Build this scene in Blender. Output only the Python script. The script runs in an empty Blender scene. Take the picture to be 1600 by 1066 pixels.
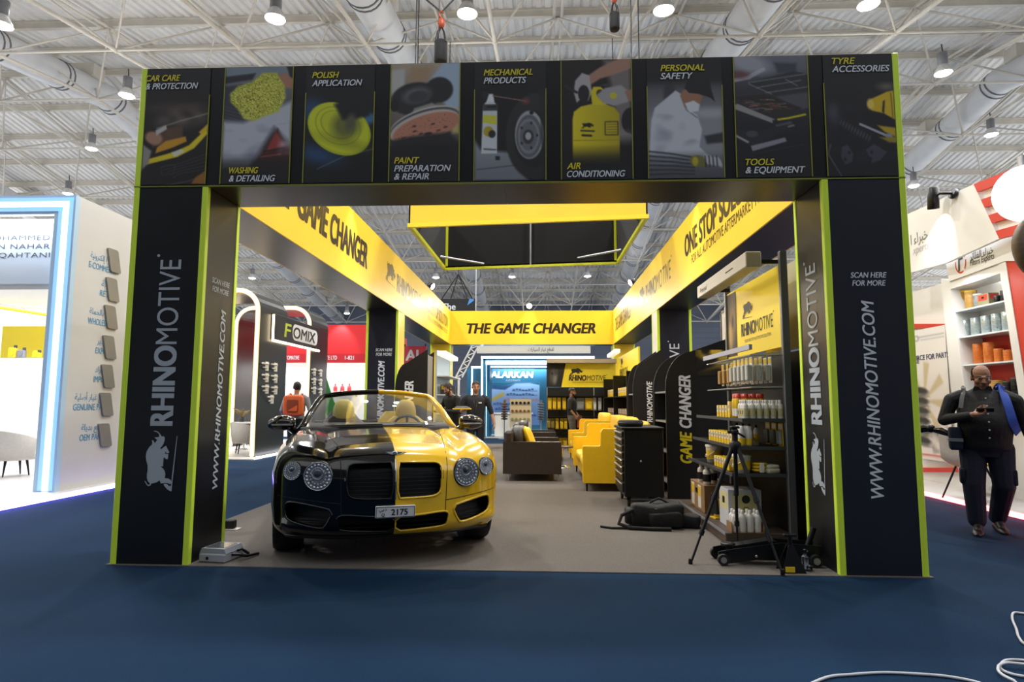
import bpy, bmesh, math, random
import numpy as np
from mathutils import Vector, Matrix, geometry
SC = bpy.context.scene
COL = SC.collection
PI = math.pi
rnd = random.Random(7)

# ------------------------------------------------------------------ camera
F_PX, PITCH, YAW, ROLL, EYE = 968.76, 0.0986, 0.0452, 0.0037, 1.32
_cy, _sy, _cp, _sp = math.cos(YAW), math.sin(YAW), math.cos(PITCH), math.sin(PITCH)
FWD = Vector((-_sy * _cp, _cy * _cp, _sp))
_rt = Vector((_cy, _sy, 0)); _up = _rt.cross(FWD)
RT = _rt * math.cos(ROLL) + _up * math.sin(ROLL)
UP = _up * math.cos(ROLL) - _rt * math.sin(ROLL)
cam_d = bpy.data.cameras.new('camera'); cam_d.sensor_width = 36; cam_d.lens = F_PX / 1600 * 36
cam_d.clip_start = .05; cam_d.clip_end = 300
cam = bpy.data.objects.new('camera', cam_d); COL.objects.link(cam)
M4 = Matrix((RT, UP, -FWD)).transposed().to_4x4(); M4.translation = (0, 0, EYE)
cam.matrix_world = M4; SC.camera = cam

def at(px, py, X=None, Y=None, Z=None):
    """world point seen at pixel px, py of the 1600 x 1066 frame on the plane X=, Y= or Z="""
    d = FWD + RT * ((px - 800) / F_PX) - UP * ((py - 533) / F_PX)
    o = Vector((0, 0, EYE))
    t = X / d.x if X is not None else Y / d.y if Y is not None else (Z - EYE) / d.z
    return o + d * t

# ------------------------------------------------------------------ world, exposure, lights
SC.view_settings.view_transform = 'Standard'; SC.view_settings.look = 'None'
SC.view_settings.gamma = 1; SC.view_settings.use_curve_mapping = False
SC.view_settings.exposure = 0.0
W = bpy.data.worlds.new('hall_ambient_fill'); SC.world = W; W.use_nodes = True  # ambient fill added to light the hall evenly through its open sides
bg = W.node_tree.nodes['Background']; bg.inputs[0].default_value = (.97, .98, 1, 1); bg.inputs[1].default_value = 1.36

def light(kind, name, loc, energy, color=(1, 1, 1), target=None, radius=.1, spot=1.2, blend=.5, size=None, parent=None):
    d = bpy.data.lights.new(name, kind); d.energy = energy; d.color = color
    if kind == 'AREA':
        d.shape = 'RECTANGLE'; d.size, d.size_y = size
    else: d.shadow_soft_size = radius
    if kind == 'SPOT': d.spot_size = spot; d.spot_blend = blend
    o = bpy.data.objects.new(name, d); COL.objects.link(o); o.location = loc
    if target is not None:
        o.rotation_euler = (Vector(target) - Vector(loc)).to_track_quat('-Z', 'Y').to_euler()
    if parent: o.parent = parent
    return o

# ------------------------------------------------------------------ materials
def lin(h):
    if not isinstance(h, str): return tuple(h)[:3]
    c = [int(h[i:i + 2], 16) / 255 for i in (0, 2, 4)]
    return tuple(x / 12.92 if x <= .04045 else ((x + .055) / 1.055) ** 2.4 for x in c)
_mats = {}
def mat(name, col='808080', rough=.5, metal=0., emit=0., noise=0., scale=8., coat=0., alpha=1., trans=0., bump=0., bscale=200., stretch=None, attr=None, ecol=None, spec=None):
    if name in _mats: return _mats[name]
    m = bpy.data.materials.new(name); m.use_nodes = True
    nt = m.node_tree; b = nt.nodes['Principled BSDF']; L = nt.links
    c = lin(col)
    b.inputs['Base Color'].default_value = (*c, 1); b.inputs['Roughness'].default_value = rough
    b.inputs['Metallic'].default_value = metal; b.inputs['Coat Weight'].default_value = coat
    b.inputs['Coat Roughness'].default_value = .04
    b.inputs['Alpha'].default_value = alpha; b.inputs['Transmission Weight'].default_value = trans
    if spec is not None: b.inputs['Specular IOR Level'].default_value = spec
    if emit:
        b.inputs['Emission Color'].default_value = (*lin(ecol or col), 1); b.inputs['Emission Strength'].default_value = emit
    tc = None
    def coord():
        t = nt.nodes.new('ShaderNodeTexCoord'); mp = nt.nodes.new('ShaderNodeMapping')
        if stretch: mp.inputs['Scale'].default_value = stretch
        L.new(t.outputs['Object'], mp.inputs['Vector']); return mp.outputs['Vector']
    if attr:
        a = nt.nodes.new('ShaderNodeAttribute'); a.attribute_name = attr
        L.new(a.outputs['Color'], b.inputs['Base Color'])
        if emit: L.new(a.outputs['Color'], b.inputs['Emission Color'])
    elif noise:
        n = nt.nodes.new('ShaderNodeTexNoise'); n.inputs['Scale'].default_value = scale; n.inputs['Detail'].default_value = 5
        L.new(coord(), n.inputs['Vector'])
        r = nt.nodes.new('ShaderNodeValToRGB'); L.new(n.outputs['Fac'], r.inputs['Fac'])
        r.color_ramp.elements[0].position = .3; r.color_ramp.elements[1].position = .7
        r.color_ramp.elements[0].color = (*[max(0, x * (1 - noise)) for x in c], 1)
        r.color_ramp.elements[1].color = (*[min(1, x * (1 + noise)) for x in c], 1)
        L.new(r.outputs['Color'], b.inputs['Base Color'])
    if bump:
        n = nt.nodes.new('ShaderNodeTexNoise'); n.inputs['Scale'].default_value = bscale; n.inputs['Detail'].default_value = 3
        L.new(coord(), n.inputs['Vector'])
        bp = nt.nodes.new('ShaderNodeBump'); bp.inputs['Strength'].default_value = bump; bp.inputs['Distance'].default_value = .01
        L.new(n.outputs['Fac'], bp.inputs['Height']); L.new(bp.outputs['Normal'], b.inputs['Normal'])
    _mats[name] = m
    return m

BLACK = mat('black_panel', '17171A', .32, noise=.15, scale=3)
NAVY = mat('dark_navy_panel', '1B1D29', .4, noise=.1, scale=3)
SOFFIT = mat('soffit_black', '24211F', .3, noise=.2, scale=2)
LIME = mat('lime_profile', 'DAF648', .35)
YELLOW = mat('yellow_panel', 'F7D136', .42, noise=.03, scale=2)
YELLOW2 = mat('yellow_bright', 'F8DC2E', .45)
DARKTX = mat('dark_print', '2B2118', .4)
GLOSSTX = mat('grey_vinyl', '8A7A48', .25)
WHITETX = mat('white_print', 'D9DDE2', .5)
GREYTX = mat('silver_print', 'A9B2B9', .45)
YELTX = mat('yellow_print', 'D9CB1F', .5)
WHITE = mat('white_laminate', 'E9E8E6', .45, noise=.02, scale=2)
OFFW = mat('off_white', 'D8D3CA', .55, noise=.03, scale=3)
ALU = mat('aluminium', 'A8AAAE', .35, .8)
STEEL = mat('chrome', 'D0D2D6', .12, 1)
DGREY = mat('dark_grey', '3A3C40', .5, noise=.1, scale=6)
MGREY = mat('mid_grey', '808388', .5, noise=.08, scale=6)
RUBBER = mat('black_rubber', '101012', .7, noise=.2, scale=20)
BLKM = mat('black_metal', '131316', .38, .3, noise=.1, scale=8)
RED = mat('red_panel', 'C9252B', .45, noise=.04, scale=2)
CREAM = mat('cream_steel', 'DAD5CA', .55, noise=.08, scale=2)
LED = mat('led_white', 'F4F8FF', .4, emit=7)
LEDB = mat('led_blue', '9CC8FF', .4, emit=3.2)
LEDW = mat('led_warm', 'FFE9C0', .4, emit=6)
LEDV = mat('led_violet', 'A58CFF', .4, emit=5)
LEDR = mat('led_red', 'FF8080', .4, emit=5)
GLASS = mat('clear_glass', 'F4F8F8', .02, trans=1, alpha=.25)

# ------------------------------------------------------------------ mesh builder
class G:
    def __init__(s): s.v = []; s.f = []; s.m = []; s.sm = []; s.col = None
    def add(s, vs, fs, m=0, sm=False):
        b = len(s.v); s.v += [tuple(p) for p in vs]
        for f in fs: s.f.append([b + i for i in f]); s.m.append(m); s.sm.append(sm)
        return s
    def box(s, x0, x1, y0, y1, z0, z1, m=0, b=0., T=None):
        if x0 > x1: x0, x1 = x1, x0
        if y0 > y1: y0, y1 = y1, y0
        if z0 > z1: z0, z1 = z1, z0
        b = min(b, (x1 - x0) * .45, (y1 - y0) * .45, (z1 - z0) * .45)
        if b <= 0:
            vs = [Vector((x, y, z)) for z in (z0, z1) for y in (y0, y1) for x in (x0, x1)]
            fs = [(0, 2, 3, 1), (4, 5, 7, 6), (0, 1, 5, 4), (2, 6, 7, 3), (0, 4, 6, 2), (1, 3, 7, 5)]
        else:
            vs = []; ix = {}
            for i in (0, 1):
                for j in (0, 1):
                    for k in (0, 1):
                        c = ((x0, x1)[i], (y0, y1)[j], (z0, z1)[k]); q = ((1, -1)[i] * b, (1, -1)[j] * b, (1, -1)[k] * b)
                        for a in range(3):
                            p = [c[n] + (0 if n == a else q[n]) for n in range(3)]
                            ix[i, j, k, a] = len(vs); vs.append(Vector(p))
            fs = []
            for e in (0, 1):
                fs.append([ix[e, j, k, 0] for j, k in ((0, 0), (1, 0), (1, 1), (0, 1))])
                fs.append([ix[i, e, k, 1] for i, k in ((0, 0), (1, 0), (1, 1), (0, 1))])
                fs.append([ix[i, j, e, 2] for i, j in ((0, 0), (1, 0), (1, 1), (0, 1))])
            for p in (0, 1):
                for q in (0, 1):
                    fs.append([ix[p, q, 0, 0], ix[p, q, 1, 0], ix[p, q, 1, 1], ix[p, q, 0, 1]])
                    fs.append([ix[p, 0, q, 0], ix[p, 1, q, 0], ix[p, 1, q, 2], ix[p, 0, q, 2]])
                    fs.append([ix[0, p, q, 1], ix[1, p, q, 1], ix[1, p, q, 2], ix[0, p, q, 2]])
            for i in (0, 1):
                for j in (0, 1):
                    for k in (0, 1): fs.append([ix[i, j, k, a] for a in range(3)])
        if T is not None: vs = [T @ p for p in vs]
        return s.add(vs, fs, m)
    def ring(s, c, ax, r, n, ph=0., ref=None):
        ax = Vector(ax).normalized()
        u = ref if ref is not None else (Vector((0, 0, 1)) if abs(ax.z) < .9 else Vector((1, 0, 0)))
        u = (u - ax * u.dot(ax)).normalized(); w = ax.cross(u)
        return [Vector(c) + (u * math.cos(2 * PI * i / n + ph) + w * math.sin(2 * PI * i / n + ph)) * r for i in range(n)]
    def loft(s, rings, m=0, sm=True, caps=True, closed=True):
        n = len(rings[0]); vs = [p for r in rings for p in r]; fs = []
        for k in range(len(rings) - 1):
            for i in range(n if closed else n - 1):
                j = (i + 1) % n; fs.append((k * n + i, k * n + j, (k + 1) * n + j, (k + 1) * n + i))
        s.add(vs, fs, m, sm)
        if caps:
            s.add(rings[0], [list(range(n))[::-1]], m); s.add(rings[-1], [list(range(n))], m)
        return s
    def cyl(s, p0, p1, r0, r1=None, n=14, m=0, caps=True):
        p0 = Vector(p0); p1 = Vector(p1); r1 = r0 if r1 is None else r1; d = p1 - p0
        return s.loft([s.ring(p0, d, r0, n), s.ring(p1, d, r1, n)], m, True, caps)
    def tube(s, path, r, n=8, m=0, caps=True, closed=False):
        P = [Vector(p) for p in path]; rings = []; ref = None; N = len(P)
        for i, p in enumerate(P):
            d = (P[(i + 1) % N] - P[i - 1]) if closed else P[min(i + 1, N - 1)] - P[max(i - 1, 0)]
            d = d.normalized()
            if ref is None: ref = Vector((0, 0, 1)) if abs(d.z) < .9 else Vector((1, 0, 0))
            ref = (ref - d * ref.dot(d)).normalized()
            rings.append(s.ring(p, d, r[i] if isinstance(r, (list, tuple)) else r, n, 0, ref))
        if closed: rings.append(rings[0])
        return s.loft(rings, m, True, caps and not closed)
    def lathe(s, prof, o=(0, 0, 0), ax=(0, 0, 1), n=20, m=0, caps=True):
        ax = Vector(ax).normalized()
        return s.loft([s.ring(Vector(o) + ax * z, ax, max(r, 1e-4), n) for r, z in prof], m, True, caps)
    def ell(s, c, rx, ry=None, rz=None, n=14, m=0, T=None):
        ry = rx if ry is None else ry; rz = rx if rz is None else rz; rings = []; c = Vector(c)
        for k in range(n // 2 + 1):
            a = -PI / 2 + PI * (k + .02) / (n // 2 + .04); rr = math.cos(a)
            ring = [Vector((rx * rr * math.cos(2 * PI * i / n), ry * rr * math.sin(2 * PI * i / n), rz * math.sin(a))) for i in range(n)]
            rings.append([c + (T @ p if T is not None else p) for p in ring])
        return s.loft(rings, m, True, True)
    def prism(s, poly, ax, a, b, m=0, sm=False, mc=None):
        """poly: 2D points in the two other axes (x,y)->ax z; (x,z)->ax y; (y,z)->ax x"""
        def P(p, t): return (t, p[0], p[1]) if ax == 'x' else (p[0], t, p[1]) if ax == 'y' else (p[0], p[1], t)
        n = len(poly); vs = [P(p, a) for p in poly] + [P(p, b) for p in poly]
        s.add(vs, [(i, (i + 1) % n, n + (i + 1) % n, n + i) for i in range(n)], m, sm)
        tri = geometry.tessellate_polygon([[Vector((*p, 0)) for p in poly]])
        s.add(vs[:n], tri, m if mc is None else mc); s.add(vs[n:], tri, m if mc is None else mc)
        return s
    def flat(s, poly, O, R, U, k=1., m=0, off=.002):
        """flat 2D polygon printed on a surface: O origin, R right, U up"""
        O, R, U = Vector(O), Vector(R), Vector(U); N = R.cross(U).normalized() * off
        tri = geometry.tessellate_polygon([[Vector((*p, 0)) for p in poly]])
        return s.add([O + R * (p[0] * k) + U * (p[1] * k) + N for p in poly], tri, m)
    def rect(s, O, R, U, x0, x1, y0, y1, m=0, off=.002):
        return s.flat([(x0, y0), (x1, y0), (x1, y1), (x0, y1)], O, R, U, 1, m, off)
    def text(s, body, O, R, U, h=.1, w=None, bold=0., shear=0., m=0, off=.003, align='l', sp=1.):
        c = bpy.data.curves.new('t', 'FONT'); c.body = body; c.shear = shear; c.resolution_u = 5; c.space_character = sp
        o = bpy.data.objects.new('t', c); COL.objects.link(o)
        bpy.context.view_layer.update()
        me = bpy.data.meshes.new_from_object(o.evaluated_get(bpy.context.evaluated_depsgraph_get()))
        co = [v.co.copy() for v in me.vertices]; fs = [tuple(p.vertices) for p in me.polygons]
        bpy.data.objects.remove(o); bpy.data.curves.remove(c); bpy.data.meshes.remove(me)
        if not co: return s
        x0 = min(p.x for p in co); x1 = max(p.x for p in co)
        ky = h / .72; kx = w / (x1 - x0) if w else ky; tw = (x1 - x0) * kx
        sh = -tw / 2 if align == 'c' else -tw if align == 'r' else 0
        O, R, U = Vector(O), Vector(R), Vector(U); N = R.cross(U).normalized()
        for i, (dx, dy) in enumerate(((-1, -.5), (-1, .5), (1, -.5), (1, .5), (0, 0)) if bold else ((0, 0),)):
            s.add([O + R * ((p.x - x0) * kx + sh + dx * bold * ky) + U * (p.y * ky + dy * bold * ky) + N * (off + i * 2e-5) for p in co], fs, m)
        return s
    def done(s, name, mats, parent=None, fix=True):
        me = bpy.data.meshes.new(name); me.from_pydata(s.v, [], s.f)
        for mm in (mats if isinstance(mats, (list, tuple)) else [mats]): me.materials.append(mm)
        me.polygons.foreach_set('material_index', s.m); me.polygons.foreach_set('use_smooth', s.sm)
        if fix:
            bm = bmesh.new(); bm.from_mesh(me); bmesh.ops.recalc_face_normals(bm, faces=bm.faces); bm.to_mesh(me); bm.free()
        me.update()
        o = bpy.data.objects.new(name, me); COL.objects.link(o)
        if parent: o.parent = parent
        return o

def tag(o, label=None, cat=None, group=None, kind=None):
    for k, v in (('label', label), ('category', cat), ('group', group), ('kind', kind)):
        if v: o[k] = v
    return o
def thing(name, label, cat, loc=(0, 0, 0), rz=0., group=None):
    o = bpy.data.objects.new(name, None); COL.objects.link(o); o.empty_display_size = .1
    o.location = loc; o.rotation_euler = (0, 0, rz)
    return tag(o, label, cat, group, 'thing')
def struct(g, name, mats): return tag(g.done(name, mats), kind='structure')
def dup(root, loc, rz=None, label=None, group=None):
    def cp(o, par):
        c = o.copy(); COL.objects.link(c)
        if par is not None: c.parent = par
        for ch in list(o.children): cp(ch, c)
        return c
    r = cp(root, None); r.location = loc
    if rz is not None: r.rotation_euler = (0, 0, rz)
    if label: r['label'] = label
    if group: r['group'] = group
    return r
def rrect(x0, x1, y0, y1, r, n=6):
    out = []
    for cx, cy, a in ((x1 - r, y1 - r, 0), (x0 + r, y1 - r, 90), (x0 + r, y0 + r, 180), (x1 - r, y0 + r, 270)):
        for i in range(n + 1):
            t = math.radians(a + 90 * i / n); out.append((cx + r * math.cos(t), cy + r * math.sin(t)))
    return out
EX, EY, EZ = Vector((1, 0, 0)), Vector((0, 1, 0)), Vector((0, 0, 1))

# Arabic letters joined by hand: isolated, final, initial, medial forms
_AR = {'ا': ('ﺍﺎ', 0), 'أ': ('ﺃﺄ', 0), 'إ': ('ﺇﺈ', 0), 'ب': ('ﺏﺐﺑﺒ', 1), 'ة': ('ﺓﺔ', 0), 'ت': ('ﺕﺖﺗﺘ', 1), 'ج': ('ﺝﺞﺟﺠ', 1), 'خ': ('ﺥﺦﺧﺨ', 1),
       'د': ('ﺩﺪ', 0), 'ر': ('ﺭﺮ', 0), 'ز': ('ﺯﺰ', 0), 'س': ('ﺱﺲﺳﺴ', 1), 'ص': ('ﺹﺺﺻﺼ', 1), 'ط': ('ﻁﻂﻃﻄ', 1), 'ع': ('ﻉﻊﻋﻌ', 1),
       'غ': ('ﻍﻎﻏﻐ', 1), 'ف': ('ﻑﻒﻓﻔ', 1), 'ق': ('ﻕﻖﻗﻘ', 1), 'ك': ('ﻙﻚﻛﻜ', 1), 'ل': ('ﻝﻞﻟﻠ', 1), 'م': ('ﻡﻢﻣﻤ', 1), 'ن': ('ﻥﻦﻧﻨ', 1),
       'ه': ('ﻩﻪﻫﻬ', 1), 'و': ('ﻭﻮ', 0), 'ي': ('ﻱﻲﻳﻴ', 1), 'ء': ('ﺀﺀ', 0), 'ئ': ('ﺉﺊﺋﺌ', 1)}
def ar(t):
    out = []
    for i, c in enumerate(t):
        if c not in _AR: out.append(c); continue
        f, j = _AR[c]
        prev = i > 0 and t[i - 1] in _AR and _AR[t[i - 1]][1] and c != 'ء'
        nxt = j and i + 1 < len(t) and t[i + 1] in _AR and t[i + 1] != 'ء'
        k = (3 if nxt else 1) if prev else (2 if nxt else 0)
        out.append(f[k])
    return ''.join(out[::-1])

# charging rhinoceros emblem (1 unit long, facing right, y up)
_rh = [(205,160),(240,150),(280,165),(315,200),(340,235),(365,228),(385,250),(385,290),(370,340),(350,375),(325,395),(340,418),(380,385),(412,365),(430,400),(465,460),(445,475),(418,470),(410,440),(400,478),(452,490),(448,558),(415,555),(395,530),(385,548),(383,660),(345,662),(385,690),(412,725),(425,770),(420,828),(470,832),(510,855),(522,880),(520,908),(490,908),(455,893),(400,900),(365,903),(345,860),(300,890),(250,902),(225,905),(215,935),(180,945),(150,915),(120,870),(140,875),(165,915),(190,928),(205,905),(170,870),(155,830),(152,780),(158,720),(155,650),(130,580),(118,520),(128,450),(160,390),(200,350),(205,320),(192,288),(215,290),(240,330),(275,285),(230,248),(270,245),(298,240),(300,205),(270,175),(240,165)]
RHINO = [[((1015 - y) / 865, (525 - x) / 865) for x, y in q] for q in (
    _rh, [(405,912),(450,905),(490,940),(522,935),(524,1015),(470,990),(425,945)], [(572,225),(562,225),(520,870),(522,1010),(530,1010)])]
def rhino(g, O, R, U, L, m=0, off=.003):
    for q in RHINO: g.flat(q, O, R, U, L, m, off)
def brand(g, O, R, U, L, m=0, h=None, off=.003, shear=0.):
    """two-weight word, bold first half and light second half, L long"""
    h = h or L * .115
    g.text('RHINO', O, R, U, h, L * .46, .035, shear, m, off)
    g.text('MOTIVE', Vector(O) + Vector(R) * (L * .475), R, U, h, L * .51, .0, shear, m, off)
    g.flat([(math.cos(i) * h * .07, math.sin(i) * h * .07) for i in [k * PI / 4 for k in range(8)]], Vector(O) + Vector(R) * (L * 1.01) + Vector(U) * h * 1.05, R, U, 1, m, off)

# ------------------------------------------------------------------ the hall
CARPET = mat('blue_carpet', '0C2B46', .95, noise=.10, scale=1.2, bump=.5, bscale=260, spec=.15)
GCARPET = mat('grey_carpet', '6A645E', .95, noise=.16, scale=90, bump=.4, bscale=240, spec=.15)
DECKM = mat('roof_deck', 'F1F0EE', .55, noise=.05, scale=.6)
HALLW = mat('hall_wall', '6E7789', .7, noise=.08, scale=.5)
DUCTM = mat('duct_white', 'E0E2E5', .45, noise=.05, scale=1.5)
g = G(); g.box(-24, 22, -7, 52, -.1, 0); struct(g, 'floor', CARPET)
g = G(); g.box(-3.5, 2.99, 5.0, 19.9, 0, .008); struct(g, 'floor_carpet_grey', GCARPET)
YR = 22.8
def roof(y, drop=0.): return 14.5 - .17 * abs(y - YR) - drop
g = G()
pts = []; x = -34.
while x < 34:
    pts += [(x, 0), (x + .14, 0), (x + .18, .07), (x + .26, .07)]; x += .30
for ya, yb in ((2., YR), (YR, 56.)):
    vs = [(p, ya, roof(ya) + q) for p, q in pts] + [(p, yb, roof(yb) + q) for p, q in pts]; n = len(pts)
    g.add(vs, [(i, i + 1, n + i + 1, n + i) for i in range(n - 1)])
struct(g, 'ceiling', DECKM)
g = G()
for k in range(-8, 15):
    y = YR + k * 2.1; z = roof(y, .02)
    g.box(-34, 34, y - .05, y + .05, z - .06, z); g.box(-34, 34, y - .015, y + .015, z - .24, z - .06); g.box(-34, 34, y - .06, y + .06, z - .27, z - .24)
struct(g, 'ceiling_purlin', CREAM)
g = G()
mx, my = 3.667, 4.2
ys = [YR + (k + .5) * my for k in range(-4, 7)]; xs = [-30.6 + i * mx for i in range(17)]
for iy, y in enumerate(ys):
    zb = roof(y, 2.0)
    g.tube([(xs[0], y, zb), (xs[-1], y, zb)], .045, 5)
    for x in xs:
        if iy + 1 < len(ys): g.tube([(x, y, zb), (x, ys[iy + 1], roof(ys[iy + 1], 2.0))], .06, 5)
        for dx in (-.5, .5):
            for dy in (-.5, .5):
                yy = y + dy * my; g.tube([(x, y, zb), (x + dx * mx, yy, roof(yy, .32))], .035, 5)
        g.ell((x, y, zb), .1, n=6)
for x in [xs[0] - mx / 2 + i * mx for i in range(18)]:
    for dx in (-.12, .12): g.tube([(x + dx, ys[0] - my / 2, roof(ys[0] - my / 2, .36)), (x + dx, YR, roof(YR, .36)), (x + dx, ys[-1] + my / 2, roof(ys[-1] + my / 2, .36))], .05, 5)
struct(g, 'ceiling_truss', CREAM)
g = G(); g.box(-34, 34, 52, 52.4, 0, 13)
for i in range(26): g.box(-34, 34, 51.96, 52, .4 + i * .45, .44 + i * .45)
struct(g, 'wall_back', HALLW)
g = G(); g.box(-34, 34, -9.2, -9, 0, 15); struct(g, 'light_block_wall', mat('block_wall_dark', '4A4E56', .8))  # unseen wall added behind the camera to keep the front faces dim

# round ventilation ducts, straps and flanges
for i, (x, wh) in enumerate(((-28.2, 'far left duct'), (-17.2, 'second duct from the left'), (-4.6, 'duct left of the middle'), (6.0, 'duct right of the middle'), (17.2, 'far right duct'))):
    t = thing('ventilation_duct', 'thick round white air duct under the roof, %s' % wh, 'duct', (x, 0, 0), 0, 'round air ducts under the roof')
    g = G(); g.tube([(0, 8, roof(8, 1.15)), (0, YR, roof(YR, 1.15)), (0, 51.9, roof(51.9, 1.15))], .5, 20); g.done('duct_tube', DUCTM, t)
    for k in range(16):
        y = 9.5 + k * 2.7; g = G()
        for d in (0, .22): g.cyl((0, y + d, roof(y + d, 1.15)), (0, y + d + .05, roof(y + d + .05, 1.15)), .52, n=20)
        g.box(-.02, .02, y, y + .27, roof(y, 1.15) + .49, roof(y, 1.15) + .54); g.done('flange', mat('duct_flange', '6F7175', .5), t)
    for k in range(8): y = 11 + k * 5.2; g = G(); g.box(-.5, .5, y, y + .6, roof(y, 1.15) + .38, roof(y, .3)); g.done('hanger', CREAM, t)

# high bay lamps
LAMPM = mat('lamp_glow', 'FFFDF6', .4, emit=14)
def lamp_at(px, py):
    best = None
    for k in range(400):
        y = 8 + k * .1; p = at(px, py, Y=y)
        e = abs(p.z - (11.58 - .17 * abs(y - YR)))
        if best is None or e < best[0]: best = (e, p)
    return best[1]
lamps = [((2, 40), 'at the left end, above the white stand'), ((430, 30), 'above the first banner panels of the arch'), ((730, 22), 'beside the black hoist bag over the arch'), ((1037, 17), 'right of the middle over the arch'),
         ((1357, 8), 'high above the right end of the arch'), ((198, 150), 'just left of the arch top'), ((143, 233), 'lower left of the arch top'), ((106, 303), 'just above the blue light frame'),
         ((1474, 115), 'right of the arch top'), ((1549, 211), 'above the red striped stand'), ((1428, 291), 'just above the black spotlight of the white stand'), ((681, 434), 'far off, left of the hanging frame'),
         ((800, 433), 'far off, under the middle of the hanging frame'), ((918, 432), 'far off, under the right of the hanging frame'), ((394, 435), 'far off, over the arched stand'), ((542, 490), 'far off, just left of the inner left pillar')]
first = None
for (px, py), wh in lamps:
    p = lamp_at(px, py)
    lab = 'lit bell shaped high bay lamp %s' % wh
    if first is None:
        first = thing('high_bay_lamp', lab, 'lamp', p, 0, 'high bay lamps under the roof')
        g = G(); g.lathe([(.08, .62), (.13, .6), (.13, .28), (.1, .24)], n=16); g.done('housing', MGREY, first)
        g = G(); g.lathe([(.1, .26), (.15, .2), (.21, .08), (.235, 0), (.225, 0), (.2, .08)], n=20, caps=False); g.done('reflector', mat('lamp_reflector', 'DDDDDD', .2, .3), first)
        g = G(); g.lathe([(.205, .02), (.16, -.03), (.06, -.06), (0.001, -.065)], n=20); g.done('lens', LAMPM, first)
        g = G(); g.tube([(0, 0, .6), (.02, 0, .67), (0, 0, .88)], .018, 6); g.done('suspension_cable', DGREY, first)
    else: dup(first, p, None, lab)
for y, xx in ((15, (-16.8, -11.8, -6.8, -1.8, 3.2, 8.2, 13.2)), (25, (-16.8, -9.8, -1.8, 6.2, 14)), (38, (-14, -4, 6, 14)), (7, (-11, -5.5, 0, 5.5, 11))):
    for x in xx:
        light('SPOT', 'high_bay_light', (x, y, 12.25 - .17 * abs(y - YR)), 1450 if y > 9 else 950, (1, .995, .985), (x, y, 0), .22, 2.7, .6)

for y, xx in ((17, (-13, -2, 9)), (27, (-15, -5, 4, 13)), (36, (-15, -5, 4, 13)), (45, (-12, 0, 12))):
    for x in xx: light('POINT', 'ceiling_fill', (x, y, roof(y, 4.6)), 150, (1, .985, .96), None, .4)  # unseen point lights added under the roof to brighten the ceiling
# chain hoists over the arch
def hoist(px, py, Y, size, lab, ropes):
    p = at(px, py, Y=Y); t = thing('chain_hoist', lab, 'hoist', p, 0, 'chain hoists over the arch'); k = size
    g = G(); g.lathe([(.001, -.5 * k), (.13 * k, -.5 * k), (.15 * k, -.45 * k), (.15 * k, 0), (.13 * k, .0), (.12 * k, -.1 * k)], n=14); g.done('chain_bag', mat('bag_black', '101011', .85, noise=.2, scale=20), t)
    g = G()
    for sx in (-1, 1):
        for dy in (-.1, .1): g.tube([(sx * .11 * k, dy * k, -.05 * k), (sx * .07 * k, dy * k * .5, .22 * k), (sx * .02 * k, 0, .34 * k)], .02 * k, 5)
    g.done('strap', BLKM, t)
    g = G(); g.ell((0, 0, .46 * k), .09 * k, .07 * k, .13 * k, 10); g.tube([(0, 0, .58 * k), (-.06 * k, 0, .66 * k), (-.02 * k, 0, .74 * k), (.05 * k, 0, .7 * k)], .025 * k, 6); g.done('hook', mat('hook_red', 'A8472A', .5), t)
    g = G()
    for a in ropes: g.tube([(0, 0, .72 * k), a], .022 * k, 6)
    g.tube([(-.05 * k, 0, .0), (-.06 * k, 0, 2.5)], .008, 5)
    g.done('rope', DGREY, t)
hoist(689, 66, 9.5, .72, 'black chain bag hoist on a forked rope, left of the arch middle', [(-1.1, 0, 1.5), (1.0, 0, 1.6)])
hoist(960, 22, 9.5, .55, 'black chain bag hoist cut by the picture top, right of the arch middle', [(.05, 0, 1.5)])
g = G()
for px in (649,): a = at(px, 120, Y=9.5); g.tube([a, a + EZ * 4.6], .012, 5)
tag(g.done('suspension_cable_black', BLKM), 'thin black steel cable running up left of the hoist bag', 'cable', kind='thing')
g = G()
for px in (987,): a = at(px, 120, Y=9.5); g.tube([a, a + EZ * 4.6], .012, 5)
tag(g.done('suspension_cable_black', BLKM), 'thin black steel cable running up right of the smaller hoist bag', 'cable', kind='thing')

# ------------------------------------------------------------------ the black and yellow stand
Y0, XL, XA, XB, XR, ZB, ZT, DP, YE = 5.017, -3.48, -2.83, 2.30, 2.967, 3.146, 4.215, .58, 19.5
def profile_box(root, x0, x1, y0, y1, z0, z1, panels, s=.05):
    """four panels set between four square corner profiles; panels: names, materials per side front, back, left, right"""
    i = .006
    for nm, m, b in (('front_panel', panels[0], (x0 + s, x1 - s, y0 + i, y0 + .03)), ('back_panel', panels[1], (x0 + s, x1 - s, y1 - .03, y1 - i)),
                     ('side_panel', panels[2], (x0 + i, x0 + .03, y0 + s, y1 - s)), ('side_panel', panels[3], (x1 - .03, x1 - i, y0 + s, y1 - s))):
        g = G(); g.box(*b, z0, z1); g.done(nm, m, root)
    for x in (x0, x1 - s):
        for y in (y0, y1 - s):
            g = G(); g.box(x, x + s, y, y + s, z0, z1, 0, .004); g.box(x + .02, x + .03, y - .001, y + s + .001, z0, z1, 0); g.done('corner_profile', LIME, root)
    return root
FV = (EZ, -EX)      # vertical writing on a front face
LV = (EZ, -EY)      # ... on a face looking towards +x
RV = (EZ, EY)       # ... on a face looking towards -x
def zat(px, py, **k): return at(px, py, **k)
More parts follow.
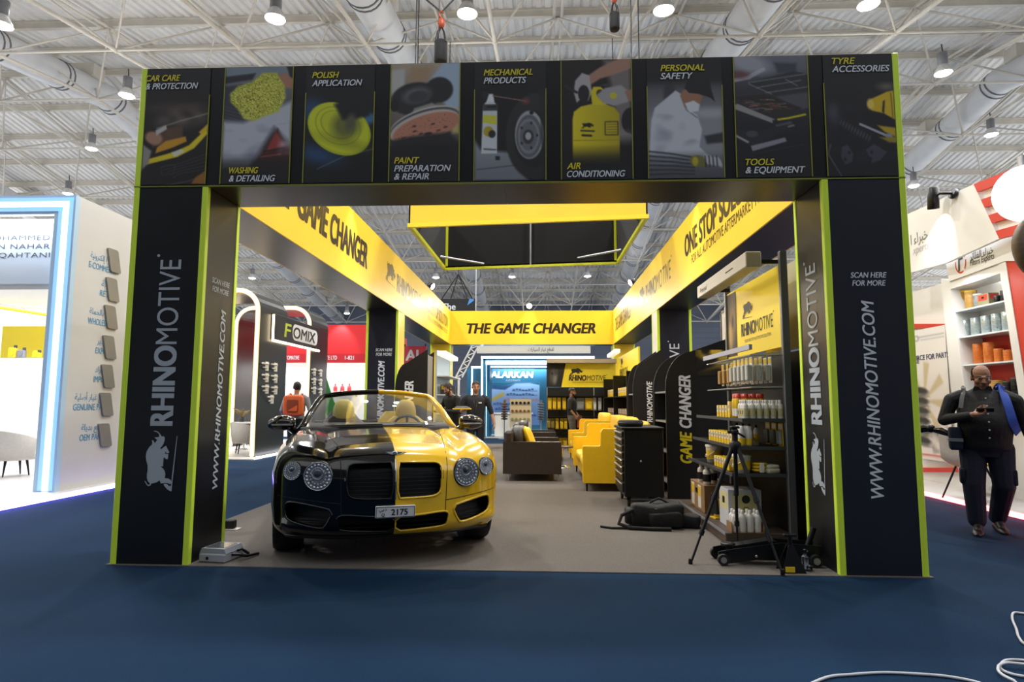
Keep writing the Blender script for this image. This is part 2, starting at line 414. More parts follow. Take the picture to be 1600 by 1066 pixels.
# front left pillar
t = thing('arch_pillar', 'black square arch pillar with rhino emblem and name on its front, at the left', 'pillar', (0, 0, 0), 0, 'front pillars of the arch')
profile_box(t, XL, XA, Y0, Y0 + DP, 0, ZB, [BLACK] * 4)
yf = Y0 + .005
g = G(); a = at(269, 664, Y=yf); b = at(279, 402, Y=yf); brand(g, (a.x, yf, a.z), *FV, b.z - a.z, 0, .19); g.done('lettering', GREYTX, t)
g = G(); a = at(264, 768, Y=yf); rhino(g, (a.x + .02, yf, a.z), *FV, .49, 0); g.done('logo', GREYTX, t)
xi = XA - .005
g = G(); a = at(337, 763, X=xi); b = at(346, 484, X=xi); g.text('WWW.RHINOMOTIVE.COM', (xi, a.y + .02, a.z), *LV, .085, b.z - a.z, .02, .25); g.done('lettering', GREYTX, t); g = G()
a = at(345, 446, X=xi); g.text('SCAN HERE', (xi, a.y, a.z), EY, EZ, .05, .3, .02, .2, align='c'); g.text('FOR MORE', (xi, a.y, a.z - .075), EY, EZ, .05, .28, .02, .2, align='c'); g.done('lettering', GREYTX, t)
# front right pillar
t = thing('arch_pillar', 'dark navy arch pillar with web address up its front, at the right', 'pillar', (0, 0, 0), 0, 'front pillars of the arch')
profile_box(t, XB, XR, Y0, Y0 + DP, 0, ZB, [NAVY, NAVY, BLACK, NAVY])
g = G(); a = at(1383, 779, Y=yf); b = at(1366, 470, Y=yf); g.text('WWW.RHINOMOTIVE.COM', (a.x - .01, yf, a.z), *FV, .10, b.z - a.z, .014, .2); g.done('lettering', WHITETX, t); g = G()
a = at(1357, 434, Y=yf); g.text('SCAN HERE', (a.x, yf, a.z), EX, EZ, .045, .28, .02, .2, align='c'); g.text('FOR MORE', (a.x, yf, a.z - .065), EX, EZ, .045, .26, .02, .2, align='c'); g.done('lettering', WHITETX, t)
xi = XB + .005
g = G(); a = at(1281, 662, X=xi); b = at(1267, 410, X=xi); brand(g, (xi, Y0 + .2, a.z), *RV, b.z - a.z, 0, .2); g.done('lettering', GREYTX, t)
g = G(); a = at(1281, 772, X=xi); rhino(g, (xi, Y0 + .2, a.z), *RV, .5, 0); g.done('logo', GREYTX, t)
# header
hd = thing('arch_header', 'wide black header across the arch with nine picture panels', 'banner', (0, 0, 0))
g = G(); g.box(XL + .05, XR - .05, Y0 + .006, Y0 + .03, ZB + .01, ZT); g.done('front_panel', BLACK, hd)
g = G(); g.box(XL + .05, XR - .05, Y0 + DP - .03, Y0 + DP - .006, ZB + .01, ZT); g.done('back_panel', YELLOW, hd)
g = G(); g.box(XL + .02, XR - .02, Y0 + .03, Y0 + DP - .03, ZT - .03, ZT); g.done('top_panel', BLACK, hd)
g = G()
for a, b in ((XA, -.3), (-.298, XB)): g.box(a, b, Y0 + .01, Y0 + DP - .01, ZB, ZB + .02)
g.done('soffit', SOFFIT, hd)
for x in (XL, XR - .05):
    for y in (Y0, Y0 + DP - .05):
        g = G(); g.box(x, x + .05, y, y + .05, ZB + .008, ZT + .002, 0, .004); g.done('corner_profile', LIME, hd)
for x in (XL, XR - .03):
    g = G(); g.box(x + .006, x + .026, Y0 + .05, Y0 + DP - .05, ZB + .01, ZT); g.done('end_panel', BLACK, hd)
g = G(); g.box(XL, XR, Y0 - .002, Y0 + .02, ZB - .002, ZB + .008); g.done('seam_strip', mat('olive_profile', '7C8427', .5), hd)

# side and back fascia beams
def beam(name, lab, x0, x1, y0, y1, side):
    t = thing(name, lab, 'fascia beam', (0, 0, 0), 0, 'yellow fascia beams')
    i = .02
    for nm, m, b in (('inner_panel', YELLOW, None), ('outer_panel', YELLOW, None)):
        xx = (x1 - i, x1) if (nm == 'inner_panel') == (side > 0) else (x0, x0 + i)
        g = G(); n = 4
        for k in range(n):
            a = y0 + (y1 - y0) * k / n; b2 = y0 + (y1 - y0) * (k + 1) / n - .004
            g.box(*xx, a, b2, ZB, ZT)
        g.done(nm, m, t)
    g = G()
    for k in range(4): g.box(x0 + i, x1 - i, y0 + (y1 - y0) * k / 4, y0 + (y1 - y0) * (k + 1) / 4 - .005, ZB, ZB + .02)
    g.done('soffit', SOFFIT if side > 0 else mat('soffit_navy', '20222F', .45), t)
    g = G(); g.box(x0 + i, x1 - i, y0, y1, ZT - .02, ZT); g.done('top_panel', DGREY, t)
    return t
ya, yb = Y0 + DP, YE - .006
t = beam('fascia_beam', 'long yellow fascia beam over the left side of the stand', XL, XA, ya, yb, 1)
xi = XA; zb = ZB
g = G(); g.text('THE', (xi, 5.75, zb + .34), EY, EZ, .42, 1.0, .035, .2, 0); g.done('lettering', DARKTX, t); g = G(); g.text('GAME CHANGER', (xi, 6.95, zb + .34), EY, EZ, .42, 2.9, .035, .2)
g.done('lettering', DARKTX, t)
g = G(); rhino(g, (xi, 11.1, zb + .42), EY, EZ, .8); brand(g, (xi, 12.0, zb + .36), EY, EZ, 2.5, 0, .36); g.done('logo', GLOSSTX, t)
g = G(); g.text('ONE STOP SOLUTION', (xi, 15.4, zb + .45), EY, EZ, .33, 3.4, .03, .1); g.text('FOR ALL AUTOMOTIVE AFTERMARKET PRODUCTS', (xi, 15.4, zb + .25), EY, EZ, .12, 3.4, 0, .1); g.done('lettering', mat('brown_vinyl', '6E5A2B', .3), t)
t = beam('fascia_beam', 'long yellow fascia beam over the right side, ONE STOP SOLUTION nearest', XB, XR, ya, yb, -1)
xi = XB
g = G(); g.text('ONE STOP SOLUTION', (xi, 9.75, zb + .47), -EY, EZ, .34, 3.7, .035, .0); g.text('FOR ALL AUTOMOTIVE AFTERMARKET PRODUCTS', (xi, 9.35, zb + .27), -EY, EZ, .14, 3.6, .0, .0); g.done('lettering', DARKTX, t); g = G()
g.text('THE GAME CHANGER', (xi, 18.9, zb + .34), -EY, EZ, .4, 3.3, .03, .2); g.done('lettering', DARKTX, t)
g = G(); rhino(g, (xi, 14.3, zb + .42), -EY, EZ, .75); brand(g, (xi, 13.4, zb + .36), -EY, EZ, 2.6, 0, .36); g.done('logo', GLOSSTX, t)
t = thing('fascia_beam', 'yellow back fascia beam reading THE GAME CHANGER', 'fascia beam', (0, 0, 0), 0, 'yellow fascia beams')
g = G()
for a, b in ((XL, -.3), (-.296, XR)): g.box(a, b, YE, YE + .02, ZB, ZT)
g.done('front_panel', YELLOW, t)
g = G(); g.box(XL, XR, YE + .56, YE + .58, ZB, ZT); g.done('back_panel', YELLOW, t)
g = G(); g.box(XL, XR, YE + .02, YE + .56, ZB, ZB + .02); g.box(XL, XR, YE + .02, YE + .56, ZT - .02, ZT); g.done('soffit', SOFFIT, t)
g = G(); a = at(730, 521, Y=YE); b = at(930, 521, Y=YE); g.text('THE GAME CHANGER', (a.x, YE, a.z), EX, EZ, .33, b.x - a.x, .04, .2); g.done('lettering', DARKTX, t)

# inner pillars
def inner(x0, x1, y0, lab, panels, rot=None):
    t = thing('inner_pillar', lab, 'pillar', (0, 0, 0), 0, 'inner pillars of the stand')
    return profile_box(t, x0, x1, y0, y0 + DP, 0, ZB, panels)
ym = 12.2
t = inner(XL, XA, ym, 'dark inner pillar behind the car with web address, left side', [NAVY, NAVY, BLACK, YELLOW])
g = G(); a = at(600, 549, Y=ym); g.text('WWW.RHINOMOTIVE.COM', (-3.09, ym + .005, .45), *FV, .13, 1.68, .03, .2); g.done('lettering', WHITETX, t); g = G()
g.text('SCAN HERE', (a.x, ym + .005, a.z), EX, EZ, .06, .34, .02, .2, align='c'); g.text('FOR MORE', (a.x, ym + .005, a.z - .09), EX, EZ, .06, .32, .02, .2, align='c'); g.done('lettering', WHITETX, t)
t = inner(XB, XR, ym, 'dark inner pillar behind the shelf units, right side', [NAVY, NAVY, OFFW, BLACK])
g = G(); brand(g, (2.72, ym + .005, .75), *FV, 1.75, 0, .2); g.done('lettering', WHITETX, t)
t = inner(XL, XA, YE, 'yellow corner pillar at the back, left end of the game changer beam', [YELLOW] * 4)
t = inner(XB, XR, YE, 'yellow corner pillar at the back, right end of the game changer beam', [YELLOW] * 4)
# spotlights on the beams
def spot(p, d, lab):
    t = thing('beam_spotlight', lab, 'spotlight', p, 0, 'spotlights on the fascia beams')
    d = Vector(d).normalized()
    g = G(); g.box(-.05, .05, -.04, .04, 0, .03, 0, .005); g.tube([(0, 0, .03), (0, 0, .1), tuple(Vector((0, 0, .16)) + d * .02)], .012, 6); g.done('bracket', BLKM, t)
    c = Vector((0, 0, .18)); g = G(); g.lathe([(.03, -.1), (.06, -.08), (.075, .0), (.095, .09), (.09, .09), (.08, .07)], c, d, 16); g.done('lamp_housing', BLKM, t)
    g = G(); g.lathe([(.085, .075), (.05, .082), (.001, .084)], c, d, 16); g.done('lens', mat('spot_glow', 'FFF3D8', .4, emit=25), t)
    q = Vector(p) + c + d * .2
    return q
WARM = (1, .91, .76)
for (px, py, X, sx, wh) in ((551, 333, XA, 1, 'left beam, nearest the arch'), (676, 468, XA, 1, 'left beam, far half'), (1086, 325, XB, -1, 'right beam, nearest the arch'), (985, 466, XB, -1, 'right beam, far half')):
    p = at(px, py + 4, X=X); p = Vector((X - sx * .06, p.y, ZT))
    q = spot(p, (sx * .8, -.35, -.45), 'black spotlight on top of the %s' % wh)
    light('SPOT', 'beam_and_fill_spot', q, 230, WARM, q + Vector((sx * 2.2, .2, -3.0)), .07, 2.2, .7)
p = at(827, 488, Y=YE + .1); q = spot((p.x, YE + .1, ZT), (0, -1, -.3), 'glaring spotlight on top of the back beam')
light('SPOT', 'beam_and_fill_spot', q, 200, WARM, q + Vector((0, -3, -3.4)), .07, 2.2, .7)
for xx in (-1.9, 1.6):
    light('SPOT', 'beam_and_fill_spot', (xx, YE + .12, ZT + .3), 130, WARM, (xx, YE - 3.2, 0), .07, 2.0, .7)  # two unseen spots added behind the back beam, without fixtures

# hanging square frame
for xx in (-1.6, 1.2): light('SPOT', 'banner_fill_spot', (xx, 5.7, 4.45), 190, (1, .95, .86), (xx, 12, 6.35), .07, .66, .35)  # unseen fill spots added behind the header to brighten the hanging frame
t = thing('overhead_banner', 'square yellow frame lined in black hanging over the car', 'hanging frame', (0, 0, 0))
HX0, HX1, HY0, HY1, HZ0, HZ1 = -2.62, 2.12, 12.0, 16.55, 4.96, 6.35
BF = mat('black_fabric', '0B0A0B', .95)
tilt = lambda x: (x - HX0) / (HX1 - HX0) * .14
def hbox(x0, x1, y0, y1, z0, z1, m, nm):
    g = G(); g.box(x0, x1, y0, y1, z0, z1)
    g.v = [(x, y, z + tilt(x) + (y - HY1) * .026) for x, y, z in g.v]; g.done(nm, m, t)
hbox(HX0, HX1, HY0, HY0 + .03, HZ0, HZ1, YELLOW, 'front_panel'); hbox(HX0, HX1, HY1 - .03, HY1, HZ0, HZ1, YELLOW, 'back_panel')
hbox(HX0, HX0 + .03, HY0, HY1, HZ0, HZ1, YELLOW, 'side_panel'); hbox(HX1 - .03, HX1, HY0, HY1, HZ0, HZ1, YELLOW, 'side_panel')
hbox(HX0 + .04, HX1 - .04, HY1 - .06, HY1 - .035, HZ0, HZ1, BF, 'black_lining')
for a, b in ((HX0 + .035, HX0 + .05), (HX1 - .05, HX1 - .035)): hbox(a, b, HY0 + .05, HY1 - .06, HZ0, HZ1, BF, 'black_lining')
hbox(HX0 + .04, HX1 - .04, HY0 + .035, HY0 + .05, HZ0, HZ1, BF, 'black_lining')
OL = mat('lime_dark', 'C9CE1F', .4)
hbox(HX0 - .02, HX1 + .02, HY0 - .02, HY0 + .06, HZ0 - .05, HZ0 + .03, YELLOW2, 'edge_profile'); hbox(HX0 - .02, HX1 + .02, HY1 - .06, HY1 + .02, HZ0 - .06, HZ0 + .04, OL, 'edge_profile')
for a in (HX0 - .02, HX1 - .06): hbox(a, a + .08, HY0 + .06, HY1 - .06, HZ0 - .05, HZ0 + .03, OL, 'edge_profile')
for a in (HX0 + .06, HX1 - .12): hbox(a, a + .06, HY1 - .13, HY1 - .07, HZ0 + .03, HZ1, OL, 'corner_post')
for a, b, c in ((HX0, 1, HY0), (HX1, -1, HY0), (HX0, 1, HY1), (HX1, -1, HY1)):
    s2 = 1 if c == HY0 else -1; zz = HZ0 + .1 + tilt(a)
    g = G(); g.tube([(a + b * .05, c + s2 * .95, zz), (a + b * 1.1, c + s2 * .08, zz)], .03, 6); g.done('brace', ALU, t)
g = G(); g.tube([(-.25, HY1 - .12, HZ0 + .06), (-.25, HY1 - .12, HZ1)], .025, 6); g.done('middle_post', ALU, t)
g = G()
for a in (HX0 + .1, HX1 - .1):
    for c in (HY0 + .1, HY1 - .1): g.tube([(a, c, HZ1 - .1), (a, c, roof(c, 2))], .012, 5)
g.done('suspension_wire', DGREY, t)

# ------------------------------------------------------------------ printed pictures
class Pic:
    """a small printed picture: colours per mesh vertex of a flat sheet"""
    def __init__(s, w, h, col=(20, 20, 22), asp=1.):
        s.w, s.h = w, h; s.asp = asp
        s.y, s.x = np.meshgrid(np.linspace(0, asp, h + 1), np.linspace(0, 1, w + 1), indexing='ij')
        s.c = np.zeros((h + 1, w + 1, 3)) + np.array(col, float); s.r = np.random.RandomState(3)
        s.soft = 1.2 / w
    def put(s, a, col):
        a = np.clip(a, 0, 1)[..., None]; s.c = s.c * (1 - a) + np.asarray(col, float) * a; return s
    def grad(s, y0, y1, c0, c1, mask=1., horiz=False):
        q = s.x if horiz else s.y
        t = np.clip((q - y0) / (y1 - y0), 0, 1)[..., None]; col = np.asarray(c0, float) * (1 - t) + np.asarray(c1, float) * t
        a = np.clip(mask, 0, 1); a = a[..., None] if hasattr(a, 'shape') and a.ndim else a
        s.c = s.c * (1 - a) + col * a; return s
    def mell(s, cx, cy, rx, ry, rot=0., soft=None):
        soft = soft or s.soft; c, n = math.cos(rot), math.sin(rot); X = s.x - cx; Y = s.y - cy
        d = np.sqrt(((X * c + Y * n) / rx) ** 2 + ((-X * n + Y * c) / ry) ** 2)
        return np.clip((1 - d) * min(rx, ry) / soft + .5, 0, 1)
    def ell(s, cx, cy, rx, ry, col, rot=0., soft=None, a=1.): return s.put(s.mell(cx, cy, rx, ry, rot, soft) * a, col)
    def mpoly(s, pts, soft=None):
        soft = soft or s.soft; ins = np.zeros(s.x.shape, bool); dist = np.full(s.x.shape, 9.)
        n = len(pts)
        for i in range(n):
            (x0, y0), (x1, y1) = pts[i], pts[(i + 1) % n]
            if y0 != y1:
                t = (s.x < (x1 - x0) * (s.y - y0) / (y1 - y0) + x0) & ((y0 > s.y) != (y1 > s.y)); ins ^= t
            L = (x1 - x0) ** 2 + (y1 - y0) ** 2 + 1e-9; k = np.clip(((s.x - x0) * (x1 - x0) + (s.y - y0) * (y1 - y0)) / L, 0, 1)
            dist = np.minimum(dist, np.hypot(s.x - x0 - k * (x1 - x0), s.y - y0 - k * (y1 - y0)))
        return np.clip(np.where(ins, dist, -dist) / soft + .5, 0, 1)
    def poly(s, pts, col, soft=None, a=1.): return s.put(s.mpoly(pts, soft) * a, col)
    def line(s, pts, w, col, a=1.):
        d = np.full(s.x.shape, 9.)
        for (x0, y0), (x1, y1) in zip(pts, pts[1:]):
            L = (x1 - x0) ** 2 + (y1 - y0) ** 2 + 1e-9; k = np.clip(((s.x - x0) * (x1 - x0) + (s.y - y0) * (y1 - y0)) / L, 0, 1)
            d = np.minimum(d, np.hypot(s.x - x0 - k * (x1 - x0), s.y - y0 - k * (y1 - y0)))
        return s.put(np.clip((w - d) / s.soft + .5, 0, 1) * a, col)
    def cloud(s, n=14, seed=1):
        r = np.random.RandomState(seed); o = np.zeros(s.x.shape)
        for i in range(n):
            f = 3 + 18 * r.rand(); a = r.rand() * 6.28; o += np.sin(f * (s.x * math.cos(a) + s.y * math.sin(a)) + r.rand() * 6.28 + 1.5 * np.sin(2.1 * f * s.y * .4 + i)) / n ** .5
        return np.clip(.5 + .35 * o, 0, 1)
    def speck(s, dens, col, mask=1., seed=2):
        r = np.random.RandomState(seed); return s.put((r.rand(*s.x.shape) < dens) * mask, col)
    def mul(s, f): s.c *= f[..., None] if hasattr(f, 'ndim') else f; return s
    def sheet(s, name, parent, O, R, U, w, h, off=.004, m=None):
        O, R, U = Vector(O), Vector(R), Vector(U); N = R.cross(U).normalized() * off
        W1 = s.w + 1; vs = [O + N + R * (w * i / s.w) + U * (h * (1 - j / s.h)) for j in range(s.h + 1) for i in range(W1)]
        g = G(); g.add(vs, [(j * W1 + i, (j + 1) * W1 + i, (j + 1) * W1 + i + 1, j * W1 + i + 1) for j in range(s.h) for i in range(s.w)])
        o = g.done(name, m or mat('printed_picture', 'FFFFFF', .5, attr='ink'), parent, False)
        c = np.clip(s.c, 0, 255) / 255; c = np.where(c <= .04045, c / 12.92, ((c + .055) / 1.055) ** 2.4)
        at_ = o.data.color_attributes.new('ink', 'FLOAT_COLOR', 'POINT')
        at_.data.foreach_set('color', np.concatenate([c.reshape(-1, 3), np.ones((W1 * (s.h + 1), 1))], 1).astype(np.float32).ravel())
        return o
A9 = 1.83
def art_care(p):
    p.grad(0, A9, (16, 16, 18), (20, 18, 18)); cl = p.cloud(12, 5)
    p.ell(.62, .75, .42, .2, (84, 66, 58), 0, .2, .5); p.ell(.3, .62, .45, .08, (74, 58, 52), 0, .12, .6)
    p.put(p.mell(.62, .78, .35, .14, -.2, .2) * cl, (130, 120, 110)); p.line([(.2, .95), (.55, .84), (1, .72)], .012, (150, 145, 130), .7)
    p.poly([(.1, 1.12), (.3, .95), (.6, .92), (.62, 1.1), (.35, 1.2), (.15, 1.25)], (92, 66, 48), .04)
    p.ell(.16, 1.1, .14, .1, (170, 130, 105), .4, .04); p.poly([(.18, .98), (.34, .9), (.36, .96), (.2, 1.06)], (190, 190, 185), .02)
    p.poly([(.22, 1.25), (.35, 1.15), (.66, 1.08), (.68, 1.16), (.45, 1.26), (.2, 1.34)], (205, 150, 25), .02)
    p.poly([(.05, 1.44), (.5, 1.32), (.72, 1.22), (.98, .96), (1, 1.04), (.8, 1.27), (.55, 1.4), (.05, 1.52)], (225, 205, 30), .02)
    p.poly([(.45, 1.33), (.6, 1.28), (.66, 1.32), (.5, 1.4)], (215, 220, 200), .02); p.poly([(.86, 1.02), (1, .88), (1, .98), (.9, 1.06)], (220, 180, 25), .02)
    for k in range(5): p.line([(.3 + .05 * k, 1.56 + .04 * k), (.6, 1.5 + .04 * k), (1, 1.36 + .06 * k)], .005, (90, 90, 92), .6)
    p.line([(0, 1.86), (.4, 1.84), (.75, 1.78), (1, 1.68)], .008, (110, 105, 90), .8); p.line([(.3, 1.55), (.45, 1.52), (.52, 1.54), (.5, 1.66), (.32, 1.68), (.3, 1.55)], .004, (60, 60, 62))
    p.poly([(.78, 1.82), (.85, 1.72), (1, 1.62), (1, 1.83)], (170, 110, 35), .03); p.poly([(0, 1.2), (.14, 1.3), (.1, 1.5), (0, 1.6)], (150, 145, 140), .04)
def art_wash(p):
    p.grad(0, A9, (120, 125, 135), (30, 30, 36)); cl = p.cloud(16, 9)
    p.poly([(0, 0), (1, 0), (1, .12), (.4, .16), (0, .16)], (120, 135, 145), .1); p.poly([(0, .15), (.45, .1), (.4, .2), (0, .26)], (34, 36, 44), .03)
    p.poly([(0, .3), (.25, .28), (.2, .6), (.35, .85), (0, .8)], (50, 54, 66), .05)
    for k in range(6): p.line([(0, .62 + .05 * k), (.35, .72 + .05 * k)], .006, (90, 92, 100), .6)
    p.poly([(0, .86), (.3, .88), (.6, .75), (.9, .6), (1, .55), (1, 1.2), (.75, .95), (.4, 1.6), (0, 1.6)], (185, 190, 200), .08)
    p.put(np.clip(cl - .45, 0, 1) * 1.2 * (p.y > .9) * (p.y < 1.5), (130, 125, 150))
    p.poly([(.8, .98), (1, 1.35), (1, 1.7), (.4, 1.7)], (70, 30, 28), .05); p.poly([(.78, 1.02), (.92, 1.25), (.64, 1.35)], (150, 55, 48), .04)
    p.line([(.62, 1.34), (.9, 1.28)], .012, (30, 16, 18)); p.line([(.58, 1.42), (.86, 1.38)], .012, (150, 70, 66)); p.put(p.mell(.93, 1.25, .1, .25, 0, .1) * cl, (205, 200, 215))
    m = p.mpoly([(.08, .42), (.2, .3), (.4, .24), (.55, .1), (.75, .1), (.88, .28), (.9, .5), (.8, .72), (.6, .78), (.45, .86), (.3, .82), (.2, .66), (.1, .56)], .05)
    n = p.r.rand(*p.x.shape); p.put(np.clip(m * 1.4 - n * .4 * (m < .98), 0, 1), (190, 192, 62)); p.speck(.3, (120, 122, 34), m > .9, 4); p.speck(.25, (222, 222, 110), m > .85, 5)
    p.poly([(.78, .14), (.88, .1), (1, .2), (1, .36), (.9, .34)], (170, 120, 95), .03); p.poly([(.9, 0), (1, 0), (1, .2), (.95, .16)], (25, 25, 28), .03)
    p.grad(1.35, 1.65, (0, 0, 0), (22, 22, 24), np.clip((p.y - 1.35) / .35, 0, 1))
def art_polish(p):
    p.grad(0, A9, (18, 20, 20), (14, 16, 18)); p.ell(.08, .7, .2, .18, (40, 80, 130), 0, .2, .8); p.ell(.95, .85, .14, .08, (60, 110, 150), -.3, .08); p.ell(.2, 1.4, .34, .14, (40, 75, 120), .3, .2, .9)
    p.line([(.2, 1.62), (.6, 1.42), (1, 1.32)], .008, (110, 130, 140), .7)
    for rx, ry, c, dy in ((.5, .37, (186, 196, 30), 0), (.475, .345, (204, 212, 40), -.02), (.36, .27, (150, 158, 60), -.06), (.345, .26, (204, 212, 34), -.06), (.27, .2, (140, 146, 50), -.08), (.255, .19, (196, 204, 40), -.085)):
        p.ell(.5 - abs(dy) * .3, 1.0 + dy * .8, rx, ry, c, .62)
    p.put(p.mell(.6, .95, .2, .2, 0, .15) * .8, (88, 92, 50)); p.poly([(.42, .62), (.55, .55), (.9, .6), (.92, .8), (.7, .86), (.55, .86)], (20, 22, 22), .06); p.ell(.66, .9, .07, .13, (90, 88, 70), .2, .06)
    p.put(p.mell(.6, 1.22, .4, .08, .3, .1) * .35, (90, 96, 20))
def art_paint(p):
    p.grad(0, A9, (175, 160, 140), (35, 35, 40)); p.poly([(0, .1), (.2, .08), (.2, .6), (0, .7)], (185, 185, 180), .05); p.poly([(.3, .05), (.6, .05), (.5, .3), (.25, .3)], (165, 140, 110), .08)
    p.poly([(.55, .28), (.75, 0), (1, 0), (1, .75), (.85, .75)], (165, 185, 205), .05); p.poly([(.8, .8), (1, .7), (1, 1.1), (.9, 1.1)], (190, 170, 110), .06)
    p.ell(.35, .55, .35, .25, (42, 42, 46), -.2, .03); p.ell(.7, .42, .2, .2, (36, 36, 40), 0, .03); p.ell(.38, .5, .2, .12, (100, 102, 108), -.2, .08); p.ell(.4, .52, .15, .09, (60, 60, 64), -.2, .04); p.ell(.06, .65, .06, .1, (30, 30, 34))
    p.poly([(.25, .9), (.35, .7), (.6, .62), (.75, .7), (.7, .8)], (150, 145, 140), .03)
    p.ell(.5, .93, .52, .22, (200, 195, 185), -.33); p.ell(.5, .955, .52, .22, (75, 78, 90), -.33); p.ell(.5, .985, .515, .215, (196, 186, 172), -.33); p.ell(.52, 1.01, .5, .2, (188, 128, 104), -.33)
    for x, y in ((.2, 1.16), (.35, .98), (.36, 1.06), (.62, .95), (.8, 1.0), (.7, 1.05), (.45, 1.1)): p.ell(x, y, .03, .014, (70, 46, 44), -.3)
    p.ell(.55, 1.1, .06, .026, (50, 40, 40), -.2); p.speck(.05, (130, 84, 70), p.mell(.52, 1.01, .45, .17, -.33) > .9)
    p.poly([(.02, 1.2), (.3, 1.14), (.85, 1.08), (.9, 1.14), (1, 1.24), (1, 1.83), (0, 1.83)], (36, 35, 40), .06); p.poly([(0, 1.3), (.4, 1.24), (.9, 1.24), (1, 1.3), (1, 1.83), (0, 1.83)], (26, 26, 30), .06)
def art_mech(p):
    p.grad(0, A9, (16, 17, 18), (22, 24, 26)); p.poly([(0, 1.2), (.1, 1.36), (.5, 1.4), (.75, 1.83), (0, 1.83)], (135, 142, 152), .06); p.line([(.05, 1.66), (.6, 1.6)], .01, (90, 95, 105)); p.poly([(.3, 1.46), (.36, 1.46), (.36, 1.52), (.3, 1.52)], (30, 32, 36))
    p.ell(.86, 1.16, .42, .66, (44, 44, 46), 0, .03); p.ell(.84, 1.2, .28, .44, (30, 31, 33), 0, .03)
    p.ell(.77, 1.14, .2, .37, (165, 168, 174)); p.ell(.765, 1.16, .18, .33, (96, 98, 104)); p.ell(.76, 1.16, .15, .27, (130, 132, 138)); p.ell(.76, 1.16, .12, .22, (104, 106, 112)); p.ell(.755, 1.17, .075, .11, (56, 57, 60)); p.ell(.755, 1.16, .04, .06, (180, 180, 184))
    for a in range(5): p.ell(.76 + .12 * math.cos(a * 1.256), 1.15 + .2 * math.sin(a * 1.256), .014, .02, (30, 30, 32))
    p.ell(.8, .8, .03, .03, (20, 20, 22)); p.poly([(.9, .4), (1, .36), (1, 1.83), (.96, 1.83)], (30, 30, 32), .02, .6)
    p.poly([(.12, .68), (.18, .6), (.26, .6), (.32, .68), (.32, 1.42), (.1, 1.42)], (205, 210, 215)); p.poly([(.17, .62), (.2, .5), (.26, .5), (.28, .62)], (225, 228, 232)); p.poly([(.12, .66), (.32, .66), (.32, .76), (.12, .76)], (60, 62, 66)); p.poly([(.13, .82), (.31, .84), (.31, .98), (.12, .94)], (206, 206, 60)); p.ell(.2, 1.08, .07, .08, (180, 160, 40)); p.ell(.25, 1.12, .05, .06, (40, 40, 44)); p.line([(.14, 1.35), (.3, 1.36)], .01, (60, 62, 66))
    p.poly([(.1, .46), (.18, .45), (.2, .52), (.12, .6)], (34, 34, 36)); p.line([(.26, .53), (.72, .62)], .008, (150, 110, 105)); p.ell(.72, .62, .05, .05, (150, 70, 64), 0, .05, .6)
    p.line([(.18, .7), (.3, .7)], .012, (20, 20, 20))
def art_air(p):
    p.grad(0, A9, (24, 22, 22), (20, 20, 22)); p.poly([(.6, .0), (1, 0), (1, 1.2), (.7, 1.2), (.75, .6)], (120, 112, 110), .1); p.ell(.98, .95, .13, .2, (24, 24, 26)); p.ell(.9, 1.2, .2, .1, (150, 145, 140), 0, .1, .5)
    p.poly([(.28, .32), (.55, .12), (.8, 0), (1, -.05), (1, .14), (.8, .22), (.55, .3), (.4, .4)], (168, 128, 108), .03)
    p.poly([(.18, .5), (.2, .32), (.3, .2), (.4, .24), (.44, .5), (.38, .64), (.36, .44), (.3, .42), (.28, .6), (.22, .66)], (176, 172, 172), .02); p.ell(.32, .52, .08, .13, (28, 28, 30)); p.line([(.06, .4), (.22, .5)], .02, (40, 40, 42))
    m = p.mpoly([(.16, .92), (.18, .8), (.28, .72), (.45, .68), (.6, .68), (.75, .74), (.82, .84), (.82, 1.6), (.16, 1.6)]); p.grad(.16, .84, (226, 208, 28), (176, 160, 20), m, True); p.poly([(.44, .7), (.42, .5), (.46, .42), (.56, .42), (.64, .5), (.64, .7)], (216, 200, 24)); p.ell(.55, .52, .05, .06, (60, 52, 20))
    p.poly([(.5, .55), (.62, .44), (.85, .4), (.96, .5), (.95, .66), (.75, .72), (.6, .68)], (160, 158, 160), .03); p.ell(.74, .56, .05, .05, (200, 190, 40)); p.poly([(.55, .4), (.7, .36), (.66, .42)], (60, 64, 66)); p.poly([(.9, .5), (1, .46), (1, .66), (.95, .64)], (160, 118, 98))
    for q in RHINO[:2]: p.poly([(.28 + x * .19, 1.06 - y * .19) for x, y in q], (24, 22, 20), .008)
    p.line([(.28, 1.09), (.46, 1.1)], .012, (40, 36, 24)); p.line([(.3, 1.16), (.42, 1.17)], .016, (40, 36, 24)); p.line([(.62, .96), (.8, .96), (.8, 1.16), (.62, 1.16), (.62, .96)], .007, (46, 42, 30))
    for k in range(4): p.line([(.65, 1.0 + k * .04), (.79, 1.0 + k * .04)], .003, (90, 84, 40))
    p.line([(.16, 1.24), (.82, 1.24)], .006, (160, 146, 20)); p.grad(1.3, 1.62, (0, 0, 0), (18, 18, 20), np.clip((p.y - 1.3) / .32, 0, 1))
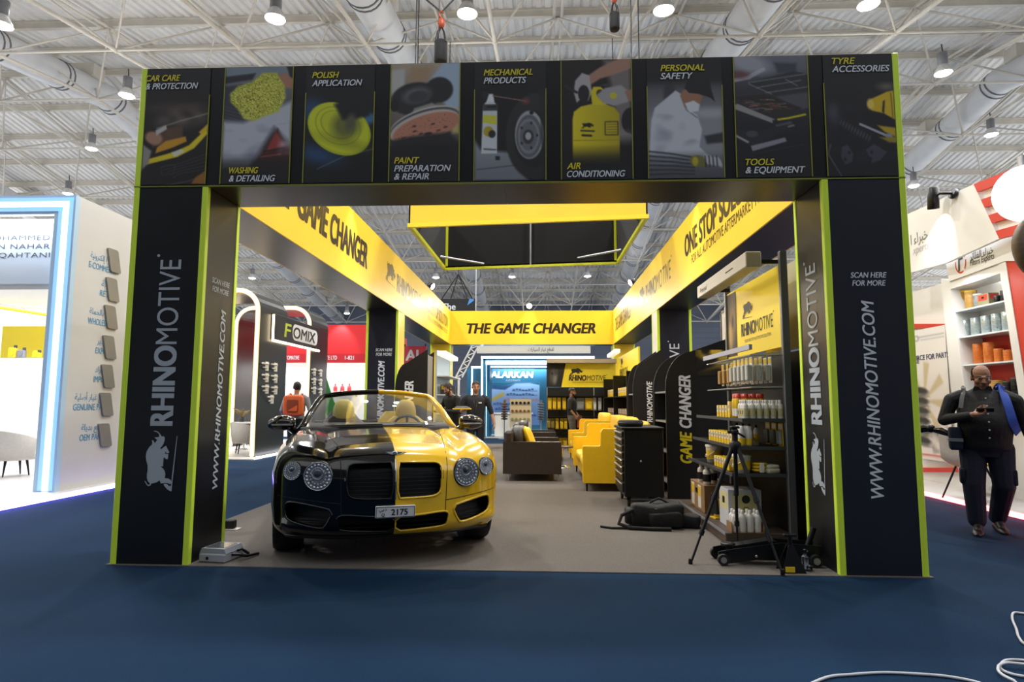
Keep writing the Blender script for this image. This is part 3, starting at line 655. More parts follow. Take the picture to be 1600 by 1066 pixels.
def art_safety(p):
    p.grad(0, A9, (20, 20, 24), (120, 120, 126)); p.grad(.3, 1.0, (70, 70, 76), (140, 142, 150), np.clip((p.y - .3) * 5, 0, 1)); p.ell(.3, .55, .08, .2, (50, 50, 58), 0, .05, .8); p.poly([(.75, 1.2), (1, 1.15), (1, 1.3), (.78, 1.32)], (50, 50, 58), .04); p.ell(.85, .85, .3, .08, (190, 192, 200), 0, .1, .6)
    p.poly([(.02, 1.4), (.05, .95), (.1, .76), (.38, .5), (.45, .55), (.5, .75), (.66, .88), (.72, 1.1), (.68, 1.36), (.8, 1.5), (.5, 1.6), (.02, 1.66)], (196, 200, 208), .02)
    cl = p.cloud(16, 4); p.put(p.mpoly([(.1, .8), (.5, .8), (.68, 1.3), (.1, 1.5)], .1) * np.clip(cl - .5, 0, 1) * 1.2, (130, 136, 150)); p.line([(.46, .6), (.52, .8), (.66, .92)], .008, (120, 124, 136))
    p.poly([(.44, .58), (.48, .5), (.6, .46), (.74, .6), (.7, .72), (.58, .76), (.5, .76)], (158, 112, 86), .02); p.poly([(.5, .46), (.56, .32), (.7, .26), (.84, .34), (.86, .5), (.9, .68), (.84, .62), (.7, .56), (.56, .54)], (26, 26, 30), .015); p.poly([(.5, .7), (.62, .66), (.7, .72), (.68, .82), (.56, .84)], (210, 214, 220), .02)
    p.grad(1.35, A9, (130, 132, 140), (70, 72, 80), np.clip((p.y - 1.4) * 8, 0, 1) * .8)
    for k in range(6): p.line([(0, 1.42 + k * .07), (.3, 1.46 + k * .06), (.6, 1.52 + k * .05)], .014, (52, 54, 62), .8)
    p.ell(.66, 1.58, .12, .09, (120, 116, 60), .3); p.ell(.62, 1.58, .04, .07, (190, 180, 40)); 
    for k in range(4): p.ell(.78 + k * .05, 1.56 + k * .01, .03, .09, (196, 198, 206), -.4); p.line([(.75 + k * .05, 1.5), (.76 + k * .05, 1.66)], .008, (40, 40, 46))
def art_tools(p):
    p.grad(0, A9, (110, 112, 124), (18, 18, 26)); p.grad(.6, 1.2, (50, 50, 58), (22, 22, 30), np.clip((p.y - .2) * 3, 0, 1)); p.ell(.2, .1, .3, .14, (170, 172, 180), .3, .12, .8); p.line([(0, .36), (.2, .32), (.4, .2)], .03, (190, 192, 200), .7); p.poly([(.55, .1), (.85, .12), (.85, .26), (.6, .26)], (60, 62, 74), .05); p.ell(.08, .28, .12, .06, (110, 60, 56), 0, .05, .7)
    p.poly([(.18, .4), (.8, .24), (1, .28), (1, .78), (.5, .62)], (44, 44, 50), .015); p.poly([(.55, .62), (1, .56), (1, .8), (.9, .82)], (86, 86, 92), .03, .8)
    for a, b in (((.2, .4), (1, .28)), ((.3, .48), (.9, .38)), ((.42, .56), (1, .48)), ((.2, .42), (.5, .58)), ((.7, .36), (.85, .46))): p.line([a, b], .007, (130, 130, 136), .9)
    p.poly([(0, .62), (.4, .58), (.9, .8), (.55, .98)], (40, 36, 36), .02)
    for k in range(26): x = .08 + p.r.rand() * .6; y = .66 + p.r.rand() * .2; p.line([(x, y), (x + .1, y + .03 * (p.r.rand() - .3))], .005, [(150, 110, 60), (140, 60, 50), (160, 160, 160)][k % 3], .8)
    p.poly([(0, .74), (.04, .72), (.56, .98), (.52, 1.03), (0, .8)], (150, 148, 144)); p.poly([(.5, .98), (.9, .88), (.92, 1.02), (.52, 1.14)], (30, 30, 36)); p.line([(.58, .97), (.72, .95), (.94, .9)], .014, (206, 196, 30)); p.line([(.56, 1.12), (.78, 1.06)], .014, (120, 120, 128)); p.line([(.56, 1.06), (.74, 1.02)], .02, (90, 90, 98), .8)
    p.poly([(0, 1.1), (.2, 1.15), (.7, 1.05), (.7, 1.12), (.22, 1.38), (0, 1.25)], (36, 36, 42)); p.line([(0, 1.2), (.16, 1.3)], .016, (160, 158, 156)); p.ell(.22, 1.18, .08, .05, (70, 70, 78)); p.poly([(.2, 1.36), (.66, 1.24), (.68, 1.3), (.22, 1.44)], (140, 140, 150)); p.line([(.2, .6 + .88), (.9, 1.35)], .006, (70, 70, 80), .5); p.line([(.2, 1.5), (.6, 1.7)], .006, (70, 70, 80), .5)
def art_tyre(p):
    p.grad(0, A9, (26, 26, 32), (20, 20, 28)); cl = p.cloud(14, 8); p.put(np.clip(cl - .5, 0, 1) * .5, (60, 60, 72))
    for a in range(14): p.ell(.1 + .04 * a, .95 + .025 * a, .014, .05, (70, 70, 80), .4)
    p.ell(.12, .9, .12, .2, (40, 40, 50), 0, .08); p.ell(.12, .88, .06, .12, (62, 62, 72), 0, .06); p.ell(.9, .5, .12, .06, (130, 120, 100), 0, .08, .7)
    p.poly([(.62, .78), (.68, .68), (.9, .58), (1, .56), (1, 1.0), (.84, .9), (.68, .86)], (212, 180, 30), .02); p.ell(.66, .76, .05, .08, (230, 205, 90), 0, .03); p.poly([(.84, .72), (.87, .7), (.85, .9), (.82, .88)], (26, 24, 20)); p.line([(.96, .6), (.97, .98)], .008, (120, 100, 20))
    p.poly([(.44, .86), (.6, .84), (1, 1.02), (1, 1.14), (.7, 1.04)], (18, 18, 24), .02); p.poly([(.74, 1.08), (1, 1.12), (1, 1.26), (.84, 1.18)], (190, 160, 30), .03)
    p.line([(.5, 1.06), (.96, 1.28)], .018, (170, 172, 180)); p.ell(.9, 1.24, .05, .04, (150, 152, 165)); p.ell(.97, 1.3, .05, .04, (120, 122, 140)); p.poly([(.76, 1.26), (1, 1.26), (1, 1.34), (.9, 1.34)], (150, 130, 30), .03)
    for q in ([(.22, 1.4), (.3, 1.36), (.38, 1.5), (.36, 1.62), (.26, 1.66), (.2, 1.55)], [(.56, 1.44), (.68, 1.36), (.86, 1.48), (.76, 1.6), (.64, 1.64)]): p.poly(q, (64, 64, 76), .02)
    for x, y in ((.26, 1.58), (.32, 1.48), (.64, 1.48), (.62, 1.58)): p.ell(x, y, .02, .025, (20, 20, 26))
    p.line([(.06, 1.36), (.02, 1.5), (.2, 1.83)], .012, (90, 90, 104), .8)
A_LIST = [(222, 325, art_care, 'CAR CARE|& PROTECTION', 't', 228, 140), (348, 455, art_wash, 'WASHING|& DETAILING', 'b', 358, 284), (476, 584, art_polish, 'POLISH|APPLICATION', 't', 488, 135), (609, 718, art_paint, 'PAINT|PREPARATION|& REPAIR', 'b', 616, 281),
          (741, 853, art_mech, 'MECHANICAL|PRODUCTS', 't', 756, 131), (877, 988, art_air, 'AIR|CONDITIONING', 'b', 886, 277), (1012, 1130, art_safety, 'PERSONAL|SAFETY', 't', 1032, 124), (1149, 1266, art_tools, 'TOOLS|& EQUIPMENT', 'b', 1165, 271), (1290, 1401, art_tyre, 'TYRE|ACCESSORIES', 't', 1300, 113)]
TW = [(61, 92), (50, 79), (46, 86), (42, 95, 58), (82, 71), (22, 95), (72, 53), (46, 95), (37, 92)]
for k, (x0, x1, fn, ttl, pos, tx, ty) in enumerate(A_LIST):
    p = Pic(80, 146, asp=A9); fn(p)
    if pos == 't': p.put(np.clip((.42 - p.y) / .14, 0, 1), (23, 23, 26))
    p.grad(1.45, A9, (22, 22, 25), (22, 22, 25), np.clip((p.y - 1.42) / .3, 0, 1) * (.75 if pos == 'b' else .15))
    a = max(at(x0, 200, Y=Y0).x, XL + .055); b = min(at(x1, 200, Y=Y0).x, XR - .055)
    p.sheet('picture_panel', hd, (a, Y0 + .004, ZB + .02), EX, EZ, b - a, ZT - ZB - .025)
    for x in ((a, b) if 0 < k < 8 else (b,) if k == 0 else (a,)):
        g = G(); zz = ZT - .01 if pos == 'b' else ZT - .25; g.box(x - .004, x + .004, Y0 - .004, Y0, ZB + .02, zz); g.done('picture_edge', mat('olive_line', '8E8F1C', .5), hd)
    g = G(); rows = ttl.split('|')
    for r, w in enumerate(rows):
        q = at(tx, ty - (len(rows) - 1 - r) * 12.6, Y=Y0 - .004)
        g.text(w, (q.x, q.y, q.z), EX, EZ, .056, TW[k][r] * .00505, .016, .25, 0 if r == 0 else 1)
    g.done('lettering', [YELTX, WHITETX], hd)

# ------------------------------------------------------------------ the two tone convertible (x: viewer's right, y: back from the nose, z up)
PBLK = mat('paint_black', '050506', .14, coat=.45, spec=.35); PYEL = mat('paint_yellow', 'F0C016', .22, coat=1.)
car = thing('convertible_car', 'open convertible car, one half glossy black and the other yellow', 'car', (-1.218 * .957, 5.283 * .957, 1.32 * .043), .333); car.scale = (.957,) * 3
def carF(P):
    x, y, z = P[..., 0], P[..., 1], P[..., 2]; ax = np.abs(x)
    lerp = lambda v, xs, vs: np.interp(v, xs, vs)
    yf = .40 * (ax / 1.0) ** 2.7 + np.clip(z - .70, 0, 1) ** 2 * 2.2 + np.clip(.36 - z, 0, 1) * .25 - .05 * np.exp(-((z - .27) / .06) ** 2) * (ax / .9) ** 2
    f1 = yf - y
    f2 = y - (4.85 - .30 * (ax / .95) ** 2.6 - np.clip(z - .7, 0, 1) * .3)
    w = lerp(y, [0, .5, .95, 1.7, 2.6, 3.6, 4.4, 4.85], [.985, 1.02, 1.045, 1.0, .99, 1.03, 1.0, .94]) - np.clip(z - .70, 0, 1) * .26 - np.clip(.42 - z, 0, 1) * .16
    f3 = ax - w
    zc = lerp(y, [0, .12, .35, .8, 1.2, 1.6, 2.2, 4.0, 4.85], [.80, .90, .955, 1.01, 1.045, 1.065, 1.05, 1.06, .99])
    fen = lerp(y, [0, .25, .6, 1.0, 1.5, 2.2, 4.85], [.84, .90, .965, 1.005, 1.03, 1.04, 1.0])
    t = np.clip((ax - .50) / .16, 0, 1); t = t * t * (3 - 2 * t)
    zt = (zc - .10 * ax ** 2) * (1 - t) + (fen - .55 * np.clip(ax - .78, 0, 1) ** 2) * t - .018 * np.exp(-((ax - .57) / .06) ** 2) * (y < 1.7)
    f4 = z - zt; f5 = .155 + .02 * (y < .3) - z
    r = .13; fs = np.stack([f1, f2, f3, f4, f5], -1) + r
    return np.sqrt((np.maximum(fs, 0) ** 2).sum(-1)) + np.minimum(fs.max(-1), 0) - r
def bis(a, b, n=26):
    a = a.copy(); b = b.copy()
    for _ in range(n):
        m = (a + b) / 2; ins = (carF(m) < 0)[..., None]; a = np.where(ins, m, a); b = np.where(ins, b, m)
    return (a + b) / 2
def fy(x, z): return bis(np.array([x, 2.0, z]), np.array([x, -.3, z]))
def fz(x, y): return bis(np.array([x, y, .6]), np.array([x, y, 1.4]))
def fx(sx, y, z): return bis(np.array([0., y, z]), np.array([sx * 1.3, y, z]))
def fn(p):
    e = 1e-3; n = np.array([carF(p + np.eye(3)[i] * e) - carF(p - np.eye(3)[i] * e) for i in range(3)]); return Vector(n / np.linalg.norm(n))
XS = np.concatenate([np.linspace(-1.08, -.5, 24)[:-1], np.linspace(-.5, .5, 37), np.linspace(.5, 1.08, 24)[1:]])
YS = np.concatenate([np.linspace(-.12, .8, 34)[:-1], np.linspace(.8, 4.2, 90)[:-1], np.linspace(4.2, 4.97, 18)])
ZS = np.linspace(.08, 1.16, 44)
def patch(A, B, f):
    aa, bb = np.meshgrid(A, B, indexing='ij'); O = f(aa, bb)
    I = np.stack([np.clip(O[..., 0], -.5, .5), np.clip(O[..., 1], .55, 4.3), np.clip(O[..., 2], .42, .72)], -1)
    return bis(I, I + (O - I) * 1.15)
st = lambda a, b, c: np.stack([a, b, c], -1)
patches = [patch(XS, ZS, lambda a, b: st(a, a * 0 - .12, b)), patch(XS, ZS, lambda a, b: st(a, a * 0 + 4.97, b)),
           patch(XS, YS, lambda a, b: st(a, b, a * 0 + 1.16)), patch(XS, YS, lambda a, b: st(a, b, a * 0 + .08)),
           patch(YS, ZS, lambda a, b: st(a * 0 - 1.08, a, b)), patch(YS, ZS, lambda a, b: st(a * 0 + 1.08, a, b))]
WY = (.96, 3.72); WR = .355
def inpoly(pts, x, y):
    r = False
    for i in range(len(pts)):
        (x0, y0), (x1, y1) = pts[i], pts[(i + 1) % len(pts)]
        if (y0 > y) != (y1 > y) and x < (x1 - x0) * (y - y0) / (y1 - y0) + x0: r = not r
    return r
GRL = [(.015, .80), (.34, .80), (.385, .78), (.40, .72), (.39, .60), (.355, .535), (.30, .52), (.015, .515)]
LOW = [(.0, .355), (.42, .385), (.47, .34), (.455, .27), (.40, .245), (.0, .225)]
SID = [(.495, .42), (.66, .455), (.84, .48), (.885, .465), (.895, .38), (.86, .325), (.72, .29), (.59, .268), (.555, .29)]
mir = lambda q: [(-x, z) for x, z in q][::-1]
def smoothq(q, it=2):
    for _ in range(it):
        o = []
        for i in range(len(q)):
            a, b = q[i], q[(i + 1) % len(q)]; o += [(a[0] * .75 + b[0] * .25, a[1] * .75 + b[1] * .25), (a[0] * .25 + b[0] * .75, a[1] * .25 + b[1] * .75)]
        q = o
    return q
GRL = [(.015, .805), (.1, .805), (.3, .80), (.355, .798), (.395, .775), (.405, .72), (.40, .60), (.385, .545), (.345, .518), (.26, .51), (.1, .508), (.015, .508)]
LOW = [(.004, .36), (.2, .365), (.42, .385), (.465, .365), (.468, .33), (.455, .27), (.42, .25), (.2, .235), (.004, .228)]
GRL, LOW, SID = [smoothq(q, 1) for q in (GRL, LOW, SID)]
holes = [GRL, mir(GRL), LOW, mir(LOW), SID, mir(SID)]
g = G()
for pi_, Q in enumerate(patches):
    na, nb = Q.shape[:2]; base = len(g.v); g.v += [tuple(p) for p in Q.reshape(-1, 3)]
    Cn = (Q[:-1, :-1] + Q[1:, 1:]) / 2
    for i in range(na - 1):
        for j in range(nb - 1):
            x, y, z = Cn[i, j]
            if abs(x) > .62 and any((y - w) ** 2 + (z - .325) ** 2 < (WR + .045) ** 2 for w in WY): continue
            if z > .93 and abs(x) < .74 and 1.75 < y < 4.05 - .25 * abs(x): continue
            if y < .9 and z < .85 and pi_ in (0, 4, 5) and any(inpoly(h, x, z) for h in holes): continue
            if y < .5 and z < .42 and any(inpoly(h, x, z) for h in holes[2:]): continue
            a = base + i * nb + j
            g.f.append([a, a + 1, a + nb + 1, a + nb]); g.m.append(0 if x < 0 else 1); g.sm.append(True)
b_ = g.done('body', [PBLK, PYEL], car)
bm = bmesh.new(); bm.from_mesh(b_.data); bmesh.ops.remove_doubles(bm, verts=bm.verts, dist=.0008); bmesh.ops.recalc_face_normals(bm, faces=bm.faces); bm.to_mesh(b_.data); bm.free()
MESHB = mat('grille_mesh', '060607', .5)
def densify(q, n=5):
    o = []
    for i in range(len(q)):
        a, b = q[i], q[(i + 1) % len(q)]
        for k in range(n): t = k / n; o.append((a[0] + (b[0] - a[0]) * t, a[1] + (b[1] - a[1]) * t))
    return o
for nm, q0, rr in (('grille', GRL, .009), ('lower_intake', LOW, .010), ('side_intake', SID, .012)):
    for s_ in (-1, 1):
        q = densify([(x * s_, z) for x, z in q0], 2); P = [fy(x, z) for x, z in q]
        g = G()
        if nm == 'grille':      # recessed honeycomb plate
            g.add([Vector(p) + Vector((0, .07, 0)) for p in P], geometry.tessellate_polygon([[Vector((x, z, 0)) for x, z in q]]))
        else: g.add([Vector(p) + Vector((0, .12, 0)) for p in P], geometry.tessellate_polygon([[Vector((x, z, 0)) for x, z in q]]))
        g.loft([[Vector(p) for p in P], [Vector(p) + Vector((0, .12, 0)) for p in P]], 0, True, False)
        x0, x1 = min(x for x, z in q), max(x for x, z in q); z0, z1 = min(z for x, z in q), max(z for x, z in q)
        if nm != 'side_intake':
            for k in range(1, 9 if nm == 'grille' else 4):
                z = z0 + (z1 - z0) * k / (9 if nm == 'grille' else 4)
                xx = [x for x in np.linspace(x0, x1, 60) if inpoly(q, x, z)]
                if len(xx) > 3: g.tube([Vector(fy(x, z)) + Vector((0, .05, 0)) for x in xx[::4] + [xx[-1]]], .004, 4)
        gr = g.done(nm, MESHB, car)
        g = G(); g.tube([Vector(p) for p in P], rr, 6, 0, closed=True); g.done('intake_rim', PBLK if s_ < 0 else PYEL, gr)
g = G(); g.tube([Vector(fy(0, z)) + Vector((0, -.004, 0)) for z in np.linspace(.50, .83, 8)], .006, 6); g.done('centre_strip', STEEL, car)
# lamps
LENS = mat('lamp_lens', 'EEF2F4', .03, trans=1, alpha=.06); LREF = mat('lamp_chrome', '8C9096', .2, .45, noise=.4, scale=40)
def headlight(x, z, r):
    p = fy(x, z); n = fn(p); n = (n + Vector((0, -1.1, .0))).normalized(); c = Vector(p) + n * .020
    u = n.cross(Vector((0, 0, 1))).normalized(); v = u.cross(n)
    g = G(); g.lathe([(r + .002, -.08), (r + .004, -.004), (r, .008), (r - .008, .004)], c, n, 36, 0, False); b = g.done('headlight', mat('lamp_bezel', '2A2A2C', .2, .6), car)
    g = G(); g.lathe([(r - .006, .004), (r * .86, -.014), (r * .66, -.02), (r * .64, -.008), (r * .60, -.008), (r * .58, -.024), (r * .44, -.03), (.001, -.03)], c, n, 36); g.done('reflector', LREF, b)
    g = G(); g.lathe([(r * .97, .006), (r * .94, .011), (r * .90, .004)], c, n, 36, 0, False); g.done('chrome_ring', STEEL, b)
    o = c + u * r * .04 + v * r * .20
    g = G(); g.lathe([(r * .42, -.028), (r * .43, .004), (r * .39, .010), (r * .36, .002), (r * .34, -.012)], o, n, 24, 0, False); g.done('projector_ring', STEEL, b)
    g = G(); g.lathe([(r * .35, -.02), (r * .33, -.004), (r * .22, .008), (.001, .012)], o, n, 20); g.done('projector', mat('lamp_core', '6D7178', .12, .7), b)
    g = G()
    for rr, q, m_ in ((.77, .10, 20), (.53, .055, 16)):
        for k in range(m_):
            a = 2 * PI * k / m_; d = u * math.cos(a) + v * math.sin(a); g.ell(c + d * r * rr + n * .002, r * q, r * q * .8, r * q, 6)
    g.done('crystal_ring', mat('crystal', 'E4E7EA', .08, .55), b)
    g = G(); g.lathe([(r - .004, .008), (r * .8, .020), (r * .45, .028), (.001, .031)], c, n, 28); g.done('lens', LENS, b)
for s_ in (-1, 1):
    headlight(s_ * .625, .70, .122); headlight(s_ * .835, .735, .078)
# plate, badge, gaps
p = fy(.0, .405)
g = G(); g.box(-.165, .165, p[1] - .035, p[1] - .012, .355, .455, 0, .006); pl = g.done('license_plate', mat('plate_white', 'D6D8DA', .4), car)
pl['label'] = 'white number plate reading 2175'
g = G(); yy = p[1] - .036; O = (0, yy, 0)
for x0, x1, z0, z1 in ((-.16, .16, .445, .45), (-.16, .16, .36, .365), (-.16, -.155, .36, .45), (.155, .16, .36, .45)): g.rect(O, EX, EZ, x0, x1, z0, z1)
g.text('2175', (-.035, yy, .38), EX, EZ, .05, .135, .02); g.text('Q', (-.115, yy, .372), EX, EZ, .026, None, .01); g.text(ar('دبي'), (-.105, yy, .418), EX, EZ, .025, .06, .01, align='c'); g.done('lettering', mat('plate_black', '151518', .5), pl)
p = fy(0, .868); n = fn(p); c = Vector(p) + n * .012
g = G(); g.ell(c, .026, .012, .026, 12)
for s_ in (-1, 1): g.prism([(s_ * .02, .014), (s_ * .08, .012), (s_ * .105, .004), (s_ * .07, -.004), (s_ * .02, -.012)], 'y', c.y - .006, c.y + .006); 
g.v = [(x, y, z + (0 if i < 0 else 0)) for i, (x, y, z) in enumerate(g.v)]
k0 = len(g.v)
for i in range(k0):
    x, y, z = g.v[i]
    if abs(y - c.y) <= .0061 and abs(z) < .1 and abs(x) <= .106 and abs(z - c.z) > .1: g.v[i] = (x, y + x * x * 3, z + c.z)
g.done('winged_badge', STEEL, car)
GAP = mat('panel_gap', '050505', .8)
for s_ in (-1, 1):
    for nm, path in (('hood_gap', [fz(s_ * (.46 + .17 * t), .26 + 1.35 * t) for t in np.linspace(0, 1, 16)]), ('fender_gap', [fy(s_ * (.455 - .02 * t), .88 - .5 * t) for t in np.linspace(0, 1, 10)]),
                     ('door_gap', [fx(s_, 1.85 + .06 * math.sin(t * 3), .35 + .62 * t) for t in np.linspace(0, 1, 10)]), ('bumper_gap', [fy(s_ * (.44 + .52 * t), .475 + .045 * t) for t in np.linspace(0, 1, 10)])):
        g = G(); g.tube([Vector(p) for p in path], .0035, 5); g.done(nm, GAP, car)
g = G(); g.tube([Vector(fy(x, .185)) + Vector((0, -.012, 0)) for x in np.linspace(-.88, .88, 30)], .016, 6); g.done('front_splitter', mat('splitter', '0C0C0D', .3), car)
# wheels and arches
for s_ in (-1, 1):
    for w in WY:
        wx = s_ * .88
        g = G(); rings = []
        for xx in (s_ * .58, s_ * .97): rings.append([Vector((xx, w + (WR + .05) * math.cos(a), .325 + (WR + .05) * math.sin(a))) for a in np.linspace(-.55, PI + .55, 22)])
        g.loft(rings, 0, True, False, False); g.done('wheel_arch', mat('arch_liner', '0A0A0A', .9), car)
        wh = bpy.data.objects.new('wheel', None); COL.objects.link(wh); wh.parent = car; wh.location = (wx, w, .293)
        g = G(); g.lathe([(.24, -.13), (.335, -.13), (.350, -.10), (.352, .0), (.350, .10), (.335, .13), (.24, .13)], (0, 0, 0), (s_, 0, 0), 40, 0, False); g.done('tyre', RUBBER, wh)
        g = G(); g.lathe([(.245, -.12), (.25, .12), (.235, .125), (.225, .08)], (0, 0, 0), (s_, 0, 0), 36, 0, False)
        for k in range(10):
            a = 2 * PI * k / 10; g.tube([(s_ * .10, .05 * math.cos(a), .05 * math.sin(a)), (s_ * .11, .23 * math.cos(a + .1), .23 * math.sin(a + .1))], .016, 5)
        g.lathe([(.06, .08), (.06, .115), (.001, .12)], (0, 0, 0), (s_, 0, 0), 16); g.done('rim', mat('rim_dark', '2A2B2E', .3, .8), wh)
# cockpit
TAN = mat('seat_tan', 'B9A23E', .6, noise=.08, scale=12); TRIM = mat('cockpit_dark', '15151A', .6); CRM = mat('seat_cream', 'CFC277', .6, noise=.08, scale=12)
g = G(); g.box(-.74, .74, 1.85, 4.0, .40, .44); g.box(-.76, -.73, 1.8, 4.0, .42, 1.02); g.box(.73, .76, 1.8, 4.0, .42, 1.02); g.box(-.74, .74, 3.95, 4.05, .42, 1.05)
g.prism([(1.5, .9), (1.5, 1.04), (1.75, 1.09), (2.1, 1.08), (2.2, 1.0), (2.15, .85)], 'x', -.74, .74, 0, True); g.done('dashboard_tub', TRIM, car)
def seat(x, y, m1, m2, hr, h=1.0):
    s = bpy.data.objects.new('seat', None); COL.objects.link(s); s.parent = car; s.location = (x, y, 0)
    g = G(); g.box(-.26, .26, -.5, .05, .44, .62, 0, .06); g.done('cushion', m2, s)
    g = G(); rings = []
    for z, hw, d in ((.55, .25, .08), (.7, .28, .09), (.95, .28, .08), (1.06, .25, .07), (1.14 * h, .15, .05)):
        yy = .05 + (z - .55) * .22; rings.append([Vector((hw * math.cos(a) * (1 if abs(math.cos(a)) < .9 else 1), yy + d * math.sin(a), z)) for a in np.linspace(0, 2 * PI, 18)[:-1]])
    g.loft(rings); g.done('backrest', m1, s)
    if hr:
        g = G(); rings = []
        for z, hw, d in ((1.06, .115, .04), (1.11, .14, .06), (1.24, .13, .065), (1.32, .10, .05), (1.35, .05, .02)):
            yy = .17 + (z - 1.1) * .18; rings.append([Vector((hw * math.cos(a), yy + d * math.sin(a), z)) for a in np.linspace(0, 2 * PI, 18)[:-1]])
        g.loft(rings); g.done('headrest', hr, s)
seat(-.37, 2.75, mat('seat_black', '1B1B1D', .5), TRIM, CRM); seat(.42, 2.72, TAN, TAN, TAN)
seat(-.37, 3.5, mat('seat_grey', '45484A', .6), TRIM, None, 1.04); seat(.37, 3.5, TAN, TAN, None, 1.04)
g = G(); c = Vector((.37, 2.3, .98)); ax = Vector((0, -1, .35)).normalized(); g.tube(g.ring(c, ax, .18, 24), .017, 6, closed=True)
for a in (0, 2.2, 4.1): g.tube([c, g.ring(c, ax, .18, 24)[int(a / 6.28 * 24)]], .016, 5)
g.ell(c, .06, .03, .06, 10); g.tube([c, c + Vector((0, -.2, -.05))], .03, 6); g.done('steering_wheel', TRIM, car)
# windscreen
wb = lambda t: Vector((.83 * t, 1.46 + .36 * t * t, 1.06 - .04 * t * t)); wt = lambda t: Vector((.62 * t, 2.14 + .14 * t * t, 1.435 - .05 * t * t))
g = G(); T = np.linspace(-1, 1, 21); S = np.linspace(0, 1, 9)
vs = [wb(t).lerp(wt(t), s) + Vector((0, -.03 * math.sin(PI * s), .02 * math.sin(PI * s))) for t in T for s in S]
g.add(vs, [(i * 9 + j, i * 9 + j + 1, i * 9 + j + 10, i * 9 + j + 9) for i in range(20) for j in range(8)], 0, True); g.done('windscreen', mat('windscreen_glass', 'A9BBA8', .02, trans=1, alpha=.30), car, False)
for s_, m in ((-1, PBLK), (1, PYEL)):
    g = G(); path = [wb(s_ * 1.0) + Vector((s_ * .02, .06, -.06))] + [wb(s_).lerp(wt(s_), k / 8) + Vector((s_ * .012, -.02 * math.sin(PI * k / 8), .02 * math.sin(PI * k / 8))) for k in range(0, 8)] + [wt(s_ * t) for t in np.linspace(.98, 0, 14)]
    r = [.045] * 2 + [.036] * 7 + [.03] * 14; g.tube(path, r[:len(path)], 10); g.done('windscreen_frame', m, car)
g = G(); g.tube([wb(t) + Vector((0, -.02, -.005)) for t in np.linspace(-1, 1, 20)], .03, 8); g.done('cowl', mat('cowl_black', '0B0B0C', .5), car)
for s_ in (-1, 1):
    g = G(); g.tube([wb(s_ * (.15 + .75 * k / 6) if s_ > 0 else -.75 + .75 * k / 6) + Vector((0, -.035, .02)) for k in range(7)], .008, 5); g.done('wiper', BLKM, car)
    m = bpy.data.objects.new('wing_mirror', None); COL.objects.link(m); m.parent = car; m.location = (s_ * 1.03, 1.72, 1.09)
    g = G(); rings = []
    for k in range(13):
        t = k / 12; xx = s_ * (-.13 + .27 * t); rr = math.sin(PI * (.08 + .86 * t)) ** .55; rings.append([Vector((xx, .015 + (.075 if math.sin(a) > 0 else .095) * rr * math.sin(a), .01 + .085 * rr * math.cos(a) - .02 * t)) for a in np.linspace(0, 2 * PI, 18)[:-1]])
    g.loft(rings); g.done('mirror_housing', mat('mirror_black', '171113', .12, coat=1.), m)
    g = G(); g.box(-.10, .11, -.085, -.078, -.025, -.008, 0, .002); g.done('indicator', ALU, m)
    g = G(); g.tube([(-s_ * .06, .02, -.03), (-s_ * .12, .1, -.09), (-s_ * .16, .15, -.12)], [.045, .04, .05], 8); g.done('mirror_arm', mat('mirror_black'), m)

# ------------------------------------------------------------------ lounge furniture
LEA = mat('dark_leather', '2B2421', .42, noise=.12, scale=14, bump=.15, bscale=60); YLEA = mat('yellow_leather', 'F2C41C', .45, noise=.04, scale=10, bump=.12, bscale=50)
def pad(g, x0, x1, y0, y1, z0, z1, b=.05, m=0):
    """a stuffed cushion block: rounded box with bulging faces"""
    n = 8; c = Vector(((x0 + x1) / 2, (y0 + y1) / 2, (z0 + z1) / 2)); h = Vector(((x1 - x0) / 2, (y1 - y0) / 2, (z1 - z0) / 2))
    rings = []
    for k in range(n + 1):
        a = -PI / 2 + PI * k / n; sz = math.copysign(abs(math.sin(a)) ** .35, math.sin(a)); cc = max(.02, abs(math.cos(a)) ** .3)
        ring = []
        for i in range(20):
            t = 2 * PI * i / 20; q = lambda v: math.copysign(abs(v) ** .35, v)
            ring.append(c + Vector((h.x * cc * q(math.cos(t)), h.y * cc * q(math.sin(t)), h.z * sz)))
        rings.append(ring)
    g.loft(rings, m)
def sofa(lab, x, y, L, D, m, name, flip, legs, side, back_h, seats):
    """local: front at x=0 looking -x, back at x=D, runs L along y; flip mirrors it in x"""
    t = thing(name, lab, 'sofa', (x, y, 0)); s_ = -1 if flip else 1
    def F(g):
        if flip: g.v = [(-a, b, c) for a, b, c in g.v]
        return g
    for y0 in (0, L - .16):
        g = G(); g.prism(side, 'y', y0, y0 + .16); g2 = F(g)
        o = g2.done('arm_panel', m, t); md = o.modifiers.new('b', 'BEVEL'); md.width = .025; md.segments = 3; md.limit_method = 'ANGLE'
    g = G(); g.box(.06, D - .02, .14, L - .14, .12, .30, 0, .02); F(g).done('seat_base', m, t)
    n = seats; w = (L - .32) / n
    for k in range(n):
        g = G(); pad(g, .02, D - .22, .16 + k * w, .16 + (k + 1) * w - .01, .28, .46); F(g).done('seat_cushion', m, t)
        g = G(); pad(g, D - .34, D - .12, .17 + k * w, .15 + (k + 1) * w, .42, back_h + .06); F(g).done('back_cushion', m, t)
    g = G(); g.box(D - .16, D - .006, .008, L - .008, .125, back_h, 0, .04); F(g).done('back_frame', m, t)
    for a in (.06, D - .08):
        for b in (.08, L - .08): g = G(); g.cyl((a, b, .12), (a, b, 0.008), .018, .014, 8); F(g).done('leg', legs, t)
    return t
SD = [(0, .13), (.98, .13), (.98, .66), (0, .66)]
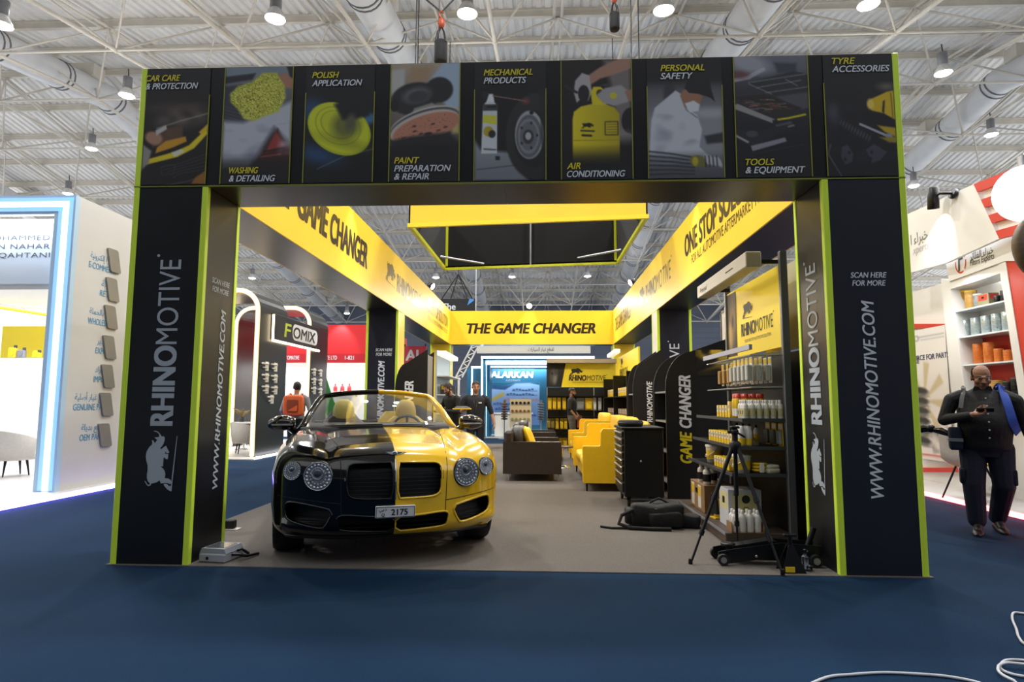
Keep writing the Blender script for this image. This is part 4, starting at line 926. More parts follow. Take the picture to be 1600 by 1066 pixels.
sofa('dark brown leather two seat sofa with a yellow cushion, nearest behind the car', .36, 10.5, 1.5, .97, LEA, 'leather_sofa', True, STEEL, SD, .84, 1)
sofa('second dark brown leather sofa standing behind the one with the cushion', .36, 13.95, 1.25, .97, LEA, 'leather_sofa', True, STEEL, SD, .84, 1)
SY = [(0, .13), (1.0, .13), (1.0, .93), (.30, .93), (.27, .88), (.26, .67), (0, .67)]
sofa('long bright yellow sofa beside the black tool cabinet', .64, 9.4, 2.75, 1.02, YLEA, 'yellow_sofa', False, BLKM, SY, 1.04, 2)
sofa('bright yellow armchair standing beyond the long yellow sofa', .68, 13.5, 1.6, 1.02, YLEA, 'yellow_sofa', False, BLKM, SY, 1.04, 1)
g = G(); n = 10
vs = []
for i in range(n + 1):
    for j in range(n + 1):
        u, v = i / n * 2 - 1, j / n * 2 - 1; pin = 1 - .12 * (abs(u * v)) ** 2
        vs.append((u * .22 * pin, v * .22 * pin, .085 * ((1 - u ** 4) * (1 - v ** 4)) ** .6))
N1 = n + 1; fs = [(i * N1 + j, i * N1 + j + 1, (i + 1) * N1 + j + 1, (i + 1) * N1 + j) for i in range(n) for j in range(n)]
g.add(vs, fs, 0, True); g.add([(x, y, -z) for x, y, z in vs], fs, 0, True)
o = tag(g.done('throw_cushion', YLEA), 'yellow throw cushion leaning on the dark sofa back', 'cushion', kind='thing'); o.location = (-.19, 10.95, .70); o.rotation_euler = (0, 1.2, 0)
# low table between the sofas
t = thing('coffee_table', 'low round coffee table between the dark and yellow sofas', 'table', (.45, 12.9, 0))
g = G(); g.lathe([(.2, .40), (.24, .405), (.24, .43), (.001, .432)], n=24); g.done('tabletop', mat('table_wood', '4A3B30', .3), t)
g = G(); g.cyl((0, 0, .40), (0, 0, .02), .03); g.lathe([(.18, .008), (.17, .03), (.03, .05)], n=20); g.done('pedestal', STEEL, t)

# ------------------------------------------------------------------ tool cabinet
t = thing('tool_cabinet', 'black wheeled tool cabinet with silver drawer handles on its left face', 'cabinet', (1.05, 8.05, 0))
g = G(); g.box(0.02, .52, 0, .8, .13, .98, 0, .01); g.done('body', mat('cabinet_black', '131315', .4, .2, noise=.1, scale=6), t)
g = G(); g.box(-.01, .53, -.01, .81, .98, 1.01, 0, .008); g.done('top_tray', RUBBER, t)
z = .95
for hgt in (.085, .085, .085, .085, .085, .085, .12, .13):
    g = G(); g.box(-.004, .025, .03, .77, z - hgt + .012, z, 0, .004); d = g.done('drawer', mat('drawer_black', '18181A', .35, .2), t)
    g = G(); g.box(-.022, -.003, .04, .76, z - .03, z - .008, 0, .006); g.done('handle', ALU, d); z -= hgt + .002
g = G(); g.ell((.23, -.006, .58), .014, .008, .014, 10); g.done('lock', STEEL, t)
for a, b in ((.08, .08), (.08, .72), (.46, .08), (.46, .72)):
    g = G(); g.cyl((a - .015, b, .055), (a + .015, b, .055), .05, n=16); g.box(a - .025, a + .025, b - .02, b + .03, .09, .13, 0, .004); g.done('caster', RUBBER, t)
g = G(); g.box(.1, .52, -.05, .1, .10, .115); g.done('foot_plate', DGREY, t)
t = thing('round_case', 'round black zipped case lying on the tool cabinet', 'case', (1.19, 8.3, 1.012))
g = G(); g.lathe([(.001, 0), (.15, .0), (.165, .02), (.165, .06), (.15, .08), (.001, .085)], n=24); g.done('shell', RUBBER, t); g = G(); g.tube(g.ring((0, 0, .045), (0, 0, 1), .167, 24), .006, 5, closed=True); g.done('zip', DGREY, t)

# ------------------------------------------------------------------ shelf units
PBK = mat('gondola_black', '0F0F11', .45, noise=.15, scale=5)
def curved_unit(lab, loc, rz, dep, wid, front, lettering, rows=4, word='GAME CHANGER'):
    """curved-side display unit; local x to the viewer's right over the side panel, y along the shelves"""
    t = thing('display_unit', lab, 'display unit', loc, rz, 'curved display units')
    prof = [(0, .0), (dep, 0), (dep, 2.30)] + [(.34 * dep - .34 * dep * math.sin(a), 1.55 + .47 * math.cos(a) + .02 * (1 - a / 1.57)) for a in np.linspace(.0, PI / 2, 9)]
    for y in (0, wid - .03): g = G(); g.prism(prof, 'y', y, y + .03, 0); g.done('side_panel', PBK, t)
    g = G(); g.box(dep - .04, dep - .02, .03, wid - .03, .05, 2.2); g.done('back_panel', mat('unit_back', '8C867F', .6), t)
    for k in range(rows): z = .2 + k * .42; g = G(); g.box(.02, dep - .04, .03, wid - .03, z, z + .025, 0, .004); g.done('shelf', MGREY, t)
    if lettering:
        g = G(); g.text(word.split()[-1], (.34, 0, .98), EZ, -EX, .165 if ' ' in word else .10, .72, .03 if ' ' in word else .012, .2, 0, .004)
        if len(word.split()) > 1: g.text(word.split()[0], (.34, 0, .5), EZ, -EX, .165, .42, .03, .2, 1, .004)
        g.done('lettering', [WHITETX, YELTX], t)
    return t
t = curved_unit('black curved display unit with GAME CHANGER up its side panel', (1.75, 8.75, 0), 0, 1.1, .95, None, True)
p = Pic(50, 24, (12, 12, 12), .48); cl = p.cloud(18, 3); p.put(np.clip(cl * 3.2 - .8, 0, 1) * np.clip((p.x + .1) * 3, 0, 1) * np.clip(1.1 - p.y * 2, 0, 1), (245, 205, 60)); p.put(np.clip(p.cloud(14, 7) * 2 - 1.2, 0, 1), (30, 25, 12))
p.sheet('dust_print', t, (.42, 0, 1.70), EX, EZ, .66, .36, .004)
g = G()
for a, b, c, d in ((0, .9, 0, .04), (0, .9, .5, .54), (0, .04, 0, .54), (.86, .9, 0, .54)): g.box(.98, 1.02, a - .2, b - .2, 2.16 + c, 2.16 + d)
fr = g.done('header_frame', BLKM, t); g = G(); g.box(.99, 1.01, -.17, .67, 2.2, 2.66); g.rect((.99, 0, 2.2), -EY, EZ, -.2, .14, .0, .46, 1, .003); g.done('header_print', [OFFW, YELLOW], fr)

t = thing('shelf_rack', 'tall product rack with a yellow rhino header beside the right pillar', 'rack', (0, 0, 0))
RX, RY0, RY1 = 2.33, 5.98, 7.75
for y in (RY0, RY1): g = G(); g.box(RX - .03, RX + .04, y - .025, y + .025, 0, 2.78, 0, .005); g.done('upright', mat('upright_grey', '77797E', .35, .7), t)
g = G(); g.box(RX, RX + .02, RY0 + .03, RY1 - .03, .1, 1.83); g.done('back_panel', PBK, t)
g = G(); g.box(RX - .01, RX + .01, RY0 + .03, RY1 - .03, 1.86, 2.66)
o = g.done('header_print', YELLOW2, t); xh = RX - .01
g = G(); rhino(g, (xh, 7.15, 2.28), -EY, EZ, .36); brand(g, (xh, 7.2, 2.08), -EY, EZ, .98, 0, .145); g.text('YOUR ONE STOP AUTOMOTIVE SOLUTION', (xh, 7.1, 2.0), -EY, EZ, .035, .8, 0); g.done('lettering', mat('header_ink', '1B1710', .5), o)
p = Pic(16, 30, (20, 16, 12), 2.2); p.ell(.5, 1.1, .4, 1.0, (120, 90, 40), .2, .3); p.ell(.6, 1.0, .12, .2, (30, 22, 16), 0, .1); p.ell(.3, 1.5, .2, .4, (170, 140, 80), 0, .2)
p.sheet('rhino_photo', o, (xh, RY1 - .04, 1.88), -EY, EZ, .34, .76, .004)
g = G(); g.box(RX - .36, RX - .21, RY0 - .05, RY1 + .02, 2.62, 2.77, 0, .008); lb = g.done('light_box', mat('light_box', 'B9B4A8', .4), t)
g = G(); g.text('Premal', (RX - .36, RY1 - .12, 2.66), -EY, EZ, .06, .32, .01, .2); g.box(RX - .363, RX - .36, RY0 + .35, RY0 + .6, 2.69, 2.70); g.done('lettering', PBK, lb)
for y in (RY0 + .1, RY1 - .1): g = G(); g.box(RX - .21, RX, y - .015, y + .015, 2.68, 2.72); g.done('light_bracket', BLKM, t)
SH = [(1.165, .42), (.905, .47), (.655, .53)]
for z, d in SH:
    g = G(); g.box(RX - d, RX - .01, RY0 + .0, RY1 - .05, z - .02, z, 0, .004); sh = g.done('shelf', BLKM, t)
    g = G(); g.box(RX - d - .006, RX - d, RY0, RY1 - .05, z - .02, z + .012); g.box(RX - d, RX - .02, RY0 - .006, RY0, z - .02, z + .012); g.done('price_rail', DGREY, sh)
g = G(); g.box(RX - .6, RX + .02, RY0 + .03, RY1 + .25, .01, .115, 0, .006); pf = g.done('plinth', mat('plinth_wood', '4A3D33', .5, noise=.2, scale=8), t)
g = G(); g.box(RX - .605, RX - .6, RY0 + .04, RY1 + .24, .09, .117); g.done('plinth_edge', MGREY, pf)
g = G()
for z in (1.78, 1.47):
    g.tube([(RX - .32, RY0 + .02, z), (RX - .32, RY1 - .2, z)], .007, 5); g.tube([(RX - .32, RY0 + .02, z), (RX - .01, RY0 + .02, z)], .007, 5)
    for k in range(12): y = RY0 + .08 + k * .125; g.tube([(RX - .32, y, z), (RX, y, z)], .004, 4)
g.done('wire_basket', ALU, t)
for z0 in (1.83,): g = G(); g.box(RX - .34, RX - .31, RY0, RY1 - .1, z0, z0 + .05); g.done('ticket_rail', mat('rail_lilac', 'A9AAB8', .4), t)

# products
CAPY = mat('label_yellow', 'E3BE22', .45, noise=.06, scale=40); CAPR = mat('cap_red', 'C2402A', .4); PWH = mat('plastic_white', 'DCD9D2', .4, noise=.03, scale=20); KRAFT = mat('kraft_card', '8C6B45', .7, noise=.1, scale=10)
def bottle(lab, grp, h, r, m1, m2, m3):
    t = thing('bottle', lab, 'bottle', (0, 0, -9), 0, grp)
    g = G(); g.lathe([(.001, 0), (r * .94, 0), (r, h * .03), (r, h * .68), (r * .85, h * .77), (r * .4, h * .84), (r * .4, h * .88)], n=12); g.done('body', m1, t)
    g = G(); g.lathe([(r * .5, h * .86), (r * .5, h * .98), (r * .4, h), (.001, h)], n=10); g.done('cap', m3, t)
    g = G(); g.lathe([(r * 1.015, h * .16), (r * 1.015, h * .56)], n=12, caps=False); g.box(-r * 1.05, -r * 1.02, -r * .25, r * .25, h * .26, h * .46, 1); g.done('label_band', [m2, BLACK], t)
    return t
def can(lab, grp, h, r, m1, m2, cap):
    t = thing('spray_can', lab, 'spray can', (0, 0, -9), 0, grp)
    g = G(); g.lathe([(.001, 0), (r, .003), (r, h * .76), (r * .8, h * .82)], n=12); g.done('body', m1, t)
    g = G(); g.lathe([(r * .88, h * .8), (r * .86, h * .98), (.001, h)], n=12); g.done('cap', cap, t)
    g = G(); g.lathe([(r * 1.015, h * .1), (r * 1.015, h * .4)], n=12, caps=False); g.done('label_band', m2, t)
    return t
def carton(lab, grp, w, d, h, m1, m2, name='carton'):
    t = thing(name, lab, 'box', (0, 0, -9), 0, grp)
    g = G(); g.box(-d / 2, d / 2, -w / 2, w / 2, 0, h, 0, .003); g.done('box_body', m1, t)
    g = G(); g.box(-d / 2 - .001, -d / 2 + .002, -w * .38, w * .38, h * .45, h * .92); g.box(-d / 2 - .002, -d / 2 + .002, -w * .12, w * .12, h * .6, h * .78, 1); g.box(-d * .38, d * .38, -w / 2 - .001, -w / 2 + .002, h * .5, h * .9); g.done('printed_label', [m2, BLACK], t)
    return t
def pack(lab, grp, w, h, d, m1, m2, m3):
    t = thing('blister_pack', lab, 'blister pack', (0, 0, -9), 0, grp)
    g = G(); g.box(0, .004, -w / 2, w / 2, -h, 0, 0); g.done('card', m1, t)
    g = G(); g.box(-d, 0, -w * .4, w * .4, -h * .92, -h * .3, 0, .008); g.done('blister', m2, t)
    g = G(); g.box(-.002, 0, -w * .42, w * .42, -h * .24, -h * .06); g.done('header_print', m3, t)
    return t
def bucket(lab, h, r, loc):
    t = thing('bucket', lab, 'bucket', loc)
    g = G(); g.lathe([(.001, 0), (r * .85, 0), (r * .97, h * .88)], n=20); g.done('pail', PWH, t)
    g = G(); g.lathe([(r * 1.03, h * .86), (r * 1.03, h * .97), (r * .95, h), (.001, h)], n=20); g.done('lid', PWH, t)
    g = G(); g.lathe([(r * .91, h * .2), (r * .955, h * .68)], n=20, caps=False); g.done('label_band', CAPY, t)
    g = G(); g.tube([Vector((-r * .5 * 0 - r * 1.04 * math.cos(a), r * 1.04 * math.sin(a), h * .8 - h * .3 * math.sin(a + .0) * 0 - .5 * h * abs(math.cos(a)) )) for a in np.linspace(-PI / 2, PI / 2, 9)], .004, 4); g.done('handle', ALU, t)
def lay(proto, spots):
    for i, q in enumerate(spots):
        if i == 0: proto.location = q
        else: dup(proto, q)
# wire basket: hanging packs
lay(pack('white carded pack hanging in the top basket of the rack, near end', 'carded packs in the top basket', .085, .25, .05, PWH, mat('blister_grey', 'B9B7AC', .25), CAPY), [(RX - .12 - .09 * k, RY0 + .09 + j * .125, 1.765) for j in range(5) for k in range(3)])
lay(pack('cream carded pack with tan blister at the far end of the top basket', 'tan packs in the top basket', .085, .25, .05, OFFW, mat('blister_tan', 'B08A4A', .4), CAPY), [(RX - .12 - .09 * k, RY0 + .98 + j * .17, 1.765) for j in range(3) for k in range(2)])
# second row
lay(bottle('white bottle with pale label in the near row of the bottle shelf', 'white bottles on the bottle shelf', .185, .027, PWH, mat('label_pale', 'C8BE8E', .5), PWH), [(RX - .38 + .065 * i, RY0 + .045 + j * .065, 1.167) for j in range(3) for i in range(6)])
lay(can('tall can with a red cap behind the white bottles', 'red capped cans', .25, .033, CAPY, OFFW, CAPR), [(RX - .36 + .075 * i, RY0 + .32 + .08 * j, 1.167) for j in range(2) for i in range(4)])
lay(carton('small yellow carton beyond the cans on the bottle shelf', 'yellow cartons on the bottle shelf', .07, .09, .13, CAPY, PWH), [(RX - .34 + .12 * i, RY0 + .55 + .1 * j, 1.167) for j in range(5) for i in range(2)])
lay(carton('taller yellow carton on the bottle shelf next to the cans', 'tall yellow cartons', .07, .09, .17, CAPY, PWH), [(RX - .36 + .12 * i, RY0 + .485, 1.167) for i in range(2)])
# third row
lay(can('yellow and white spray can on the third shelf, near end', 'spray cans on the third shelf', .20, .03, PWH, CAPY, PWH), [(RX - .42 + .07 * i, RY0 + .06 + .075 * j, .907) for j in range(2) for i in range(2)])
lay(carton('yellow carton in the row on the third shelf', 'yellow cartons on the third shelf', .075, .08, .12, CAPY, PWH), [(RX - .42 + .1 * i, RY0 + .26 + .095 * j, .907) for j in range(9) for i in range(2)])
lay(bottle('slim white bottle among yellow cartons on the third shelf', 'slim bottles on the third shelf', .2, .025, PWH, CAPY, BLKM), [(RX - .2, RY0 + .3 + .2 * k, .907) for k in range(4)])
lay(pack('yellow glove pack hanging over the third shelf', 'glove packs hanging over the third shelf', .12, .22, .03, CAPY, mat('glove_grey', '8B8F86', .7), PWH), [(RX - .03, RY0 + .12 + .17 * j, 1.13) for j in range(3)])
# fourth row
bucket('white lidded bucket at the front of the fourth shelf', .175, .085, (RX - .40, RY0 + .14, .657)); bucket('white bucket with yellow band at the far end of the fourth shelf', .20, .1, (RX - .36, RY0 + 1.2, .657))
lay(carton('small yellow carton between the two buckets', 'yellow cartons between the buckets', .07, .07, .11, CAPY, PWH), [(RX - .44 + .09 * i, RY0 + .33 + .09 * j, .657) for j in range(6) for i in range(2)])
t = thing('tape_roll', 'yellow and white strapping coil on the fourth shelf', 'tape', (RX - .24, RY0 + .12, .657)); g = G()
for k in range(3): g.tube([Vector((.06 * math.cos(a), .06 * math.sin(a) , .03 + .03 * k)) for a in np.linspace(0, 2 * PI, 18)[:-1]], .014, 6, closed=True)
g.done('coil', CAPY, t); g = G(); g.box(-.02, .02, -.08, -.05, .01, .1, 0, .004); g.done('buckle', PWH, t)
t = thing('folded_cloth', 'cream folded cloth at the near right end of the fourth shelf', 'cloth', (RX - .15, RY0 + .14, .658), .3); g = G(); pad(g, -.07, .07, -.1, .1, 0, .05); pad(g, -.065, .07, -.09, .09, .045, .085); g.done('fold', mat('cloth_cream', 'C9C3A8', .9), t)
# plinth
cb = carton('large brown carton with two white panels, far on the plinth', None, .62, .34, .30, KRAFT, KRAFT, 'shipping_carton'); cb.location = (RX - .36, RY0 + 1.35, .118)
g = G()
for y in (-.17, .12): g.box(-.173, -.169, y, y + .13, .03, .28, 0); g.box(-.175, -.171, y + .01, y + .12, .16, .26, 1)
g.done('white_panel', [PWH, CAPY], cb)
lay(bottle('white jug bottle standing on the large brown carton', 'jug bottles on the brown carton', .2, .045, PWH, BLACK, PWH), [(RX - .47 + .1 * (k % 2), RY0 + 1.14 + .12 * k, .419) for k in range(4)])
cb = carton('tall white carton with a round black emblem on the plinth', None, .3, .32, .36, mat('card_white', 'C4C6CC', .6, noise=.03, scale=6), mat('card_pale', 'CFC68E', .6), 'shipping_carton'); cb.location = (RX - .34, RY0 + .42, .118)
g = G(); g.flat([(math.cos(a) * .04, math.sin(a) * .04) for a in np.linspace(0, 2 * PI, 21)[:-1]], (.01, -.151, .27), EX, EZ, 1, 0, .002); g.flat(rrect(-.03, .03, .1, .2, .02, 3), (.01, -.151, 0), EX, EZ, 1, 1, .002); g.box(-.02, .07, -.01, .01, .36, .37, 2); g.done('emblem', [BLACK, mat('olive_ink', '9A9133', .6), PWH], cb)
lay(bottle('white bottle in the wrapped tray on the front of the plinth', 'wrapped white bottles', .2, .033, PWH, PWH, PWH), [(RX - .5 + .07 * i, RY0 + .075 + .075 * j, .118) for j in range(2) for i in range(4)])
t = thing('wrap_tray', 'cardboard tray around the wrapped white bottles', 'tray', (RX - .395, RY0 + .11, .117)); g = G(); g.box(-.15, .15, -.08, .08, 0, .001)
g.box(-.15, -.145, -.08, .08, 0, .09); g.box(.145, .15, -.08, .08, 0, .09); g.done('tray_wall', KRAFT, t)
t = thing('glove_display', 'black work gloves on a yellow card on the plinth', 'gloves', (RX - .47, RY0 + .78, .117), .2); g = G(); g.box(-.05, .05, -.06, .06, 0, .012, 0); g.box(.0, .01, -.07, .07, 0, .2, 0); g.done('card_stand', CAPY, t); g = G()
for k in range(4): g.tube([(-.02, -.05 + k * .033, .05), (-.03, -.055 + k * .036, .16), (-.035, -.06 + k * .04, .24 + .02 * (k in (1, 2)))], [.022, .018, .012], 7)
g.tube([(-.02, .05, .08), (-.03, .09, .14), (-.03, .1, .18)], [.02, .017, .012], 7); g.done('glove', mat('glove_black', '1A1A1C', .8), t)

# panel between the rack and the pillar
t = thing('banner_panel', 'pale translucent banner over a black panel, between the rack and right pillar', 'banner', (0, 0, 0))
g = G(); g.box(2.50, 2.52, 5.75, 6.95, 0, 1.83); g.done('black_panel', PBK, t); g = G(); g.box(2.50, 2.52, 5.75, 6.95, 1.85, 2.72); g.rect((2.50, 0, 0), -EY, EZ, -6.95, -6.35, 1.86, 2.71, 1); g.done('pale_print', [mat('pale_banner', 'C3C2A6', .5), YELLOW2], t)
g = G(); g.tube([(2.51, 5.74, 0), (2.51, 5.74, 2.75)], .015, 8); g.tube([(2.51, 6.96, 0), (2.51, 6.96, 2.75)], .015, 8); g.done('banner_pole', ALU, t)

# ------------------------------------------------------------------ tripod, jack, backpack
t = thing('camera_tripod', 'black three legged tripod standing open in front of the rack', 'tripod', (1.66, 5.42, 0))
TP = mat('tripod_black', '17171A', .4, .3)
for fx_, fy_ in ((-.43, -.13), (.20, -.42), (.12, .42)):
    g = G(); a = Vector((fx_ * .06, fy_ * .06, .95)); e = Vector((fx_, fy_, .0085)); d = e - a
    g.tube([a, a + d * .45], .018, 8); g.tube([a + d * .43, a + d * .75], .014, 8); g.tube([a + d * .73, a + d * .985], .010, 8)
    for q in (.44, .74): g.cyl(a + d * (q - .02), a + d * (q + .02), .022, n=8)
    l = g.done('leg', TP, t); g = G(); g.lathe([(.016, .04), (.018, 0.0), (.001, -.003)], e + Vector((0, 0, .003)), (0, 0, 1), 8); g.done('rubber_foot', RUBBER, l)
g = G(); g.cyl((0, 0, .55), (0, 0, 1.0), .017); g.lathe([(.035, .9), (.05, .93), (.05, .98), (.03, 1.0)], n=12); g.done('column', TP, t)
g = G(); g.cyl((0, 0, 1.0), (0, 0, 1.05), .024); g.ell((0, 0, 1.075), .035, n=10); g.box(-.035, .035, -.03, .03, 1.105, 1.125, 0, .004); g.tube([(.02, 0, 1.07), (.09, .02, 1.03)], .009, 6); g.cyl((-.03, 0, 1.075), (-.06, 0, 1.075), .014); g.done('head', TP, t)
JB = mat('jack_black', '0F1013', .35, .2)
t = thing('trolley_jack', 'low black trolley jack with a white sticker lying before the rack', 'jack', (1.46, 5.38, 0), -.03)
for y in (-.09, .09): g = G(); g.prism([(0, .04), (.06, .015), (.3, .05), (.75, .05), (.82, .06), (.82, .17), (.5, .19), (.1, .13), (0, .11)], 'y', y - .008, y + .008); g.done('side_plate', JB, t)
g = G(); g.prism([(.1, .10), (.45, .15), (.48, .19), (.42, .2), (.1, .145)], 'y', -.06, .06); g.done('lift_arm', JB, t)
g = G(); g.lathe([(.055, .14), (.06, .16), (.05, .165), (.001, .16)], (.1, 0, 0), n=14); g.done('saddle', JB, t)
g = G(); g.box(.28, .30, -.062, .062, .145, .15); g.prism([(.2, .1355), (.42, .1655), (.42, .168), (.2, .138)], 'y', -.05, .02, 0); g.prism([(.12, .136), (.2, .1385), (.2, .141), (.12, .1385)], 'y', -.05, .02, 1); g.done('sticker', [PWH, CAPY], t)
for x, r in ((.03, .045), (.76, .05)):
    for y in (-.12, .12): g = G(); g.cyl((x, y - .02, r + .009), (x, y + .02, r + .009), r, n=16); w = g.done('wheel', RUBBER, t); g = G(); g.cyl((x, y - .023, r + .009), (x, y + .023, r + .009), r * .55, n=12); g.done('hub', ALU, w)
g = G(); g.cyl((.55, 0, .11), (.80, 0, .12), .04); g.cyl((.74, 0, .14), (.80, 0, .30), .022); g.done('hydraulic_ram', JB, t)
g = G()
for x, z in ((.3, .08), (.55, .15), (.7, .13), (.66, .08)): g.ell((x, -.1, z), .012, .006, .012, 8)
g.done('bolt', STEEL, t)
t = thing('jack_stand', 'black folded steel jack stand beside the trolley jack near the arch foot', 'jack stand', (1.97, 5.12, 0.0085))
for s_ in (-1, 1): g = G(); g.prism([(-.09, 0), (.09, 0), (.02, .2), (-.02, .2)], 'y', s_ * .07 - .004, s_ * .07 + .004); g.v = [(x, y - s_ * z * .25, z) for x, y, z in g.v]; g.done('leg_plate', JB, t)
g = G(); g.cyl((0, 0, .1), (0, 0, .27), .018); g.box(-.05, .05, -.018, .018, .265, .285, 0, .005); g.done('post', JB, t); g = G(); g.box(-.07, .0, -.082, -.076, .01, .05, 0); g.done('sticker', CAPY, t)
t = thing('bottle_jack', 'small steel bottle jack standing at the foot of the right pillar', 'jack', (2.10, 5.16, .009)); g = G(); g.lathe([(.05, 0), (.05, .02), (.035, .025), (.035, .1), (.025, .11), (.015, .115), (.015, .15), (.02, .155), (.001, .16)], n=16); g.done('cylinder_body', mat('dark_steel', '44464C', .25, .9), t); g = G(); g.tube([(0, -.03, .03), (0, -.07, .05)], .009, 6); g.done('pump_socket', STEEL, t)
BAGM = mat('nylon_black', '141416', .85, noise=.3, scale=14, bump=.5, bscale=30)
t = thing('backpack', 'black backpack lying on the grey carpet below the tool cabinet', 'backpack', (1.28, 6.88, .008), -.12)
g = G(); pad(g, -.30, .26, -.17, .19, 0, .24); pad(g, -.12, .22, -.21, -.1, .02, .17); pad(g, -.36, -.2, -.12, .12, .02, .17); pad(g, .2, .42, -.12, .12, 0, .14)
g.v = [(x + .012 * math.sin(31 * y + 17 * z), y + .01 * math.sin(29 * x), z * (1 + .08 * math.sin(13 * x + 5 * y)) if z > .02 else z) for x, y, z in g.v]; g.done('bag_body', BAGM, t)
g = G(); g.tube([(-.28, -.15, .18), (-.40, -.2, .13), (-.43, -.24, .05), (-.32, -.28, .02), (-.1, -.30, .02), (.1, -.28, .02)], .02, 6); g.tube([(-.3, -.26, .015), (-.5, -.28, .012), (-.62, -.22, .012)], .012, 6); g.tube([(-.1, .0, .24), (-.0, 0, .29), (.1, 0, .24)], .012, 6); g.done('strap', BAGM, t)
g = G(); g.tube([(-.22, -.12, .215), (-.05, -.16, .20), (.15, -.15, .2)], .006, 5); g.done('zip', MGREY, t)

# ------------------------------------------------------------------ white stand on the left
t = thing('exhibition_stand', 'white exhibition stand with a glowing blue portal at the far left', 'stand', (0, 0, 0))
SX, SY0 = -6.6, 8.36; ST = 4.24
WSIDE = mat('stand_white', 'CDCDCF', .5, noise=.02, scale=2); BLUEP = mat('portal_blue', 'B4D4F0', .4)
g = G(); g.box(SX - .04, SX, SY0 + .02, 11.9, .08, ST); g.done('side_wall', WSIDE, t)
g = G(); g.box(-14, -6.45, 6.2, 12.58, 0.001, .08, 0, .006); g.done('platform', mat('platform_white', 'C9C7C6', .4), t)
g = G(); g.box(SX - .30, SX + .005, SY0 - .06, SY0 + .02, .08, ST); g.box(-14, SX - .30, SY0 - .06, SY0 + .02, ST - .28, ST); pf = g.done('portal_frame', BLUEP, t)
for nm, b in (('led_strip', (SX - .17, SX - .09, SY0 - .075, SY0 - .06, .1, ST - .10)), ('led_strip', (-14, SX - .09, SY0 - .075, SY0 - .06, ST - .17, ST - .10))):
    g = G(); g.box(*b, 0, .008); g.done(nm, LED, pf)
for b in ((SX - .235, SX - .175, SY0 - .068, SY0 - .06, .1, ST - .18), (SX - .085, SX - .03, SY0 - .068, SY0 - .06, .1, ST - .04), (-14, SX - .175, SY0 - .068, SY0 - .06, ST - .235, ST - .175), (-14, SX - .03, SY0 - .068, SY0 - .06, ST - .095, ST - .04)):
    g = G(); g.box(*b); g.done('glow_edge', mat('halo_blue', '8CBEFF', .4, emit=.8), pf)  # emissive strips stand in for the soft blue glow beside the LED
g = G(); g.box(-14, SX - .36, SY0 + .25, SY0 + .31, 3.02, ST - .32); fb = g.done('fascia_board', mat('fascia_pale', 'DDE3EC', .45), t)
g = G()
for k, s in enumerate(('MOHAMMED', 'BIN NAHAR', 'ALQAHTANI')): q = at(78, 371 + k * 13.6 + 4, Y=SY0 + .25); g.text(s, (q.x, q.y, q.z), EX, EZ, .075, 1.0 if k != 1 else .95, .004, 0, 0, .004, 'r', 1.1)
g.done('lettering', mat('fascia_ink', '5C6470', .5), fb)
g = G(); g.box(-14, SX - .36, SY0 + .1, SY0 + .4, ST - .36, ST - .30); g.done('fascia_light', LED, t)
g = G(); g.box(-14, SX - .05, 12.4, 12.5, .08, 2.2); g.done('back_wall', WHITE, t)
g = G(); g.box(-14, SX - .05, SY0 + .28, SY0 + 2.2, 2.94, 3.02); g.done('canopy_board', WHITE, t)
g = G(); g.tube([(-9.4, 9.4, 2.92), (-6.9, 10.6, 2.55)], .03, 5); g.done('yellow_rail', YELLOW2, t)
for z in (1.55, 1.15): g = G(); g.box(SX - .75, SX - .05, 12.0, 12.4, z, z + .03); g.done('wall_shelf', mat('glass_shelf', 'BFC6C8', .2), t)
LT = mat('sign_blue', '4F93BE', .45); PLATE = mat('grey_plate', '8B8A89', .4, .3, noise=.04, scale=5)
WD = [('تجارة إلكترونية', 'E-COMMERCE', 408), ('تجزئة', 'RETAIL', 453), ('بيع بالجملة', 'WHOLESALE', 496), ('تصدير', 'EXPORT', 543), ('استيراد', 'IMPORT', 588), ('قطع غيار أصلية', 'GENUINE PARTS', 632), ('قطع بديلة', 'OEM PARTS', 680)]
XT = [139, 156, 137, 149, 146, 114, 124]
for k, (a_, e_, py) in enumerate(WD):
    px = 176.5 - k * 2.4; c = at(px, py, X=SX)
    g = G(); hw, hh = .115, .175; g.prism([(c.y + x - (z > 0) * .0 + z * -.28, c.z + z) for x, z in rrect(-hw, hw, -hh, hh, .03, 3)], 'x', SX + .0, SX + .03); pl = g.done('wall_plate', PLATE, t)
    q = at(XT[k], py + 5, X=SX); w = .058 * len(e_)
    g = G(); g.text(e_, (SX, q.y, q.z - .04), EY, EZ, .095, w, .012, 0, 0, .004); g.text(ar(a_), (SX, q.y + .02, q.z + .11), EY, EZ, .09, w * .86, .006, 0, 0, .004); g.done('lettering', LT, t)
g = G(); g.box(-6.45, -6.43, 6.2, 12.58, .01, .07, 0, .004); g.done('floor_led', mat('led_floor_violet', 'CFC4FF', .4, emit=16, ecol='8A72FF'), t)
light('AREA', 'stand_fill', (-9.2, 10.6, 2.9), 160, (1, 1, 1), (-9.2, 10.6, 0), size=(4, 2.5)); light('AREA', 'fascia_wash', (-8.6, SY0 + .12, ST - .36), 40, (.8, .9, 1), (-8.6, SY0 + .2, 0), size=(3.5, .1))  # area fill added over the inside of the stand, no fixture built
